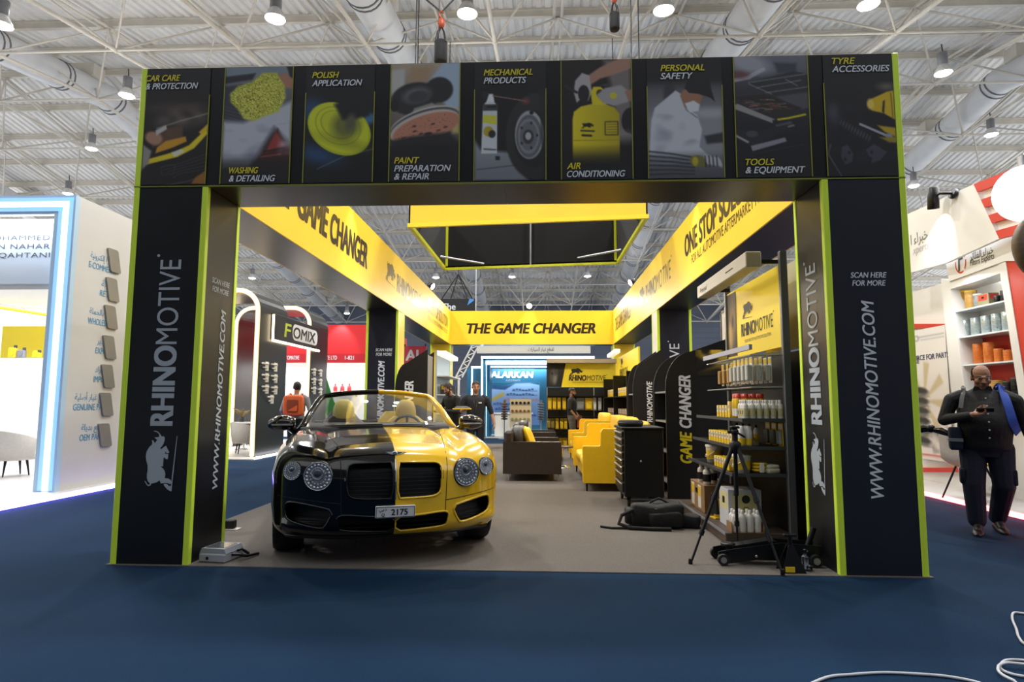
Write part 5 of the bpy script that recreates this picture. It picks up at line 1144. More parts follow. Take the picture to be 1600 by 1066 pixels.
# tub chair, counter, shelf boxes
UPH = mat('pale_upholstery', 'CFC9C2', .8, noise=.05, scale=30)
def tub_chair(lab, loc, rz, m, legm):
    t = thing('tub_chair', lab, 'chair', loc, rz)
    rings = []
    A = np.linspace(-2.3, 2.3, 17)
    g = G()
    for a in A:
        hb = .78 - .16 * (abs(a) / 2.3) ** 2; ro, ri = .34, .27; d = Vector((math.sin(a), math.cos(a), 0)); fl = 1.06
        rings.append([d * ri * .92 + EZ * .30, d * ro * .92 + EZ * .30, d * ro * fl + EZ * (hb - .03), d * (ro + ri) / 2 * fl + EZ * hb, d * ri * fl + EZ * (hb - .03)])
    g.loft(rings); g.done('backrest', m, t)
    g = G(); g.lathe([(.001, .26), (.29, .26), (.30, .30), (.29, .42), (.22, .46), (.001, .47)], n=20); g.done('seat', m, t)
    for a in (.8, 2.35, 3.9, 5.5): d = Vector((math.sin(a), math.cos(a), 0)); g = G(); g.cyl(d * .20 + EZ * .27, d * .25, .022, .010, 8); g.done('leg', legm, t)
c = at(10, 745, Z=.08); tub_chair('white tub chair with dark legs inside the glowing portal stand', (c.x, c.y + .1, .086), 2.6, UPH, BLKM)
t = thing('reception_counter', 'white curved reception counter behind the tub chair', 'counter', (-8.2, 10.95, .082)); g = G(); g.prism([(x * 1.0, y) for x, y in rrect(-.7, .75, -.35, .35, .33, 8)], 'z', .04, .92); g.done('counter_body', WHITE, t); g = G(); g.prism(rrect(-.74, .79, -.39, .39, .36, 8), 'z', .92, .96); g.done('counter_top', WHITE, t); g = G(); g.prism(rrect(-.66, .7, -.31, .31, .3, 8), 'z', .0, .04); g.done('plinth', MGREY, t)
for k, (px, m) in enumerate(((20, CAPY), (34, MGREY), (58, CAPY))):
    c = at(px, 552, Y=12.45); t = thing('auto_part_box', ('yellow box', 'grey mechanical part', 'yellow and grey part')[k] + ' on top of the white wall inside the portal', 'box', (c.x, 12.45, 2.202)); g = G(); g.box(-.085, .085, -.045, .045, 0, .22 - .05 * k, 0, .02); g.cyl((0, -.046, .1), (0, -.055, .1), .06); g.done('casing', m, t); g = G(); g.cyl((.05, 0, .2 - .05 * k), (.05, 0, .27 - .05 * k), .03); g.done('fitting', DGREY, t)
t = thing('yellow_backdrop', 'yellow board beyond the white wall inside the portal', 'board', (0, 0, 0)); a = at(2, 510, Y=16.); b = at(70, 556, Y=16.); g = G(); g.box(-14.5, b.x, 16, 16.05, .032, a.z); g.done('board_face', YELLOW2, t); g = G()
for x in (-14.4, -12.6): g.box(x, x + .06, 16.05, 16.3, .032, a.z)
g.done('support', ALU, t)

# ------------------------------------------------------------------ white and red stand on the right
t = thing('filter_stand', 'white and red exhibition stand with lit shelves at the far right', 'stand', (0, 0, 0))
PX = 6.05
def wallpoly(px, m, nm, X=PX, th=.05, par=None):
    g = G(); P = [at(x, y, X=X) for x, y in px]; g.prism([(p.y, p.z) for p in P], 'x', X, X + th); return g.done(nm, m, par or t)
g = G(); g.box(5.52, 10, 4.9, 13.5, .001, .08, 0, .004); g.done('platform', mat('platform_white'), t)
g = G(); g.box(PX + .25, PX + .3, 5.2, 13, .08, 3.2); g.done('back_wall', WHITE, t)
wallpoly([(1380, 352), (1521, 288), (1561, 373), (1478, 411), (1380, 438)], WHITE, 'upper_fascia', 5.75)
RST = mat('stripe_red', 'CE3A2E', .45)
def L4(a, b, k): return (a[0] + (b[0] - a[0]) * k, a[1] + (b[1] - a[1]) * k)
A0, A1, B0, B1 = (1521, 288), (1561, 373), (1660, 232), (1690, 340)
for k in range(7): wallpoly([L4(A0, A1, k / 7), L4(B0, B1, k / 7), L4(B0, B1, (k + 1) / 7), L4(A0, A1, (k + 1) / 7)], RST if k % 2 == 0 else WHITE, 'stripe_panel', 5.74 if k % 2 == 0 else 5.80)
sp = wallpoly([(1478, 411), (1576, 364), (1600, 352), (1600, 408), (1570, 408), (1483, 440)], WHITE, 'sign_panel', 5.9)
g = G(); q = at(1516, 407, X=5.9); g.text(ar('خبراء الفلاتر'), (5.9, q.y, q.z), -EY, EZ, .10, .44, .008, 0, 0); q = at(1516, 416, X=5.9); g.text('Filters Experts', (5.9, q.y, q.z), -EY, EZ, .085, .46, .006, .2)
q = at(1501, 411, X=5.9)
g.flat([(x, z) for x, z in ((-.055, -.11), (-.02, -.11), (-.01, .04), (.05, .045), (.055, .07), (-.0, .075), (.01, .10), (.08, .105), (.07, .14), (-.02, .13), (-.04, .09))], (5.9, q.y, q.z), -EY, EZ, 1, 0, .004)
for a0, a1, m in ((.5, 2.6, 1), (2.9, 5.2, 1), (5.5, 6.5, 1)): ar_ = np.linspace(a0, a1, 14); g.flat([(.115 * math.cos(a), .15 * math.sin(a)) for a in ar_] + [(.095 * math.cos(a), .125 * math.sin(a)) for a in ar_[::-1]], (5.9, q.y, q.z), -EY, EZ, 1, m, .003)
g.done('lettering', [BLACK, RST], sp)
g = G(); q = at(1450, 372, X=5.75); g.text(ar('خبراء ا'), (5.75, q.y, q.z), -EY, EZ, .16, .42, .006, 0, 0, .004, 'r'); q = at(1452, 388, X=5.75); g.text('xperts', (5.75, q.y, q.z), -EY, EZ, .12, .4, .004, .2, 1, .004, 'r'); g.done('lettering', [MGREY, mat('pale_grey_ink', 'B9B9BC', .5)], t)
# shelf recess
wallpoly([(1470, 436), (1483, 437), (1530, 760), (1500, 760)], WHITE, 'shelf_side', 5.92, .34); wallpoly([(1569, 409), (1600, 398), (1690, 790), (1630, 790)], RST, 'red_side', 5.92, .34)
wallpoly([(1560, 412), (1571, 408), (1632, 790), (1618, 790)], WHITE, 'shelf_side', 5.91, .34); wallpoly([(1483, 437), (1570, 408), (1573, 424), (1485, 452)], WHITE, 'shelf_head', 5.92, .34)
wallpoly([(1530, 520), (1580, 510), (1590, 600), (1545, 612)], RST, 'red_back', PX + .22, .02)
SHZ = []
for (xa, ya, xb, yb) in ((1488, 488, 1574, 468), (1494, 528, 1580, 514), (1502, 572, 1588, 561), (1508, 622, 1596, 614)):
    a = at(xa, ya, X=5.95); b = at(xb, yb, X=5.95); z = (a.z + b.z) / 2; SHZ.append(z); g = G(); g.box(5.94, PX + .22, b.y - .1, a.y + .05, z - .02, z); g.done('glass_shelf', mat('shelf_glass', 'DCE6E8', .1), t)
wallpoly([(1420, 506), (1486, 506), (1486, 513), (1420, 513)], RST, 'red_band', PX + .2, .05); wallpoly([(1420, 731), (1505, 731), (1505, 738), (1420, 738)], RST, 'red_band', PX + .2, .05)
g = G(); g.box(5.50, 5.52, 4.9, 13.5, .01, .07, 0, .004); g.done('floor_led', mat('led_floor_red', 'FFD0D0', .4, emit=8, ecol='FF5A60'), t)
p = Pic(40, 84, (232, 230, 230), 2.1); p.grad(0, 2.1, (236, 234, 232), (226, 214, 206))
for a in (-2.2, -1.4, -.6, .1, .9, 1.6): p.poly([(.3, 1.15), (.3 + .62 * math.cos(a - .12), 1.15 + .62 * math.sin(a - .12)), (.3 + .62 * math.cos(a + .16), 1.15 + .62 * math.sin(a + .16))], (206, 190, 156), .04)
for k in range(6): p.ell(.2, 1.0 + .16 * k, .22, .06, (62, 60, 60), .1, .03); p.ell(.2, 1.07 + .16 * k, .2, .03, (120, 116, 112), .1, .03)
p.put(p.mpoly([(.4, 1.6), (.9, 1.55), (.95, 1.9), (.45, 2.0)], .05) * p.cloud(18, 6), (70, 66, 64)); p.line([(.12, .12), (.95, .12)], .006, (150, 152, 160)); p.line([(.3, .17), (.95, .17)], .006, (170, 172, 178)); p.ell(.16, .14, .09, .05, (150, 152, 160)); p.ell(.16, .14, .05, .03, (235, 235, 235)); p.line([(.1, 2.03), (.9, 2.03)], .01, (200, 60, 50))
a = at(1424, 518, X=PX + .2); b = at(1492, 724, X=PX + .2); ps = p.sheet('poster', t, (PX + .19, a.y, b.z), -EY, EZ, a.y - b.y, a.z - b.z)
g = G(); q = at(1484, 558, X=PX + .19); g.text('RESOURCE FOR PARTS', (PX + .19, q.y, q.z), -EY, EZ, .085, 1.15, .02, 0, 0, .008, 'r'); q = at(1437, 568, X=PX + .19); g.text('THE FUTURE', (PX + .19, q.y, q.z), -EY, EZ, .085, .6, .02, 0, 0, .008, 'r'); g.done('lettering', mat('poster_blue', '2B3566', .5), ps)
light('AREA', 'stand_fill', (5.85, 8.6, 3.05), 22, (1, 1, 1), (6.1, 8.6, 0), size=(.2, 2)); light('AREA', 'stand_fill', (7.6, 8.5, 4.6), 120, (1, 1, 1), (6.4, 8.5, 0), size=(2, 4))  # area fills added to brighten this stand, without lamp fixtures
# products on the right stand's shelves
def cyl_part(lab, grp, h, r, m, m2, loc):
    t = thing('filter_cartridge', lab, 'filter', loc, 0, grp); g = G(); g.lathe([(.001, 0), (r * .9, 0), (r, .01), (r, h - .01), (r * .9, h), (.001, h)], n=16)
    for k in range(4): z = h * (.2 + .2 * k); g.tube(g.ring((0, 0, z), (0, 0, 1), r, 16), .003, 4, closed=True)
    g.done('filter_body', m, t); g = G(); g.lathe([(r * 1.02, h * .92), (r * 1.02, h), (r * .4, h + .004), (.001, h + .004)], n=16); g.done('end_cap', m2, t); return t
TANM = mat('filter_tan', 'B8904A', .5, noise=.1, scale=50); CLR = mat('filter_clear', 'A7B4B8', .15, .3, noise=.15, scale=40); ORG = mat('filter_orange', 'D0732E', .35, noise=.12, scale=40); OLV = mat('filter_olive', '857F62', .6)
def row(px0, px1, n, si, h, r, m, m2, lab, grp, dx=.14):
    for k in range(n):
        q = at(px0 + (px1 - px0) * (k + .5) / n, 480, X=5.95 + dx)
        cyl_part(lab, grp, h[k % len(h)], r, m, m2, (5.95 + dx, q.y, SHZ[si] + .002))
row(1494, 1526, 2, 0, (.30, .27), .075, TANM, CAPY, 'tall tan filter cartridge on the top lit shelf', 'tan filters on the top shelf')
row(1524, 1534, 1, 0, (.2,), .055, MGREY, WHITE, 'short grey filter cartridge beside the tan ones on the top lit shelf', None)
q = at(1544, 470, X=6.1); t2 = carton('olive panel filter box with red edge on the top lit shelf', None, .22, .14, .17, OLV, RST, 'filter_box'); t2.location = (6.1, q.y, SHZ[0] + .002)
row(1555, 1576, 2, 0, (.11, .16), .045, BLKM, DGREY, 'small black filter at the right of the top lit shelf', 'black filters on the top shelf')
row(1499, 1582, 5, 1, (.25,), .07, CLR, CLR, 'silvery clear filter cartridge on the second lit shelf', 'silvery filters on the second shelf')
row(1517, 1550, 2, 2, (.28,), .075, ORG, ORG, 'tall orange filter cartridge on the third lit shelf', 'orange filters on the third shelf'); row(1548, 1592, 3, 2, (.18, .15, .12), .055, ORG, ORG, 'shorter orange filter to the right of the tall orange pair', 'short orange filters on the third shelf')
row(1540, 1560, 1, 3, (.2,), .09, TANM, TANM, 'brass coloured filter behind the standing man\'s shoulder', None); row(1560, 1598, 3, 3, (.18, .22), .06, BLKM, DGREY, 'black filter on the lowest lit shelf beside the man', 'black filters on the lowest shelf')
# spotlight, globe lamp, wooden disc, chair
q = at(1487, 302, X=5.7); t = thing('wall_spotlight', 'black cylinder spotlight on an arm above the white fascia', 'spotlight', q); g = G(); g.cyl((.04, 0, -.02), (.0, 0, .0), .07); g.tube([(0, 0, 0), (-.12, .06, .02), (-.14, .12, .0)], .02, 6); g.done('mount', BLKM, t)
d = Vector((.1, .25, -1)).normalized(); c = Vector((-.15, .16, .0)); g = G(); g.lathe([(.05, .14), (.07, .13), (.075, -.16), (.065, -.17), (.06, -.1), (.001, -.1)], c, -d, 18); g.done('lamp_housing', BLKM, t)
light('SPOT', 'wall_spot_light', q + c + d * .1, 130, (1, 1, 1), q + c + d + Vector((.35, .1, 0)), .05, 1.3, .6)
q = at(1604, 302, X=5.36); t = thing('globe_lamp', 'large round white glowing lamp cut by the right picture edge', 'lamp', q); g = G(); g.ell((0, 0, 0), .31, n=28); g.done('globe', mat('globe_glow', 'FFFFFF', .4, emit=2.2), t); g = G(); g.cyl((0, 0, .29), (0, 0, .42), .06); g.tube([(0, 0, .4), (.12, 0, .75), (.24, 0, .9)], .012, 6); g.done('hanger_rod', ALU, t)
q = at(1648, 385, Y=6.1); t = thing('wooden_disc', 'brown wooden disc sign cut by the right picture edge below the globe lamp', 'sign', q); g = G(); g.lathe([(.001, -.05), (.37, -.05), (.38, 0), (.37, .05), (.001, .05)], (0, 0, 0), (0, 1, 0), 36); g.done('disc', mat('disc_wood', '6A5847', .5, noise=.2, scale=3, stretch=(1, 1, 12)), t); g = G(); g.tube([(0, 0, .37), (0, 0, 2.2)], .01, 5); g.done('hanger_rod', ALU, t)
c = at(1492, 748, Z=.08); t = thing('shell_chair', 'pale shell chair with yellow cushion and black splayed legs behind the man', 'chair', (5.58, 8.42, .089), 1.9)
g = G(); vs = []
for j in range(9):
    for i in range(9):
        u = i / 8 * 2 - 1; v = j / 8; y = -.22 + .42 * min(v * 2, 1) + .10 * max(0, v - .5); z = .42 + .05 * u * u + max(0, v - .45) ** .8 * .75 + .04 * (1 - min(v * 3, 1)); vs.append((u * (.24 - .06 * max(0, v - .6)), y, z))
fs = [(j * 9 + i, j * 9 + i + 1, j * 9 + i + 10, j * 9 + i + 9) for j in range(8) for i in range(8)]
g.add(vs, fs, 0, True); g.add([(x, y, z - .02) for x, y, z in vs], fs, 0, True); g.done('seat_shell', UPH, t); g = G(); pad(g, -.19, .19, -.18, .16, .43, .49); g.done('seat_pad', YELLOW2, t)
for a, b in ((-1, -1), (1, -1), (-1, 1), (1, 1)): g = G(); g.cyl((a * .12, b * .1, .42), (a * .24, b * .22, 0.001), .014, .010, 8); g.done('leg', BLKM, t)

# ------------------------------------------------------------------ arched black stand with the sign
AX = -6.62
def arch_portal(lab, y0, y1, zt):
    t = thing('led_arch', lab, 'arch', (0, 0, 0), 0, 'black arches edged in warm light'); w = 2.3; r = .55
    out = [(AX, .032)] + [(AX - r + r * math.cos(a), zt - r + r * math.sin(a)) for a in np.linspace(0, PI / 2, 9)] + [(AX - w + r - r * math.sin(a), zt - r + r * math.cos(a)) for a in np.linspace(0, PI / 2, 9)] + [(AX - w, .032)]
    ri = r - .13; inn = [(AX - .13, .032)] + [(AX - r + ri * math.cos(a), zt - r + ri * math.sin(a)) for a in np.linspace(0, PI / 2, 9)] + [(AX - w + r - ri * math.sin(a), zt - r + ri * math.cos(a)) for a in np.linspace(0, PI / 2, 9)] + [(AX - w + .13, .032)]
    g = G(); n = len(out); vs = [(x, y, z) for y in (y0, y1) for q in (out, inn) for x, z in q]
    for k in range(n - 1):
        a = k; g.f += []
    fs = []
    for k in range(n - 1):
        fs += [(k, k + 1, n + k + 1, n + k), (2 * n + k, 2 * n + k + 1, 3 * n + k + 1, 3 * n + k), (k, k + 1, 2 * n + k + 1, 2 * n + k), (n + k, n + k + 1, 3 * n + k + 1, 3 * n + k)]
    g.add(vs, fs, 0, False); g.done('arch_shell', mat('arch_black', '120F0D', .35, noise=.1, scale=4), t)
    mid = [((a[0] * .5 + b[0] * .5), a[1] * .5 + b[1] * .5) for a, b in zip(out, inn)]
    g = G(); g.tube([(x, y0 - .015, max(z, .05)) for x, z in mid], .035, 6); g.done('led_strip', LEDW, t)
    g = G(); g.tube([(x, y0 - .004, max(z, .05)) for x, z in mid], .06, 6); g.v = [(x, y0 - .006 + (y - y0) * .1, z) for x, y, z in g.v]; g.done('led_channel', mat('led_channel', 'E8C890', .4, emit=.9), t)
    return t
arch_portal('black arch edged in warm light nearest the left pillar', 14.3, 15.9, 4.02); arch_portal('second black arch edged in warm light, behind the yellow and white sign', 17.6, 19.0, 4.1)
t = thing('projecting_sign', 'black sign reading FOMIX between the two lit arches', 'sign', (0, 0, 0))
a = at(429, 489, X=AX + .06); b = at(429, 531, X=AX + .06); c = at(500, 517, X=AX + .06)
g = G(); g.box(AX - .0, AX + .06, a.y, c.y, b.z, a.z, 0, .015); g.done('sign_body', BLACK, t)
g = G(); g.tube([(AX + .05, a.y - .02, a.z - .04), (AX + .05, a.y - .02, b.z - .02), (AX + .05, c.y, b.z - .02)], .03, 6); g.done('led_strip', LEDW, t)
hh = a.z - b.z; ln = c.y - a.y
g = G(); o = (AX + .06, a.y + ln * .2, b.z + hh * .22); g.text('F', o, EY, EZ, hh * .55, ln * .13, .03, .1, 1); g.flat(rrect(ln * .16, ln * .74, -hh * .06, hh * .6, hh * .28, 5), o, EY, EZ, 1, 0, .003); g.text('OMIX', (AX + .06, a.y + ln * .38, b.z + hh * .26), EY, EZ, hh * .46, ln * .5, .03, .1, 2, .006); g.done('lettering', [WHITETX, mat('fomix_green', 'B9C934', .4), BLACK], t)
def bracket(lab, grp, loc):
    t = thing('door_handle_set', lab, 'handle set', loc, 0, grp); g = G(); g.box(0, .02, .06, .24, -.11, .11, 0, .004); g.done('plate', PWH, t); g = G(); g.cyl((.02, .12, .05), (.06, .12, .05), .022, n=8); g.tube([(.06, .13, .05), (.065, -.22, .055)], .022, 6); g.cyl((.02, .1, -.04), (.05, .1, -.04), .022, n=8); g.tube([(.045, .1, -.04), (.045, -.12, -.04)], .018, 6); g.done('lever', PWH, t); return t
pr = None
for pxs, pys, wh, grp in (((412, 426), (572, 590, 608), 'first', 'handle sets on the first arch'), ((488, 498), (581, 596, 610), 'second', 'handle sets on the second arch')):
    for i, px in enumerate(pxs):
        for py in pys:
            q = at(px, py + i * 1.5, X=AX - .002); lab = 'small white handle set mounted on the %s lit black arch' % wh
            if pr is None: pr = bracket(lab, grp, q)
            else: dup(pr, q, None, lab, grp)
q = at(420, 624, X=AX - .002); dup(pr, q, None, 'lowest single white handle set on the first lit black arch', 'handle sets on the first arch')
t = thing('stand_platform', 'low white platform with a lit edge under the black arches', 'platform', (0, 0, 0)); g = G(); g.box(-14, -6.45, 13.9, 21.0, .001, .03); g.done('deck', WHITE, t); g = G(); g.box(-6.47, -6.42, 13.9, 21.0, .03, .06); g.done('floor_led', LED, t)
t = thing('green_partition', 'slanted green partition beside the second lit arch', 'partition', (0, 0, 0)); a = at(505, 575, Y=19.6); b = at(521, 626, Y=19.6); g = G(); g.prism([(a.x - .35, .032), (b.x + .75, .032), (b.x, b.z), (a.x, a.z), (a.x - .12, a.z + .25), (a.x - .35, a.z + .25)], 'y', 19.6, 19.65); g.done('panel_face', mat('green_panel', '2E7D3A', .5), t); g = G(); g.box(a.x - .3, a.x - .24, 19.65, 19.8, .032, 2.2); g.done('support', ALU, t)

# ------------------------------------------------------------------ red stand behind
t = thing('red_stand', 'red and white exhibition stand with a company fascia behind the lit arches', 'stand', (0, 0, 0)); RY = 21.2
fz_ = lambda py: at(500, py, Y=RY).z
g = G(); g.box(-15, -5.75, RY, RY + .1, fz_(553), fz_(508)); rf = g.done('fascia_top', RED, t); g = G(); g.box(-15, -5.7, RY - .06, RY + .1, fz_(567), fz_(553)); fb = g.done('fascia_band', mat('band_red', 'B21F2B', .45), t)
g = G()
for px, s in ((440, 'AUTOMATIVE'), (507, 'PTE LTD'), (539, '1-821'), (366, 'PTE LTD')): q = at(px, 562, Y=RY - .06); g.text(s, (q.x, q.y, q.z), EX, EZ, .14, len(s) * .062, .01)
q = at(388, 531, Y=RY); g.flat([(.28 * math.cos(a), .28 * math.sin(a)) for a in np.linspace(0, 6.28, 25)[:-1]], (q.x, RY, q.z), EX, EZ, 1, 0, .01); g.flat([(.22 * math.cos(a), .22 * math.sin(a)) for a in np.linspace(0, 6.28, 25)[:-1]], (q.x, RY, q.z), EX, EZ, 1, 1, .02); g.text('SD', (q.x, RY, q.z - .08), EX, EZ, .16, .3, .02, 0, 0, .03, 'c'); g.done('lettering', [WHITETX, RED], fb)
g = G(); g.box(-15, -5.75, RY + 1.5, RY + 1.6, .03, fz_(567) + .3); g.done('back_wall', WHITE, t); g = G(); g.box(-6.0, -5.7, RY, RY + 1.5, .03, fz_(567)); g.done('side_column', WHITE, t)
g = G(); g.box(-5.75, -5.65, RY, 26, fz_(567), fz_(508)); g.done('fascia_side', RED, t); g = G(); g.box(-5.75, -5.65, RY + .3, 26, .03, fz_(567)); g.done('side_wall', WHITE, t)
for px in (528, 395, 460): q = at(px, 508, Y=RY - .35); light('SPOT', 'fascia_spot', (q.x, RY - .4, fz_(508) + .25), 90, (1, .95, .9), (q.x, RY + .05, fz_(545)), .05, 1.3, .6)
light('AREA', 'stand_fill', (-9, RY + .8, 2.6), 190, (1, 1, 1), (-9, RY + .8, 0), size=(6, .8))  # fixtureless area fill added between fascia and back wall
for k, px in enumerate((523, 534, 545)): q = at(px, 612, Y=RY + 1.3); t2 = thing('red_bottle', 'small red bottle on the white shelf of the red stand', 'bottle', (q.x, RY + 1.35, q.z), 0, 'red bottles on the red stand'); g = G(); g.lathe([(.001, 0), (.08, 0), (.08, .16), (.04, .22), (.03, .24)], n=10); g.done('body', RED, t2); g = G(); g.lathe([(.035, .24), (.035, .3), (.001, .3)], n=10); g.done('cap', RED, t2)
q = at(535, 612.5, Y=RY + 1.3); t = thing('wall_shelf', 'white wall shelf carrying the red bottles', 'shelf', (q.x, RY + 1.32, q.z - .05)); g = G(); g.box(-.6, .6, -.15, .17, 0, .045); g.done('shelf_board', WHITE, t); g = G(); g.box(-.5, -.45, .1, .17, -.12, 0); g.box(.45, .5, .1, .17, -.12, 0); g.done('bracket', ALU, t)
for k, (px, py, m) in enumerate(((372, 600, 'blue'), (385, 604, 'blue'), (371, 622, 'blue'), (386, 622, 'blue'), (388, 569, 'black'), (387, 586, 'black'))):
    q = at(px, py, Y=RY + 1.4); t = thing('framed_panel' if m == 'blue' else 'car_part', ('blue picture panel on the wall between the left pillar and lit arch, number %s down' if m == 'blue' else 'black car part on the wall left of the first lit arch, %s of two') % (('one', 'two', 'three', 'four')[k] if m == 'blue' else ('upper', 'lower')[k - 4]), 'panel' if m == 'blue' else 'car part', (q.x, RY + 1.49, q.z))
    g = G(); g.box(-.13, .13, -.03, 0, -.2, .2, 0, .01); g.done('backing_board', WHITE if m == 'blue' else MGREY, t)
    g = G(); 
    if m == 'blue': g.box(-.11, .11, -.036, -.03, -.17, .17)
    else: g.lathe([(.05, -.14), (.16, -.12), (.2, 0), (.12, .12), (.05, .15)], (0, -.24, 0), (0, 0, 1), 14)
    g.done('picture_face' if m == 'blue' else 'housing', mat('panel_blue', '4A78C0', .5, noise=.5, scale=9) if m == 'blue' else BLKM, t)
c = at(374, 712, Z=.03); tub_chair('cream tub chair seen between the left pillar and the first lit arch', (c.x - .12, c.y + .5, .037), 2.2, UPH, BLKM)
q = at(384, 648, Y=16.5); t = thing('bistro_table', 'white round table with a plant behind the cream chair', 'table', (q.x, 16.5, .031)); g = G(); g.lathe([(.001, .70), (.4, .70), (.4, .73), (.001, .735)], n=24); g.done('tabletop', WHITE, t); g = G(); g.cyl((0, 0, .0), (0, 0, .7), .035); g.lathe([(.25, 0), (.24, .02), (.04, .03)], n=20); g.done('pedestal', STEEL, t)
t = thing('potted_plant', 'small straw coloured plant on the white round table', 'plant', (q.x - .1, 16.5, .768)); g = G(); g.lathe([(.001, 0), (.06, 0), (.08, .12), (.07, .12)], n=14); g.done('pot', DGREY, t); g = G()
for k in range(40): a = rnd.random() * 6.28; l = .12 + .16 * rnd.random(); g.tube([(0, 0, .1), (l * .5 * math.cos(a), l * .5 * math.sin(a), .1 + l * .8), (l * math.cos(a), l * math.sin(a), .1 + l)], [.008, .012, .004], 4)
g.done('foliage', mat('straw', '9A8556', .8), t)

# ------------------------------------------------------------------ blue neon stand at the back
t = thing('neon_stand', 'teal exhibition stand with nested neon frames reading ALARKAN at the back', 'stand', (0, 0, 0)); NY = 23.0
TEAL = mat('teal_wall', '1F6384', .45, noise=.05, scale=2); z_ = lambda py, Y=NY: at(800, py, Y=Y).z; x_ = lambda px, Y=NY: at(px, 600, Y=Y).x
g = G(); g.box(x_(746), x_(922), NY - .3, NY - .2, z_(553), z_(541)); fb = g.done('fascia_board', mat('fascia_grey', 'C9C9C6', .5), t); g = G(); g.text(ar('لقطع غيار السيارات'), (x_(845), NY - .3, z_(549.5)), EX, EZ, .13, .95, .008, 0, 0, .005, 'c'); g.done('lettering', DGREY, fb)
for k, (xa, xb, yt, Y) in enumerate(((751, 930, 556, NY), (757, 914, 563, NY + .7), (762, 914, 571, NY + 1.3))):
    X0, X1, Z1 = x_(xa, Y), x_(xb, Y), z_(yt, Y); w = (.16, .2, .12)[k]
    g = G(); g.box(X0, X0 + w, Y, Y + .6, .02, Z1); g.box(X0, X1, Y, Y + .6, Z1 - w, Z1); g.box(X1 - w, X1, Y, Y + .6, .02, Z1); fr = g.done('portal_frame', TEAL, t)
    g = G(); g.box(X0 + .02, X0 + .08, Y - .03, Y, .04, Z1 - .02); g.box(X0 + .02, X1 - .02, Y - .03, Y, Z1 - (.1, .17, .09)[k], Z1 - .02); g.done('neon_tube', mat('neon_white', 'DDF2FF', .4, emit=5), fr)
X0, X1 = x_(735), x_(752); g = G(); g.box(X0, X1, NY + .3, NY + .8, .02, z_(572)); fr = g.done('side_block', TEAL, t); g = G(); g.box(X0, X0 + .05, NY + .27, NY + .3, .1, z_(572)); g.box(X0, X1, NY + .27, NY + .3, z_(572) - .07, z_(572)); g.done('neon_tube', mat('neon_white'), fr)
BYW = NY + 2.4; g = G(); g.box(-3, 2.6, BYW, BYW + .1, .02, z_(575, BYW)); g.done('back_wall', TEAL, t); g = G(); g.box(-2.2, 2.2, NY, BYW, 0.001, .02); g.done('platform', mat('platform_white'), t)
g = G(); g.text('ALARKAN', (x_(767, BYW), BYW, z_(590, BYW)), EX, EZ, .26, x_(833, BYW) - x_(767, BYW), .03, .1, 0, .02); g.text('AUTO PARTS', (x_(790, BYW), BYW, z_(596, BYW)), EX, EZ, .07, .6, 0, 0, 1, .02); g.done('lettering', [mat('sign_glow', 'FFFFFF', .4, emit=1.6), mat('pale_grey_ink')], t)
p = Pic(76, 66, (150, 185, 225), .86); p.grad(0, .86, (150, 190, 232), (110, 150, 215)); p.poly([(0, 0), (1, 0), (1, .06), (.8, .02), (.5, .03), (.2, .11), (0, .08)], (24, 92, 122), .02); p.poly([(0, .04), (.2, .1), (.5, .04), (.3, .16), (0, .14)], (40, 80, 130), .02); p.poly([(.02, .34), (.26, .2), (.3, .26), (.06, .4)], (190, 170, 90), .02)
for y, x0, x1, c in ((.16, .45, .95, (40, 70, 130)), (.25, .33, .95, (40, 70, 130)), (.35, .28, 1, (190, 130, 150)), (.44, .06, .45, (60, 90, 170)), (.54, .1, .5, (60, 90, 170)), (.66, .06, .95, (50, 80, 170)), (.75, .1, .8, (50, 80, 170))):
    for k in range(int((x1 - x0) * 16)): p.ell(x0 + .03 + k / 16, y + .012 * math.sin(k * 5.), .025, .016, c)
    p.line([(x0, y + .02), (x1, y + .02)], .005, c)
p.sheet('poster', t, (x_(766, BYW), BYW - .01, z_(664, BYW)), EX, EZ, x_(843, BYW) - x_(766, BYW), z_(597, BYW) - z_(664, BYW))
light('AREA', 'stand_fill', (-.6, NY + 1.2, 3.0), 420, (.85, .94, 1), (-.6, NY + 1.2, 0), size=(2.6, 1.6))  # added area fill brightens the teal stand, no fixture modelled
t = thing('white_counter', 'white counter in front of the teal back wall', 'counter', (x_(792), NY + .9, .021)); g = G(); g.box(-.5, .9, -.3, .3, 0, .85, 0, .02); g.done('counter_body', WHITE, t); g = G(); g.box(-.55, .95, -.35, .35, .85, .9, 0, .01); g.done('counter_top', WHITE, t)
t = thing('parts_display', 'beige parts display board with rows of small parts in the teal stand', 'display board', (x_(813), NY + .3, .021)); g = G(); g.box(-.4, .4, 0, .06, .55, 1.42); g.done('board_face', mat('board_beige', 'C2AE8A', .5), t); g = G(); g.box(-.4, -.34, 0, .06, 0, .55); g.box(.34, .4, 0, .06, 0, .55); g.done('leg', mat('board_beige'), t)
for r in range(3):
    for k in range(5): g = G(); g.cyl((-.3 + .15 * k, -.05, 1.28 - .3 * r), (-.3 + .15 * k, 0, 1.28 - .3 * r), .05, n=10); g.done('display_part', [BLKM, mat('copper', 'A5733A', .3, .8), mat('olive_part', '7E8A50', .5)][r], t)
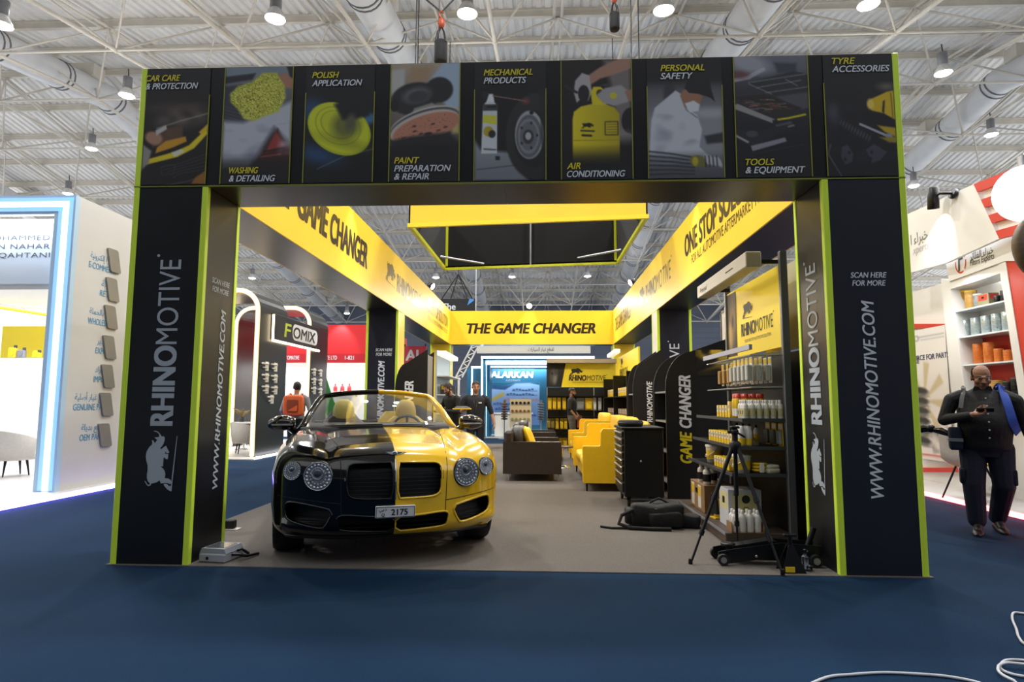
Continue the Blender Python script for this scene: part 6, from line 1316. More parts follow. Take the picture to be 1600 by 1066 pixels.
for k, (px, m) in enumerate(((789, 'brown'), (845, 'grey'))):
    t = thing('suspension_stand', '%s car suspension part on a stand beside the parts display' % m, 'car part', (x_(px), NY - .3, 0.002)); g = G(); g.tube([(0, 0, 0.0), (0, 0, .7)], .025, 8); g.lathe([(.22, 0), (.2, .02), (.03, .04)], n=14); g.done('stand_pole', ALU, t); g = G()
    for j in range(7): g.tube(g.ring((0, 0, .72 + j * .09), (0, .1, 1), .1, 12), .026, 5, closed=True)
    g.tube([(0, 0, .68), (0, .05, 1.4)], .05, 8); g.done('coil_strut', mat('strut_' + m, '5A4436' if m == 'brown' else '5E636B', .5), t)

# ------------------------------------------------------------------ back wall unit of the yellow stand
t = thing('wall_unit', 'black product wall under the yellow rhino sign at the back of the stand', 'wall unit', (0, 0, 0)); UY = 18.75; xu = lambda px: at(px, 600, Y=UY).x; zu = lambda py: at(900, py, Y=UY).z
g = G(); g.box(.2, 2.27, UY, UY + .05, .01, zu(606)); g.done('back_panel', PBK, t); g = G(); g.box(.2, 2.27, UY - .02, UY + .05, zu(605), zu(568)); sp = g.done('sign_panel', YELLOW2, t)
g = G(); g.box(.2, 2.27, UY - .3, UY + .05, zu(568), zu(562)); g.done('top_rail', mat('rail_tan', '9A8B72', .5), t)
g = G(); O = (0, UY - .02, 0); g.flat([(.2, zu(605)), (xu(877), zu(605)), (xu(884), zu(568)), (.2, zu(568))], O, EX, EZ, 1, 0, .003); rhino(g, (xu(890), UY - .02, zu(586)), EX, EZ, .42, 0, .004); brand(g, (xu(889), UY - .02, zu(595)), EX, EZ, 1.12, 0, .17, .004, .15); g.text('YOUR ONE STOP AUTOMOTIVE SOLUTION', (xu(894), UY - .02, zu(598.5)), EX, EZ, .04, .95, 0, .1); g.done('lettering', mat('header_ink'), sp)
p = Pic(24, 36, (24, 22, 22), 1.4); p.ell(.5, .75, .3, .5, (70, 68, 66), .2, .2); p.ell(.6, .95, .14, .3, (120, 118, 112), .1, .15); p.ell(.4, .6, .07, .08, (16, 16, 16)); p.ell(.7, .5, .1, .2, (60, 58, 56), .5, .1); p.sheet('rhino_photo', sp, (xu(854), UY - .022, zu(604)), EX, EZ, .42, zu(569) - zu(604), .004)
for py in (620, 652, 682): g = G(); g.box(.22, 2.25, UY - .34, UY, zu(py) - .0, zu(py) + .025); g.done('shelf', BLKM, t)
for x in (.2, .92, 1.6, 2.24): g = G(); g.box(x, x + .03, UY - .03, UY - .0, .01, zu(606)); g.done('upright', ALU, t)
GPW = mat('glove_white', 'C9C7C2', .7); ORP = mat('pack_orange', 'D9713A', .6); KH = mat('pack_khaki', '8A7A3A', .6)
def wpack(px, py, w, h, m, lab, grp): 
    t = thing('hanging_pack', lab, 'pack', (xu(px), UY - .2, zu(py)), 0, grp); g = G(); g.box(-w / 2, w / 2, -.0, .008, -h, 0, 0); g.done('card', m, t); g = G(); pad(g, -w * .4, w * .4, -.06, 0, -h * .95, -h * .3); g.done('contents', m if m is not PWH else GPW, t); g = G(); g.tube([(0, 0, -.02), (0, .19, 0)], .004, 4); g.done('peg', ALU, t)
for px in (859, 866, 873, 881): wpack(px, 621.5, .11, .36, CAPY, 'narrow yellow pack in the top row of the product wall, left of the man', 'yellow packs, top row')
wpack(906, 622, .24, .36, MGREY, 'wide grey pack in the top row of the product wall, right of the man', None); wpack(919, 622, .22, .36, CAPY, 'wide yellow pack in the top row of the product wall', None)
for px in (928, 936, 944, 952): wpack(px, 621.5, .1, .38, GPW, 'white glove pack in the top row of the product wall', 'white glove packs, top row')
for px in (857, 863): wpack(px, 653.5, .13, .3, KH, 'khaki pack in the middle row of the product wall', 'khaki packs, middle row')
for px in (870, 877, 883): wpack(px, 653.5, .1, .32, CAPY, 'yellow pack in the middle row of the product wall', 'yellow packs, middle row')
wpack(907, 653.5, .24, .28, ORP, 'orange pack in the middle row of the product wall', None); wpack(919, 653.5, .22, .28, DGREY, 'dark grey pack in the middle row of the product wall', None)
for px in (930, 937, 944): wpack(px, 653.5, .1, .34, GPW, 'white glove pack in the middle row of the product wall', 'white glove packs, middle row')
for px in (858, 866, 874, 882): wpack(px, 683.5, .15, .28, CAPY, 'yellow pack in the bottom row of the product wall', 'yellow packs, bottom row')
# right side wall shelves and smaller units
t = thing('side_shelf', 'black side shelving along the right wall before the back pillar', 'shelving', (0, 0, 0))
for z in (.45, .95, 1.45): g = G(); g.box(1.85, 2.28, 13.4, 18.2, z, z + .025); g.done('shelf', BLKM, t)
g = G(); g.box(2.25, 2.28, 13.4, 18.2, .01, 1.9); g.done('back_panel', PBK, t)
for y in (13.4, 15.8, 18.2): g = G(); g.box(1.85, 2.28, y - .02, y + .02, .01, 2.0); g.done('side_panel', BLKM, t)
g = G(); g.box(2.24, 2.28, 14.2, 17.8, 1.95, 2.6); sp = g.done('sign_panel', YELLOW2, t); g = G(); rhino(g, (2.24, 17.3, 2.3), -EY, EZ, .5); brand(g, (2.24, 17.5, 2.05), -EY, EZ, 1.6, 0, .2); g.done('lettering', mat('header_ink'), sp)
g = G(); g.box(1.95, 2.1, 16.3, 18.1, 2.62, 2.72, 0, .01); g.done('light_box', LEDW if False else mat('light_box_lit', 'F6F2E8', .4, emit=.7), t)
for z, m, lab, grp in ((1.477, CAPY, 'yellow product box on the upper side shelf', 'boxes on the upper side shelf'), (.977, KRAFT, 'brown product box on the middle side shelf', 'boxes on the middle side shelf'), (.477, MGREY, 'grey product box on the lower side shelf', 'boxes on the lower side shelf')):
    pr_ = carton(lab, grp, .18, .22, .2, m, PWH); lay(pr_, [(2.05, 13.6 + .31 * k, z) for k in range(7)] + [(2.05, 15.98 + .31 * k, z) for k in range(7)])
curved_unit('slim black display unit with rhino brand name beside the right inner pillar', (1.66, 11.2, 0), 0, .55, .7, None, True, 4, 'RHINOMOTIVE')
curved_unit('slim black display unit behind the car windscreen near the left inner pillar', (-2.68, 11.4, 0), 0, .6, .7, None, True, 4, 'GAME CHANGER')
for k in range(6):
    t = carton('black and white boxed part on the shelves behind the round case', 'boxed parts behind the round case', .12, .2, .16, BLKM, PWH, 'boxed_part') if k == 0 else dup(t, t.location)
    t.location = (1.9 + .0 * k, 11.36 + .22 * (k % 3), (1.067, 1.487)[k // 3])

# left interior rack
t = thing('display_rack', 'pale blue lit display rack at the back left inside the stand', 'rack', (0, 0, 0)); g = G(); g.box(-2.78, -2.74, 16.4, 18.8, .01, 2.7); g.done('back_panel', mat('rack_pale', 'AEBBC4', .5), t); g = G(); g.box(-2.74, -2.5, 16.4, 18.8, 2.56, 2.68, 0, .01); g.done('light_box', mat('light_box_lit'), t)
for z in (.5, 1.0, 1.5, 2.0): g = G(); g.box(-2.74, -2.4, 16.42, 18.78, z, z + .025); g.done('shelf', WHITE, t)
pr_ = carton('dark boxed product on the pale lit rack', 'dark boxes on the pale lit rack', .2, .2, .26, DGREY, CAPY); lay(pr_, [(-2.57, 16.7 + .36 * k, z) for z in (.527, 1.027, 1.527) for k in range(6)])
t = thing('red_flag_banner', 'red banner with white letters beyond the left inner pillar', 'banner', (0, 0, 0)); Y = 15.5; a = at(631, 541, Y=Y); b = at(665, 577, Y=Y); g = G(); g.box(a.x, b.x, Y, Y + .03, b.z, a.z); g.done('cloth', mat('banner_red', 'C23A4E', .6), t); g = G(); g.text('AL', (a.x + .06, Y, b.z + .22), EX, EZ, .28, .42, .03, 0, 0, .004); g.done('lettering', WHITETX, t); g = G()
for x in (a.x + .02, b.x - .02): g.tube([(x, Y + .04, 0.009), (x, Y + .04, a.z + .05)], .02, 6)
g.done('banner_pole', BLKM, t)

# far hanging banner and white light truss
t = thing('hanging_banner', 'black hanging banner reading The Premium, far off above the back beam', 'banner', (0, 0, 0)); Y = 28.0; a = at(686, 467, Y=Y); b = at(742, 520, Y=Y)
g = G(); g.box(a.x, b.x, Y, Y + .1, b.z, a.z); g.done('cloth', mat('banner_black', '15161A', .6), t); g = G(); q = at(690, 484, Y=Y); g.text('The', (q.x, Y, q.z), EX, EZ, .3, None, .02); q = at(690, 497, Y=Y); g.text('Premium', (q.x, Y, q.z), EX, EZ, .3, None, .02); q = at(730, 474, Y=Y); g.flat([(0, 0), (.3, .22), (.3, .3), (.1, .3)], (q.x, Y, q.z - .1), EX, EZ, 1, 1); g.done('lettering', [WHITETX, mat('swoosh_blue', '4D8FCF', .5)], t)
g = G(); c = at(716, 428, Y=Y)
for px in (690, 704, 730, 738): q = at(px, 467, Y=Y); g.tube([(q.x, Y + .05, q.z), (c.x, Y + .05, c.z)], .025, 5)
g.tube([(c.x, Y + .05, c.z), (c.x, Y + .05, roof(Y, -.04))], .015, 5); g.done('sling', BLKM, t)
t = thing('leaning_truss', 'white slanting lighting truss beyond the back left pillar', 'truss', (0, 0, 0)); Y = 27.
g = G(); a0, a1 = at(712, 590, Y=Y), at(738, 540, Y=Y)
for dx in (0, .28): g.tube([a0 + EX * dx, a1 + EX * dx], .035, 6)
d = a1 - a0
for k in range(9): g.tube([a0 + d * (k / 9) + EX * (.28 * (k % 2)), a0 + d * ((k + 1) / 9) + EX * (.28 * ((k + 1) % 2))], .025, 5)
g.done('truss_chord', CREAM, t); g = G(); g.tube([a0 + EX * .14, (a0.x + .14, Y, .0)], .05, 6); g.tube([a1 + EX * .14, (a1.x + .14, Y, 9)], .02, 6); g.done('support_post', CREAM, t)

# ------------------------------------------------------------------ floor oddments
c = at(322, 884, Z=0); t = thing('junction_box', 'grey electrical junction box on the carpet at the foot of the left pillar', 'box', (c.x + .03, c.y + .17, .009), -.12)
g = G(); g.box(-.12, .12, -.12, .14, 0, .07, 0, .01); g.prism([(-.12, .07), (.12, .07), (.10, .11), (-.10, .11)], 'y', -.11, .13); g.done('enclosure', mat('enclosure_grey', '9C9FA6', .5), t); g = G(); g.box(-.085, .085, -.08, .1, .11, .114, 0, .001); g.done('lid_window', mat('window_grey', '5E6268', .2), t); g = G(); g.cyl((-.04, -.125, .035), (-.04, -.11, .035), .012, n=10); g.done('cable_gland', BLKM, t); g = G(); g.tube([(.1, -.03, .05), (.18, -.02, .05), (.2, .06, .02), (.22, .2, .012)], .012, 6); g.tube([(.1, .05, .06), (.16, .05, .08), (.19, .1, .03)], .012, 6); g.done('cord', BLKM, t)
c = at(356, 828, Z=.0); t = thing('socket_block', 'small black socket block on a white card behind the left pillar', 'socket', (c.x, c.y, .009)); g = G(); g.box(-.12, .12, -.05, .05, 0, .004); g.done('white_card', PWH, t); g = G(); g.box(-.06, .07, -.03, .05, .004, .09, 0, .01); g.done('block', RUBBER, t)
def cable(lab, path, r, zz=None):
    P = [at(x, y, Z=.0) for x, y in path]; out = []
    for i in range(len(P) - 1):
        p0, p1, p2, p3 = P[max(i - 1, 0)], P[i], P[i + 1], P[min(i + 2, len(P) - 1)]
        for k in range(6):
            s = k / 6; out.append(.5 * ((2 * p1) + (p2 - p0) * s + (2 * p0 - 5 * p1 + 4 * p2 - p3) * s * s + (3 * p1 - p0 - 3 * p2 + p3) * s ** 3) + EZ * (r + .001 + (zz[i] if zz else 0)))
    g = G(); g.tube(out, r, 8); return tag(g.done('power_cable', mat('cable_white', 'C6C8CC', .45)), lab, 'cable', None, 'thing')
cable('white cable lying in a long low arc along the bottom edge of the carpet', [(1240, 1085), (1290, 1062), (1330, 1057), (1380, 1054), (1430, 1056), (1480, 1060), (1530, 1070), (1560, 1085)], .007)
cable('white cable bending into the picture at the right edge, above the coil', [(1640, 965), (1600, 961), (1584, 960), (1582, 970), (1588, 985), (1592, 998), (1604, 1010), (1640, 1016)], .007)
cable('coil of white cable in the bottom right corner', [(1650, 1044), (1610, 1036), (1575, 1034), (1563, 1043), (1570, 1052), (1600, 1060), (1660, 1064), (1650, 1052), (1600, 1046), (1572, 1044), (1560, 1050), (1566, 1060), (1590, 1072), (1640, 1090)], .007, [0, 0, 0, 0, 0, 0, .01, .016, .016, .016, .01, .01, 0, 0])

# ------------------------------------------------------------------ people
SKIN = mat('skin_brown', 'A0735A', .55, noise=.08, scale=30); SKIN2 = mat('skin_tan', 'A87A5E', .55, noise=.08, scale=30); HAIR = mat('hair_black', '17120F', .6, noise=.3, scale=60); HAIRB = mat('hair_brown', '2E211A', .6, noise=.3, scale=60)
EYEW = mat('eye_white', 'D8D4CC', .3); EYEB = mat('eye_dark', '1A120D', .2); LIP = mat('lip', '7A4A3F', .5)
class Body:
    def __init__(s): s.g = G(); s.caps = []; s.tor = None
    def cap(s, p0, p1, r0, r1, m):
        p0, p1 = Vector(p0), Vector(p1); d = (p1 - p0)
        if d.length < 1e-5: return
        u = d.normalized(); R = []
        for k in range(4): a = -PI / 2 + PI / 2 * (k + .15) / 4.0; R.append(s.g.ring(p0 + u * r0 * math.sin(a), d, r0 * math.cos(a), 12))
        R.append(s.g.ring(p0, d, r0, 12)); R.append(s.g.ring(p1, d, r1, 12))
        for k in range(1, 5): a = PI / 2 * (k - .15) / 4.0; R.append(s.g.ring(p1 + u * r1 * math.sin(a), d, r1 * math.cos(a), 12))
        s.g.loft(R); s.caps.append((p0, p1, r0, r1, m))
    def chain(s, P, r, m):
        for i in range(len(P) - 1): s.cap(P[i], P[i + 1], r[i], r[i + 1], m[i] if isinstance(m, (list, tuple)) else m)
    def torso(s, rings, belt, m_up, m_low):
        R = []; rings0 = rings; rings = []
        for i in range(len(rings0) - 1):
            p = [np.array(rings0[min(max(j, 0), len(rings0) - 1)]) for j in (i - 1, i, i + 1, i + 2)]
            for k in range(4): t = k / 4; rings.append(tuple(.5 * (2 * p[1] + (p[2] - p[0]) * t + (2 * p[0] - 5 * p[1] + 4 * p[2] - p[3]) * t * t + (3 * p[1] - p[0] - 3 * p[2] + p[3]) * t ** 3)))
        rings.append(tuple(rings0[-1]))
        for z, cx, cy, rx, ry in rings:
            q = lambda v: math.copysign(abs(v) ** .85, v)
            R.append([Vector((cx + rx * q(math.cos(2 * PI * i / 32)), cy + ry * q(math.sin(2 * PI * i / 32)), z)) for i in range(32)])
        s.g.loft(R); s.tor = (rings, belt, m_up, m_low)
    def hand(s, w, d, n, side, curl, m, k=1.):
        """w wrist, d towards the fingers, n out of the palm, side towards the thumb"""
        w, d, n, side = Vector(w), Vector(d).normalized(), Vector(n).normalized(), Vector(side).normalized()
        for i in range(4):
            o = (i - 1.5); kn = w + d * (.085 - .006 * abs(o - .3)) * k - side * o * .0215 * k
            s.cap(w + d * .015 * k - side * o * .013 * k, kn, .0155 * k, .0125 * k, m)
            L = (.078, .085, .08, .062)[i] * k; c = curl[i] if isinstance(curl, (list, tuple)) else curl; p = kn; a = 0
            for j, f in enumerate((.45, .32, .23)):
                a += c * (1, 1.1, .7)[j]; v = d * math.cos(a) + n * math.sin(a) - side * o * .06; q = p + v.normalized() * L * f
                s.cap(p, q, (.0095, .0088, .0082)[j] * k, (.0088, .0082, .0072)[j] * k, m); p = q
        t0 = w + d * .025 * k + side * .022 * k; t1 = t0 + (d * .6 + side * .75 + n * .35).normalized() * .042 * k; t2 = t1 + (d * .85 + side * .25 + n * .45).normalized() * .034 * k; t3 = t2 + (d * .9 + side * .0 + n * .5).normalized() * .026 * k
        s.chain([t0, t1, t2, t3], [.016 * k, .0125 * k, .0105 * k, .0085 * k], m)
    def head(s, c, H, m, k=1., nose=1.):
        """c head centre, H rotation; face looks along local -y"""
        T = lambda x, y, z: Vector(c) + H @ Vector((x * k, y * k, z * k))
        def E(x, y, z, rx, ry, rz): s.g.ell(T(x, y, z), rx * k, ry * k, rz * k, 16, 0, H.to_3x3() if hasattr(H, 'to_3x3') else H); s.caps.append((T(x, y, z), T(x, y, z) + Vector((1e-4, 0, 0)), min(rx, ry, rz) * k, min(rx, ry, rz) * k, m))
        E(0, .012, .025, .076, .094, .092); E(0, -.02, -.045, .060, .066, .07); E(0, -.045, -.085, .034, .034, .03)
        E(0, -.082, .018, .05, .018, .012)
        for sx in (-1, 1): E(sx * .045, -.055, -.03, .025, .024, .025); E(sx * .077, .01, -.01, .010, .02, .033)
        s.cap(T(0, -.083, .015), T(0, -.108 * nose, -.028), .011, .015, m); E(0, -.094, -.030, .020, .012, .010)
        E(0, -.082, -.058, .026, .014, .012)
    def done(s, name, mats, parent, voxel):
        o = s.g.done(name, mats, None); md = o.modifiers.new('r', 'REMESH'); md.mode = 'VOXEL'; md.voxel_size = voxel; md.use_smooth_shade = True
        sm = o.modifiers.new('s', 'SMOOTH'); sm.factor = .5; sm.iterations = 3
        bpy.context.view_layer.update(); dg = bpy.context.evaluated_depsgraph_get()
        me = bpy.data.meshes.new_from_object(o.evaluated_get(dg), depsgraph=dg); old = o.data; o.modifiers.clear(); o.data = me; bpy.data.meshes.remove(old); me.name = name
        me.materials.clear()
        for mm in mats: me.materials.append(mm)
        n = len(me.polygons); c = np.zeros(n * 3); me.polygons.foreach_get('center', c); c = c.reshape(-1, 3); best = np.full(n, 9.); mi = np.zeros(n, int)
        for p0, p1, r0, r1, m in s.caps:
            a, b = np.array(p0), np.array(p1); d = b - a; t = np.clip(((c - a) @ d) / (d @ d), 0, 1); D = np.linalg.norm(c - a - t[:, None] * d, axis=1) - (r0 + (r1 - r0) * t)
            w = D < best; best[w] = D[w]; mi[w] = m
        if s.tor:
            rings, belt, mu, ml = s.tor; Z = np.array([r[0] for r in rings]); I = lambda k: np.interp(c[:, 2], Z, [r[k] for r in rings])
            rr = np.sqrt(((c[:, 0] - I(1)) / I(3)) ** 2 + ((c[:, 1] - I(2)) / I(4)) ** 2); D = (rr - 1) * np.minimum(I(3), I(4)); D = np.where((c[:, 2] < Z.min() - .01) | (c[:, 2] > Z.max() + .01), 9, D)
            w = D < best; mi[w] = np.where(c[:, 2] > belt, mu, ml)[w]
        me.polygons.foreach_set('material_index', mi.astype(np.int32)); me.polygons.foreach_set('use_smooth', np.ones(n, bool)); me.update()
        o.parent = parent; return o
def rot(rx=0, ry=0, rz=0): return (Matrix.Rotation(rz, 3, 'Z') @ Matrix.Rotation(ry, 3, 'Y') @ Matrix.Rotation(rx, 3, 'X'))
def face(t, c, H, k=1., brow=HAIR, hair=HAIR, hairtest=None, beard=None, eyes=True, hs=1.07):
    T = lambda x, y, z: Vector(c) + H @ Vector((x * k, y * k, z * k))
    if eyes:
        for sx in (-1, 1):
            g = G(); g.ell(T(sx * .031, -.074, .006), .014 * k, .010 * k, .0075 * k, 10, 0, H); e = g.done('eye', EYEW, t); g = G(); g.ell(T(sx * .031, -.083, .005), .0062 * k, .003 * k, .0062 * k, 8, 0, H); g.done('iris', EYEB, e)
            g = G(); g.tube([T(sx * .014, -.089, .025), T(sx * .032, -.087, .031), T(sx * .052, -.074, .025)], [.004 * k, .0055 * k, .003 * k], 6); g.done('eyebrow', brow, t)
        g = G(); g.tube([T(-.022, -.089, -.062), T(0, -.095, -.059), T(.022, -.089, -.062)], [.003 * k, .0055 * k, .003 * k], 6); g.done('mouth', LIP, t)
    if hairtest:
        g = G(); tmp = G(); tmp.ell((0, .014, .026), .076 * hs, .094 * hs, .094 * hs, 32); 
        for f in tmp.f:
            q = sum((Vector(tmp.v[i]) for i in f), Vector()) / len(f)
            if hairtest(q): b = len(g.v); g.v += [tuple(T(*(Vector(tmp.v[i]) * (1 + .02 * math.sin(i * 7.3))))) for i in f]; g.f.append([b + i for i in range(len(f))]); g.m.append(0); g.sm.append(False)
        o = g.done('hair', hair, t, False); md = o.modifiers.new('th', 'SOLIDIFY'); md.thickness = .006 * k; md.offset = -1
    if beard:
        g = G()
        for pts, r in beard: g.tube([T(*p) for p in pts], [q * k for q in r], 7)
        g.done('beard', hair, t)
def shoe(t, ank, toe, m, k=1.):
    a, b = Vector(ank), Vector(toe); d = (b - a); d.z = 0; d.normalize(); sd = d.cross(EZ); z0 = .0005
    rings = []
    for u, w, h, o in ((-.075, .03, .075, .0), (-.055, .04, .10, 0), (0, .042, .105, 0), (.06, .046, .075, 0), (.12, .05, .055, 0), (.165, .042, .04, 0), (.19, .02, .025, 0)):
        c = a + d * u * k; c.z = a.z - .09; rings.append([c + sd * (w * math.cos(q)) + EZ * (z0 + max(0, h * (.5 + .5 * math.sin(q)))) for q in np.linspace(0, 2 * PI, 15)[:-1]])
    g = G(); g.loft(rings); g.done('shoe', m, t)

SHIRT = mat('shirt_black', '131317', .75, noise=.25, scale=9, bump=.6, bscale=22); TROU = mat('trousers_navy', '141B30', .8, noise=.2, scale=9, bump=.5, bscale=20); SHOE = mat('shoe_brown', '241A16', .45)
# stout man walking with his phone, right
P0 = at(1540, 836, Z=0); t = thing('person', 'stout man in black shirt walking and looking at his phone, at the right', 'person', (4.62, 6.72, 0), -.5)
b = Body()
b.torso([(.78, 0, .0, .16, .13), (.85, 0, 0, .185, .15), (.875, 0, -.01, .212, .18), (.97, 0, -.02, .222, .195), (1.08, 0, -.045, .235, .215), (1.18, 0, -.04, .228, .205), (1.30, 0, -.01, .205, .17), (1.39, 0, .01, .185, .13), (1.45, 0, .02, .13, .09), (1.49, 0, .02, .07, .065)], .87, 1, 2)
b.chain([(-.11, 0, .86), (-.13, -.08, .50), (-.125, -.09, .14)], [.125, .10, .082], 2); b.chain([(.115, 0, .86), (.125, -.02, .50), (.075, .17, .15)], [.125, .10, .08], 2)
b.cap((-.12, -.08, .10), (-.13, -.20, .05), .045, .035, 3); b.cap((.075, .17, .11), (.09, .07, .05), .045, .035, 3)
b.chain([(-.17, .02, 1.40), (-.265, .0, 1.36), (-.345, -.02, 1.15), (-.15, -.27, 1.20)], [.075, .074, .06, .043], 1); b.cap((-.16, -.26, 1.20), (-.11, -.30, 1.215), .03, .028, 0)
b.hand((-.12, -.295, 1.215), (.88, -.25, .22), (-.1, -.15, 1), (-.15, .85, .3), (.55, .6, .62, .65), 0, 1.0)
b.chain([(.17, .02, 1.40), (.265, .01, 1.35), (.34, .03, 1.12), (.385, -.04, .89)], [.075, .074, .06, .045], 1); b.cap((.385, -.03, .90), (.387, -.05, .85), .03, .028, 0)
b.hand((.387, -.05, .85), (.02, -.12, -1), (-1, -.1, 0), (-.05, -1, .1), (.28, .34, .4, .45), 0, 1.0)
HC = (0, -.015, 1.60); HH = rot(.28, 0, .10)
b.cap((0, .02, 1.43), (0, .0, 1.55), .066, .062, 0); b.head(HC, HH, 0, 1.06)
b.done('body', [SKIN, SHIRT, TROU, SHOE], t, .0062)
face(t, HC, HH, 1.06, HAIR, HAIR, lambda q: q.z < .085 and q.z > -.045 and q.y > -.035 + max(0, q.z) * .9 and not (abs(q.x) > .06 and q.z < -.0 and q.y < .03), [([(-.03, -.092, -.046), (0, -.101, -.042), (.03, -.092, -.046)], [.003, .0065, .003])])
for s_, a, tt in ((-1, (-.12, -.09, .09), (-.14, -.25, 0)), (1, (.075, .17, .09), (.11, .0, 0))): shoe(t, a, tt, SHOE, 1.05)
g = G()
for k in range(6): z = 1.38 - .08 * k; y = -np.interp(z, [.97, 1.08, 1.18, 1.30, 1.39], [.215, .266, .25, .186, .125]); g.ell((.012, y, z), .009, .005, .009, 8)
g.done('button', PWH, t)
g = G()
for sx in (-1, 1): g.prism([(0, 0), (sx * .085, .03), (sx * .07, .075), (sx * .03, .07)], 'y', -.076, -.068); 
g.v = [(x, y + .02, z + 1.43) for x, y, z in g.v]; g.done('collar', SHIRT, t)
g = G(); pad(g, .185, .235, -.09, .07, .50, .66); g.done('cargo_pocket', TROU, t); g = G(); pad(g, -.245, -.195, -.14, .02, .50, .66); g.done('cargo_pocket', TROU, t)
MW = t.matrix_basis
def onman(p): return Matrix.Translation(t.location) @ Matrix.Rotation(-.5, 4, 'Z') @ Vector(p)
ph = thing('phone', 'black phone held up by the stout man', 'phone', onman((-.02, -.34, 1.262)), -.5)
T = Matrix.Translation((0, 0, 0)) @ Matrix.Rotation(-.5, 4, 'X'); g = G(); g.box(-.072, .072, -.037, .037, -.004, .004, 0, .003, T); g.done('phone_body', BLKM, ph); g = G(); g.box(-.066, .066, -.034, .034, .004, .0046, 0, 0, T); g.done('screen', mat('phone_screen', '20242A', .1), ph)
bg_ = thing('shoulder_bag', 'black and blue backpack with a side pouch worn by the stout man', 'bag', t.location, -.5)
BLUE = mat('bag_blue', '2F4FB0', .7, noise=.1, scale=20); NAVYB = mat('bag_navy', '15203E', .75, noise=.2, scale=20)
g = G(); pad(g, -.21, .21, .19, .36, 1.02, 1.46); g.done('pack', mat('nylon_black'), bg_)
g = G()
def strap(path, w, m, nm):
    g = G(); V_ = [Vector(p) for p in path]; P = []; R = []
    for i in range(len(V_) - 1):
        a, b, c_, d_ = V_[max(i - 1, 0)], V_[i], V_[i + 1], V_[min(i + 2, len(V_) - 1)]
        for k in range(5): s = k / 5; P.append(.5 * (2 * b + (c_ - a) * s + (2 * a - 5 * b + 4 * c_ - d_) * s * s + (3 * b - a - 3 * c_ + d_) * s ** 3))
    P.append(V_[-1])
    for i, p in enumerate(P):
        d = (P[min(i + 1, len(P) - 1)] - P[max(i - 1, 0)]).normalized(); n = Vector((p.x * .3, p.y, 0)).normalized() if abs(p.y) > .03 else EZ; u = d.cross(n).normalized(); R.append([p + u * w + n * .006, p - u * w + n * .006, p - u * w - n * .006, p + u * w - n * .006])
    g.loft(R, 0, False); g.done(nm, m, bg_)
strap([(.135, .19, 1.42), (.15, .08, 1.50), (.155, -.07, 1.465), (.17, -.15, 1.38), (.19, -.20, 1.25), (.215, -.205, 1.12), (.255, -.12, 1.03)], .038, BLUE, 'strap')
strap([(-.135, .19, 1.42), (-.155, .08, 1.495), (-.16, -.07, 1.455), (-.185, -.14, 1.38), (-.205, -.185, 1.28)], .02, mat('strap_grey', '5A5C60', .7), 'strap')
g = G(); pad(g, -.32, -.2, -.17, .02, .84, 1.08); g.done('side_pouch', NAVYB, bg_); g = G(); g.box(-.328, -.20, -.178, .02, .93, .965, 0, .004); g.done('reflective_band', mat('band_silver', '8A8F98', .4), bg_)
gb = thing('camera_gimbal', 'shiny black camera gimbal arm sticking out behind the stout man\'s bag', 'camera gimbal', t.location, -.5)
g = G(); g.tube([(-.30, .04, 1.0), (-.36, .10, 1.03), (-.44, .14, 1.04), (-.52, .17, 1.05), (-.60, .18, 1.02), (-.68, .2, .99)], [.03, .045, .028, .046, .03, .02], 12); g.done('arm', mat('gimbal_black', '0E0E10', .15, coat=.8), gb); g = G(); g.ell((-.46, .145, 1.05), .05, .045, .045, 14); g.done('motor', BLKM, gb)

def simple_person(lab, loc, rz, pal, pose, voxel=.0095, hairf=None, beard=None, k=1., cap_h=1.6):
    t = thing('person', lab, 'person', loc, rz); b = Body(); sk, sh, tr, so = range(4)
    lean = pose.get('lean', 0); L = lambda z: -lean * max(0, z - .9)
    b.torso([(.84, 0, 0, .135, .10), (.93, 0, L(.93), .165, .12), (1.05, 0, L(1.05), .165, .12), (1.2, 0, L(1.2), .18, .125), (1.34, 0, L(1.34), .19, .12), (1.41, 0, L(1.41) + .01, .16, .095), (1.455, 0, L(1.45) + .01, .06, .052)], .96, sh, tr)
    for sx, key in ((-1, 'l'), (1, 'r')):
        kn, an = pose.get('leg_' + key, ((sx * .10, -.03, .49), (sx * .10, .02, .10)))
        b.chain([(sx * .085, 0, .88), kn, an], [.095, .062, .045], [tr, tr] if not pose.get('shorts') else [tr, sk]); b.cap(an, Vector(an) + Vector((0, -.1, -.05)), .04, .03, so)
        el, wr, hd, nn, th, cu, slv = pose['arm_' + key]
        b.chain([(sx * .15, L(1.4) + .01, 1.40), (sx * .21, L(1.38) + .01, 1.36), el], [.06, .06, .048], sh)
        mid = Vector(el).lerp(Vector(wr), .12 if slv else .9); b.chain([el, mid], [.046, .044], sh); b.chain([mid, wr], [.036, .028], sk); b.hand(wr, hd, nn, th, cu, sk, .95)
    HC = pose.get('head', (0, -.01 + L(1.6), 1.60)); HH = rot(*pose.get('turn', (0, 0, 0)))
    b.cap((0, .01 + L(1.43), 1.43), Vector(HC) + Vector((0, .015, -.05)), .055, .052, sk); b.head(HC, HH, sk, .98)
    b.done('body', pal, t, voxel)
    face(t, HC, HH, .98, HAIR, pal[4] if len(pal) > 4 else HAIR, hairf, beard)
    for sx, key in ((-1, 'l'), (1, 'r')): kn, an = pose.get('leg_' + key, ((sx * .10, -.03, .49), (sx * .10, .02, .10))); shoe(t, (an[0], an[1], .09), (an[0], an[1] - .2, 0), pal[3])
    return t
POLO = mat('polo_black', '14161E', .8, noise=.2, scale=12, bump=.4, bscale=25); TRB = mat('trousers_black', '121215', .8, noise=.2, scale=12)
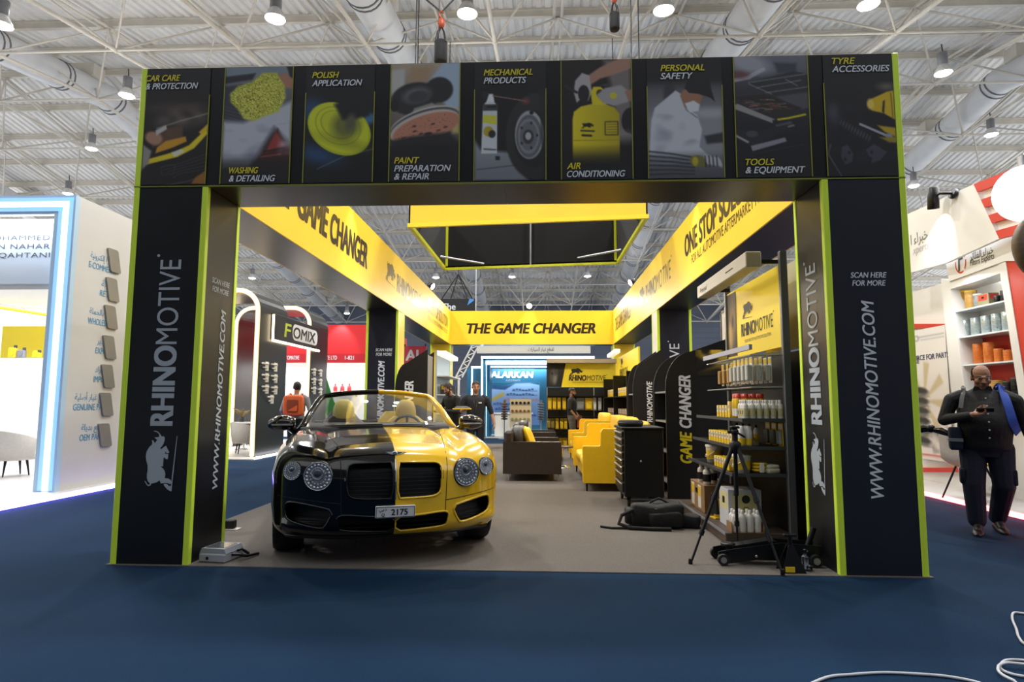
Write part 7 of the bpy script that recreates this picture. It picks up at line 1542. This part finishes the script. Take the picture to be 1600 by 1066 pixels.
shortcap = lambda q: (q.z > .045 or q.y > .03 and q.z > -.05) and q.y > -.075 + .0 * q.z + max(0, .075 - q.z) * 1.2
full = lambda q: (q.z > .04 or q.y > .0 and q.z > -.07) and not (q.y < -.05 and q.z < .075)
c = at(741, 690, Y=11.9)
pm = simple_person('man in a dark polo shirt facing out behind the car mirror, one arm hanging', (c.x + .02, 11.9, .009), .1, [SKIN2, POLO, TRB, SHOE], {
    'arm_l': ((-.29, -.02, 1.13), (-.20, -.25, 1.16), (.5, -.85, .1), (.4, .1, 1), (.6, .6, .2), .35, True), 'arm_r': ((.30, .03, 1.13), (.36, -.03, .90), (.1, -.15, -1), (-1, 0, 0), (0, -1, 0), .4, True), 'turn': (.12, 0, .15)}, .0085, shortcap)
g = G(); g.box(.055, .115, -.132, -.122, 1.285, 1.31, 0, .003); g.done('chest_logo', PWH, pm); g = G(); g.tube([(-.05, -.05, 1.47), (-.03, -.135, 1.3), (0, -.14, 1.12), (.03, -.135, 1.3), (.05, -.05, 1.47)], .006, 5); g.done('lanyard', DGREY, pm)
tr_ = thing('brochure_stack', 'grey and yellow stack of brochures held by the man in the dark polo', 'brochures', (c.x - .20, 11.56, 1.185), .2)
g = G(); g.box(-.17, .17, -.1, .1, 0, .02, 0, .003); g.done('yellow_folder', CAPY, tr_); g = G(); g.box(-.13, .14, -.09, .09, .021, .045, 0, .003); g.box(-.1, .1, -.08, .08, .046, .06, 0, .003); g.done('grey_paper', MGREY, tr_)
c = at(707, 690, Y=12.9)
simple_person('bearded man with tied brown hair leaning forward behind the car windscreen', (c.x + .05, 12.9, .009), -.75, [SKIN2, TRB, TRB, SHOE, HAIRB], {'lean': .22,
    'arm_l': ((-.27, -.18, 1.12), (-.14, -.42, 1.12), (.4, -.9, 0), (.5, .1, .9), (.6, .5, .2), .4, True), 'arm_r': ((.28, -.16, 1.12), (.14, -.42, 1.12), (-.4, -.9, 0), (-.5, .1, .9), (-.6, .5, .2), .4, False), 'turn': (.5, 0, 0), 'head': (0, -.20, 1.59)}, .0095, lambda q: (q.z > .03 or q.y > -.02) and not (q.y < -.055 and q.z < .08),
    [([(-.062, -.02, -.02), (-.055, -.055, -.07), (-.02, -.085, -.105), (.02, -.085, -.105), (.055, -.055, -.07), (.062, -.02, -.02)], [.012, .018, .024, .024, .018, .012]), ([(-.03, -.09, -.045), (0, -.1, -.04), (.03, -.09, -.045)], [.006, .009, .006])])
c = at(895, 690, Y=17.2)
pb = simple_person('man in black T-shirt and grey shorts looking at the product wall, seen from the side', (c.x - .02, 17.2, .009), 1.35, [SKIN, mat('polo_black'), mat('shorts_grey', '6A655C', .8, noise=.5, scale=25), SHOE], {'shorts': 1,
    'arm_l': ((-.28, .02, 1.14), (-.26, -.14, .95), (0, -.6, -.8), (1, 0, 0), (0, -.7, .6), .4, True), 'arm_r': ((.28, .02, 1.14), (.26, -.14, .95), (0, -.6, -.8), (-1, 0, 0), (0, -.7, .6), .4, True), 'turn': (.15, 0, 0)}, .0095, shortcap, [([(-.06, -.02, -.03), (-.05, -.06, -.08), (0, -.085, -.105), (.05, -.06, -.08), (.06, -.02, -.03)], [.01, .014, .018, .014, .01])])
c = at(461, 690, Y=12.6); GSH = mat('shirt_grey', '8E9096', .8, noise=.1, scale=12, bump=.4, bscale=25)
po = simple_person('dark haired man in a grey shirt with his back turned, left of the car', (c.x, 12.6, .009), PI + .1, [SKIN2, GSH, TRB, SHOE], {
    'arm_l': ((-.28, .03, 1.13), (-.25, -.14, .95), (.1, -.7, -.7), (1, 0, 0), (0, -.7, .6), .4, False), 'arm_r': ((.28, .03, 1.13), (.25, -.14, .95), (-.1, -.7, -.7), (-1, 0, 0), (0, -.7, .6), .4, False), 'turn': (.2, 0, .1)}, .0095, full)
bp_ = thing('orange_backpack', 'bright orange backpack worn by the man in the grey shirt', 'backpack', (c.x, 12.6, .009), PI + .1); ORB = mat('bag_orange', 'E2672A', .6, noise=.06, scale=20)
g = G(); pad(g, -.20, .20, .13, .27, 1.02, 1.44); g.done('pack', ORB, bp_); g = G(); pad(g, -.115, .115, .255, .29, 1.09, 1.36); g.done('front_pocket', mat('bag_rust', '8E3B1E', .6), bp_)
g = G(); g.flat([(-.1, -.1), (.1, -.1), (.1, .02)], (0, .292, 1.22), -EX, EZ, 1, 0, .002); g.done('print', ORB, bp_)
for sx in (-1, 1): g = G(); g.tube([(sx * .11, .14, 1.42), (sx * .115, .05, 1.475), (sx * .12, -.08, 1.43), (sx * .13, -.13, 1.3), (sx * .15, -.1, 1.12), (sx * .16, .1, 1.06)], .018, 6); g.done('strap', ORB, bp_)
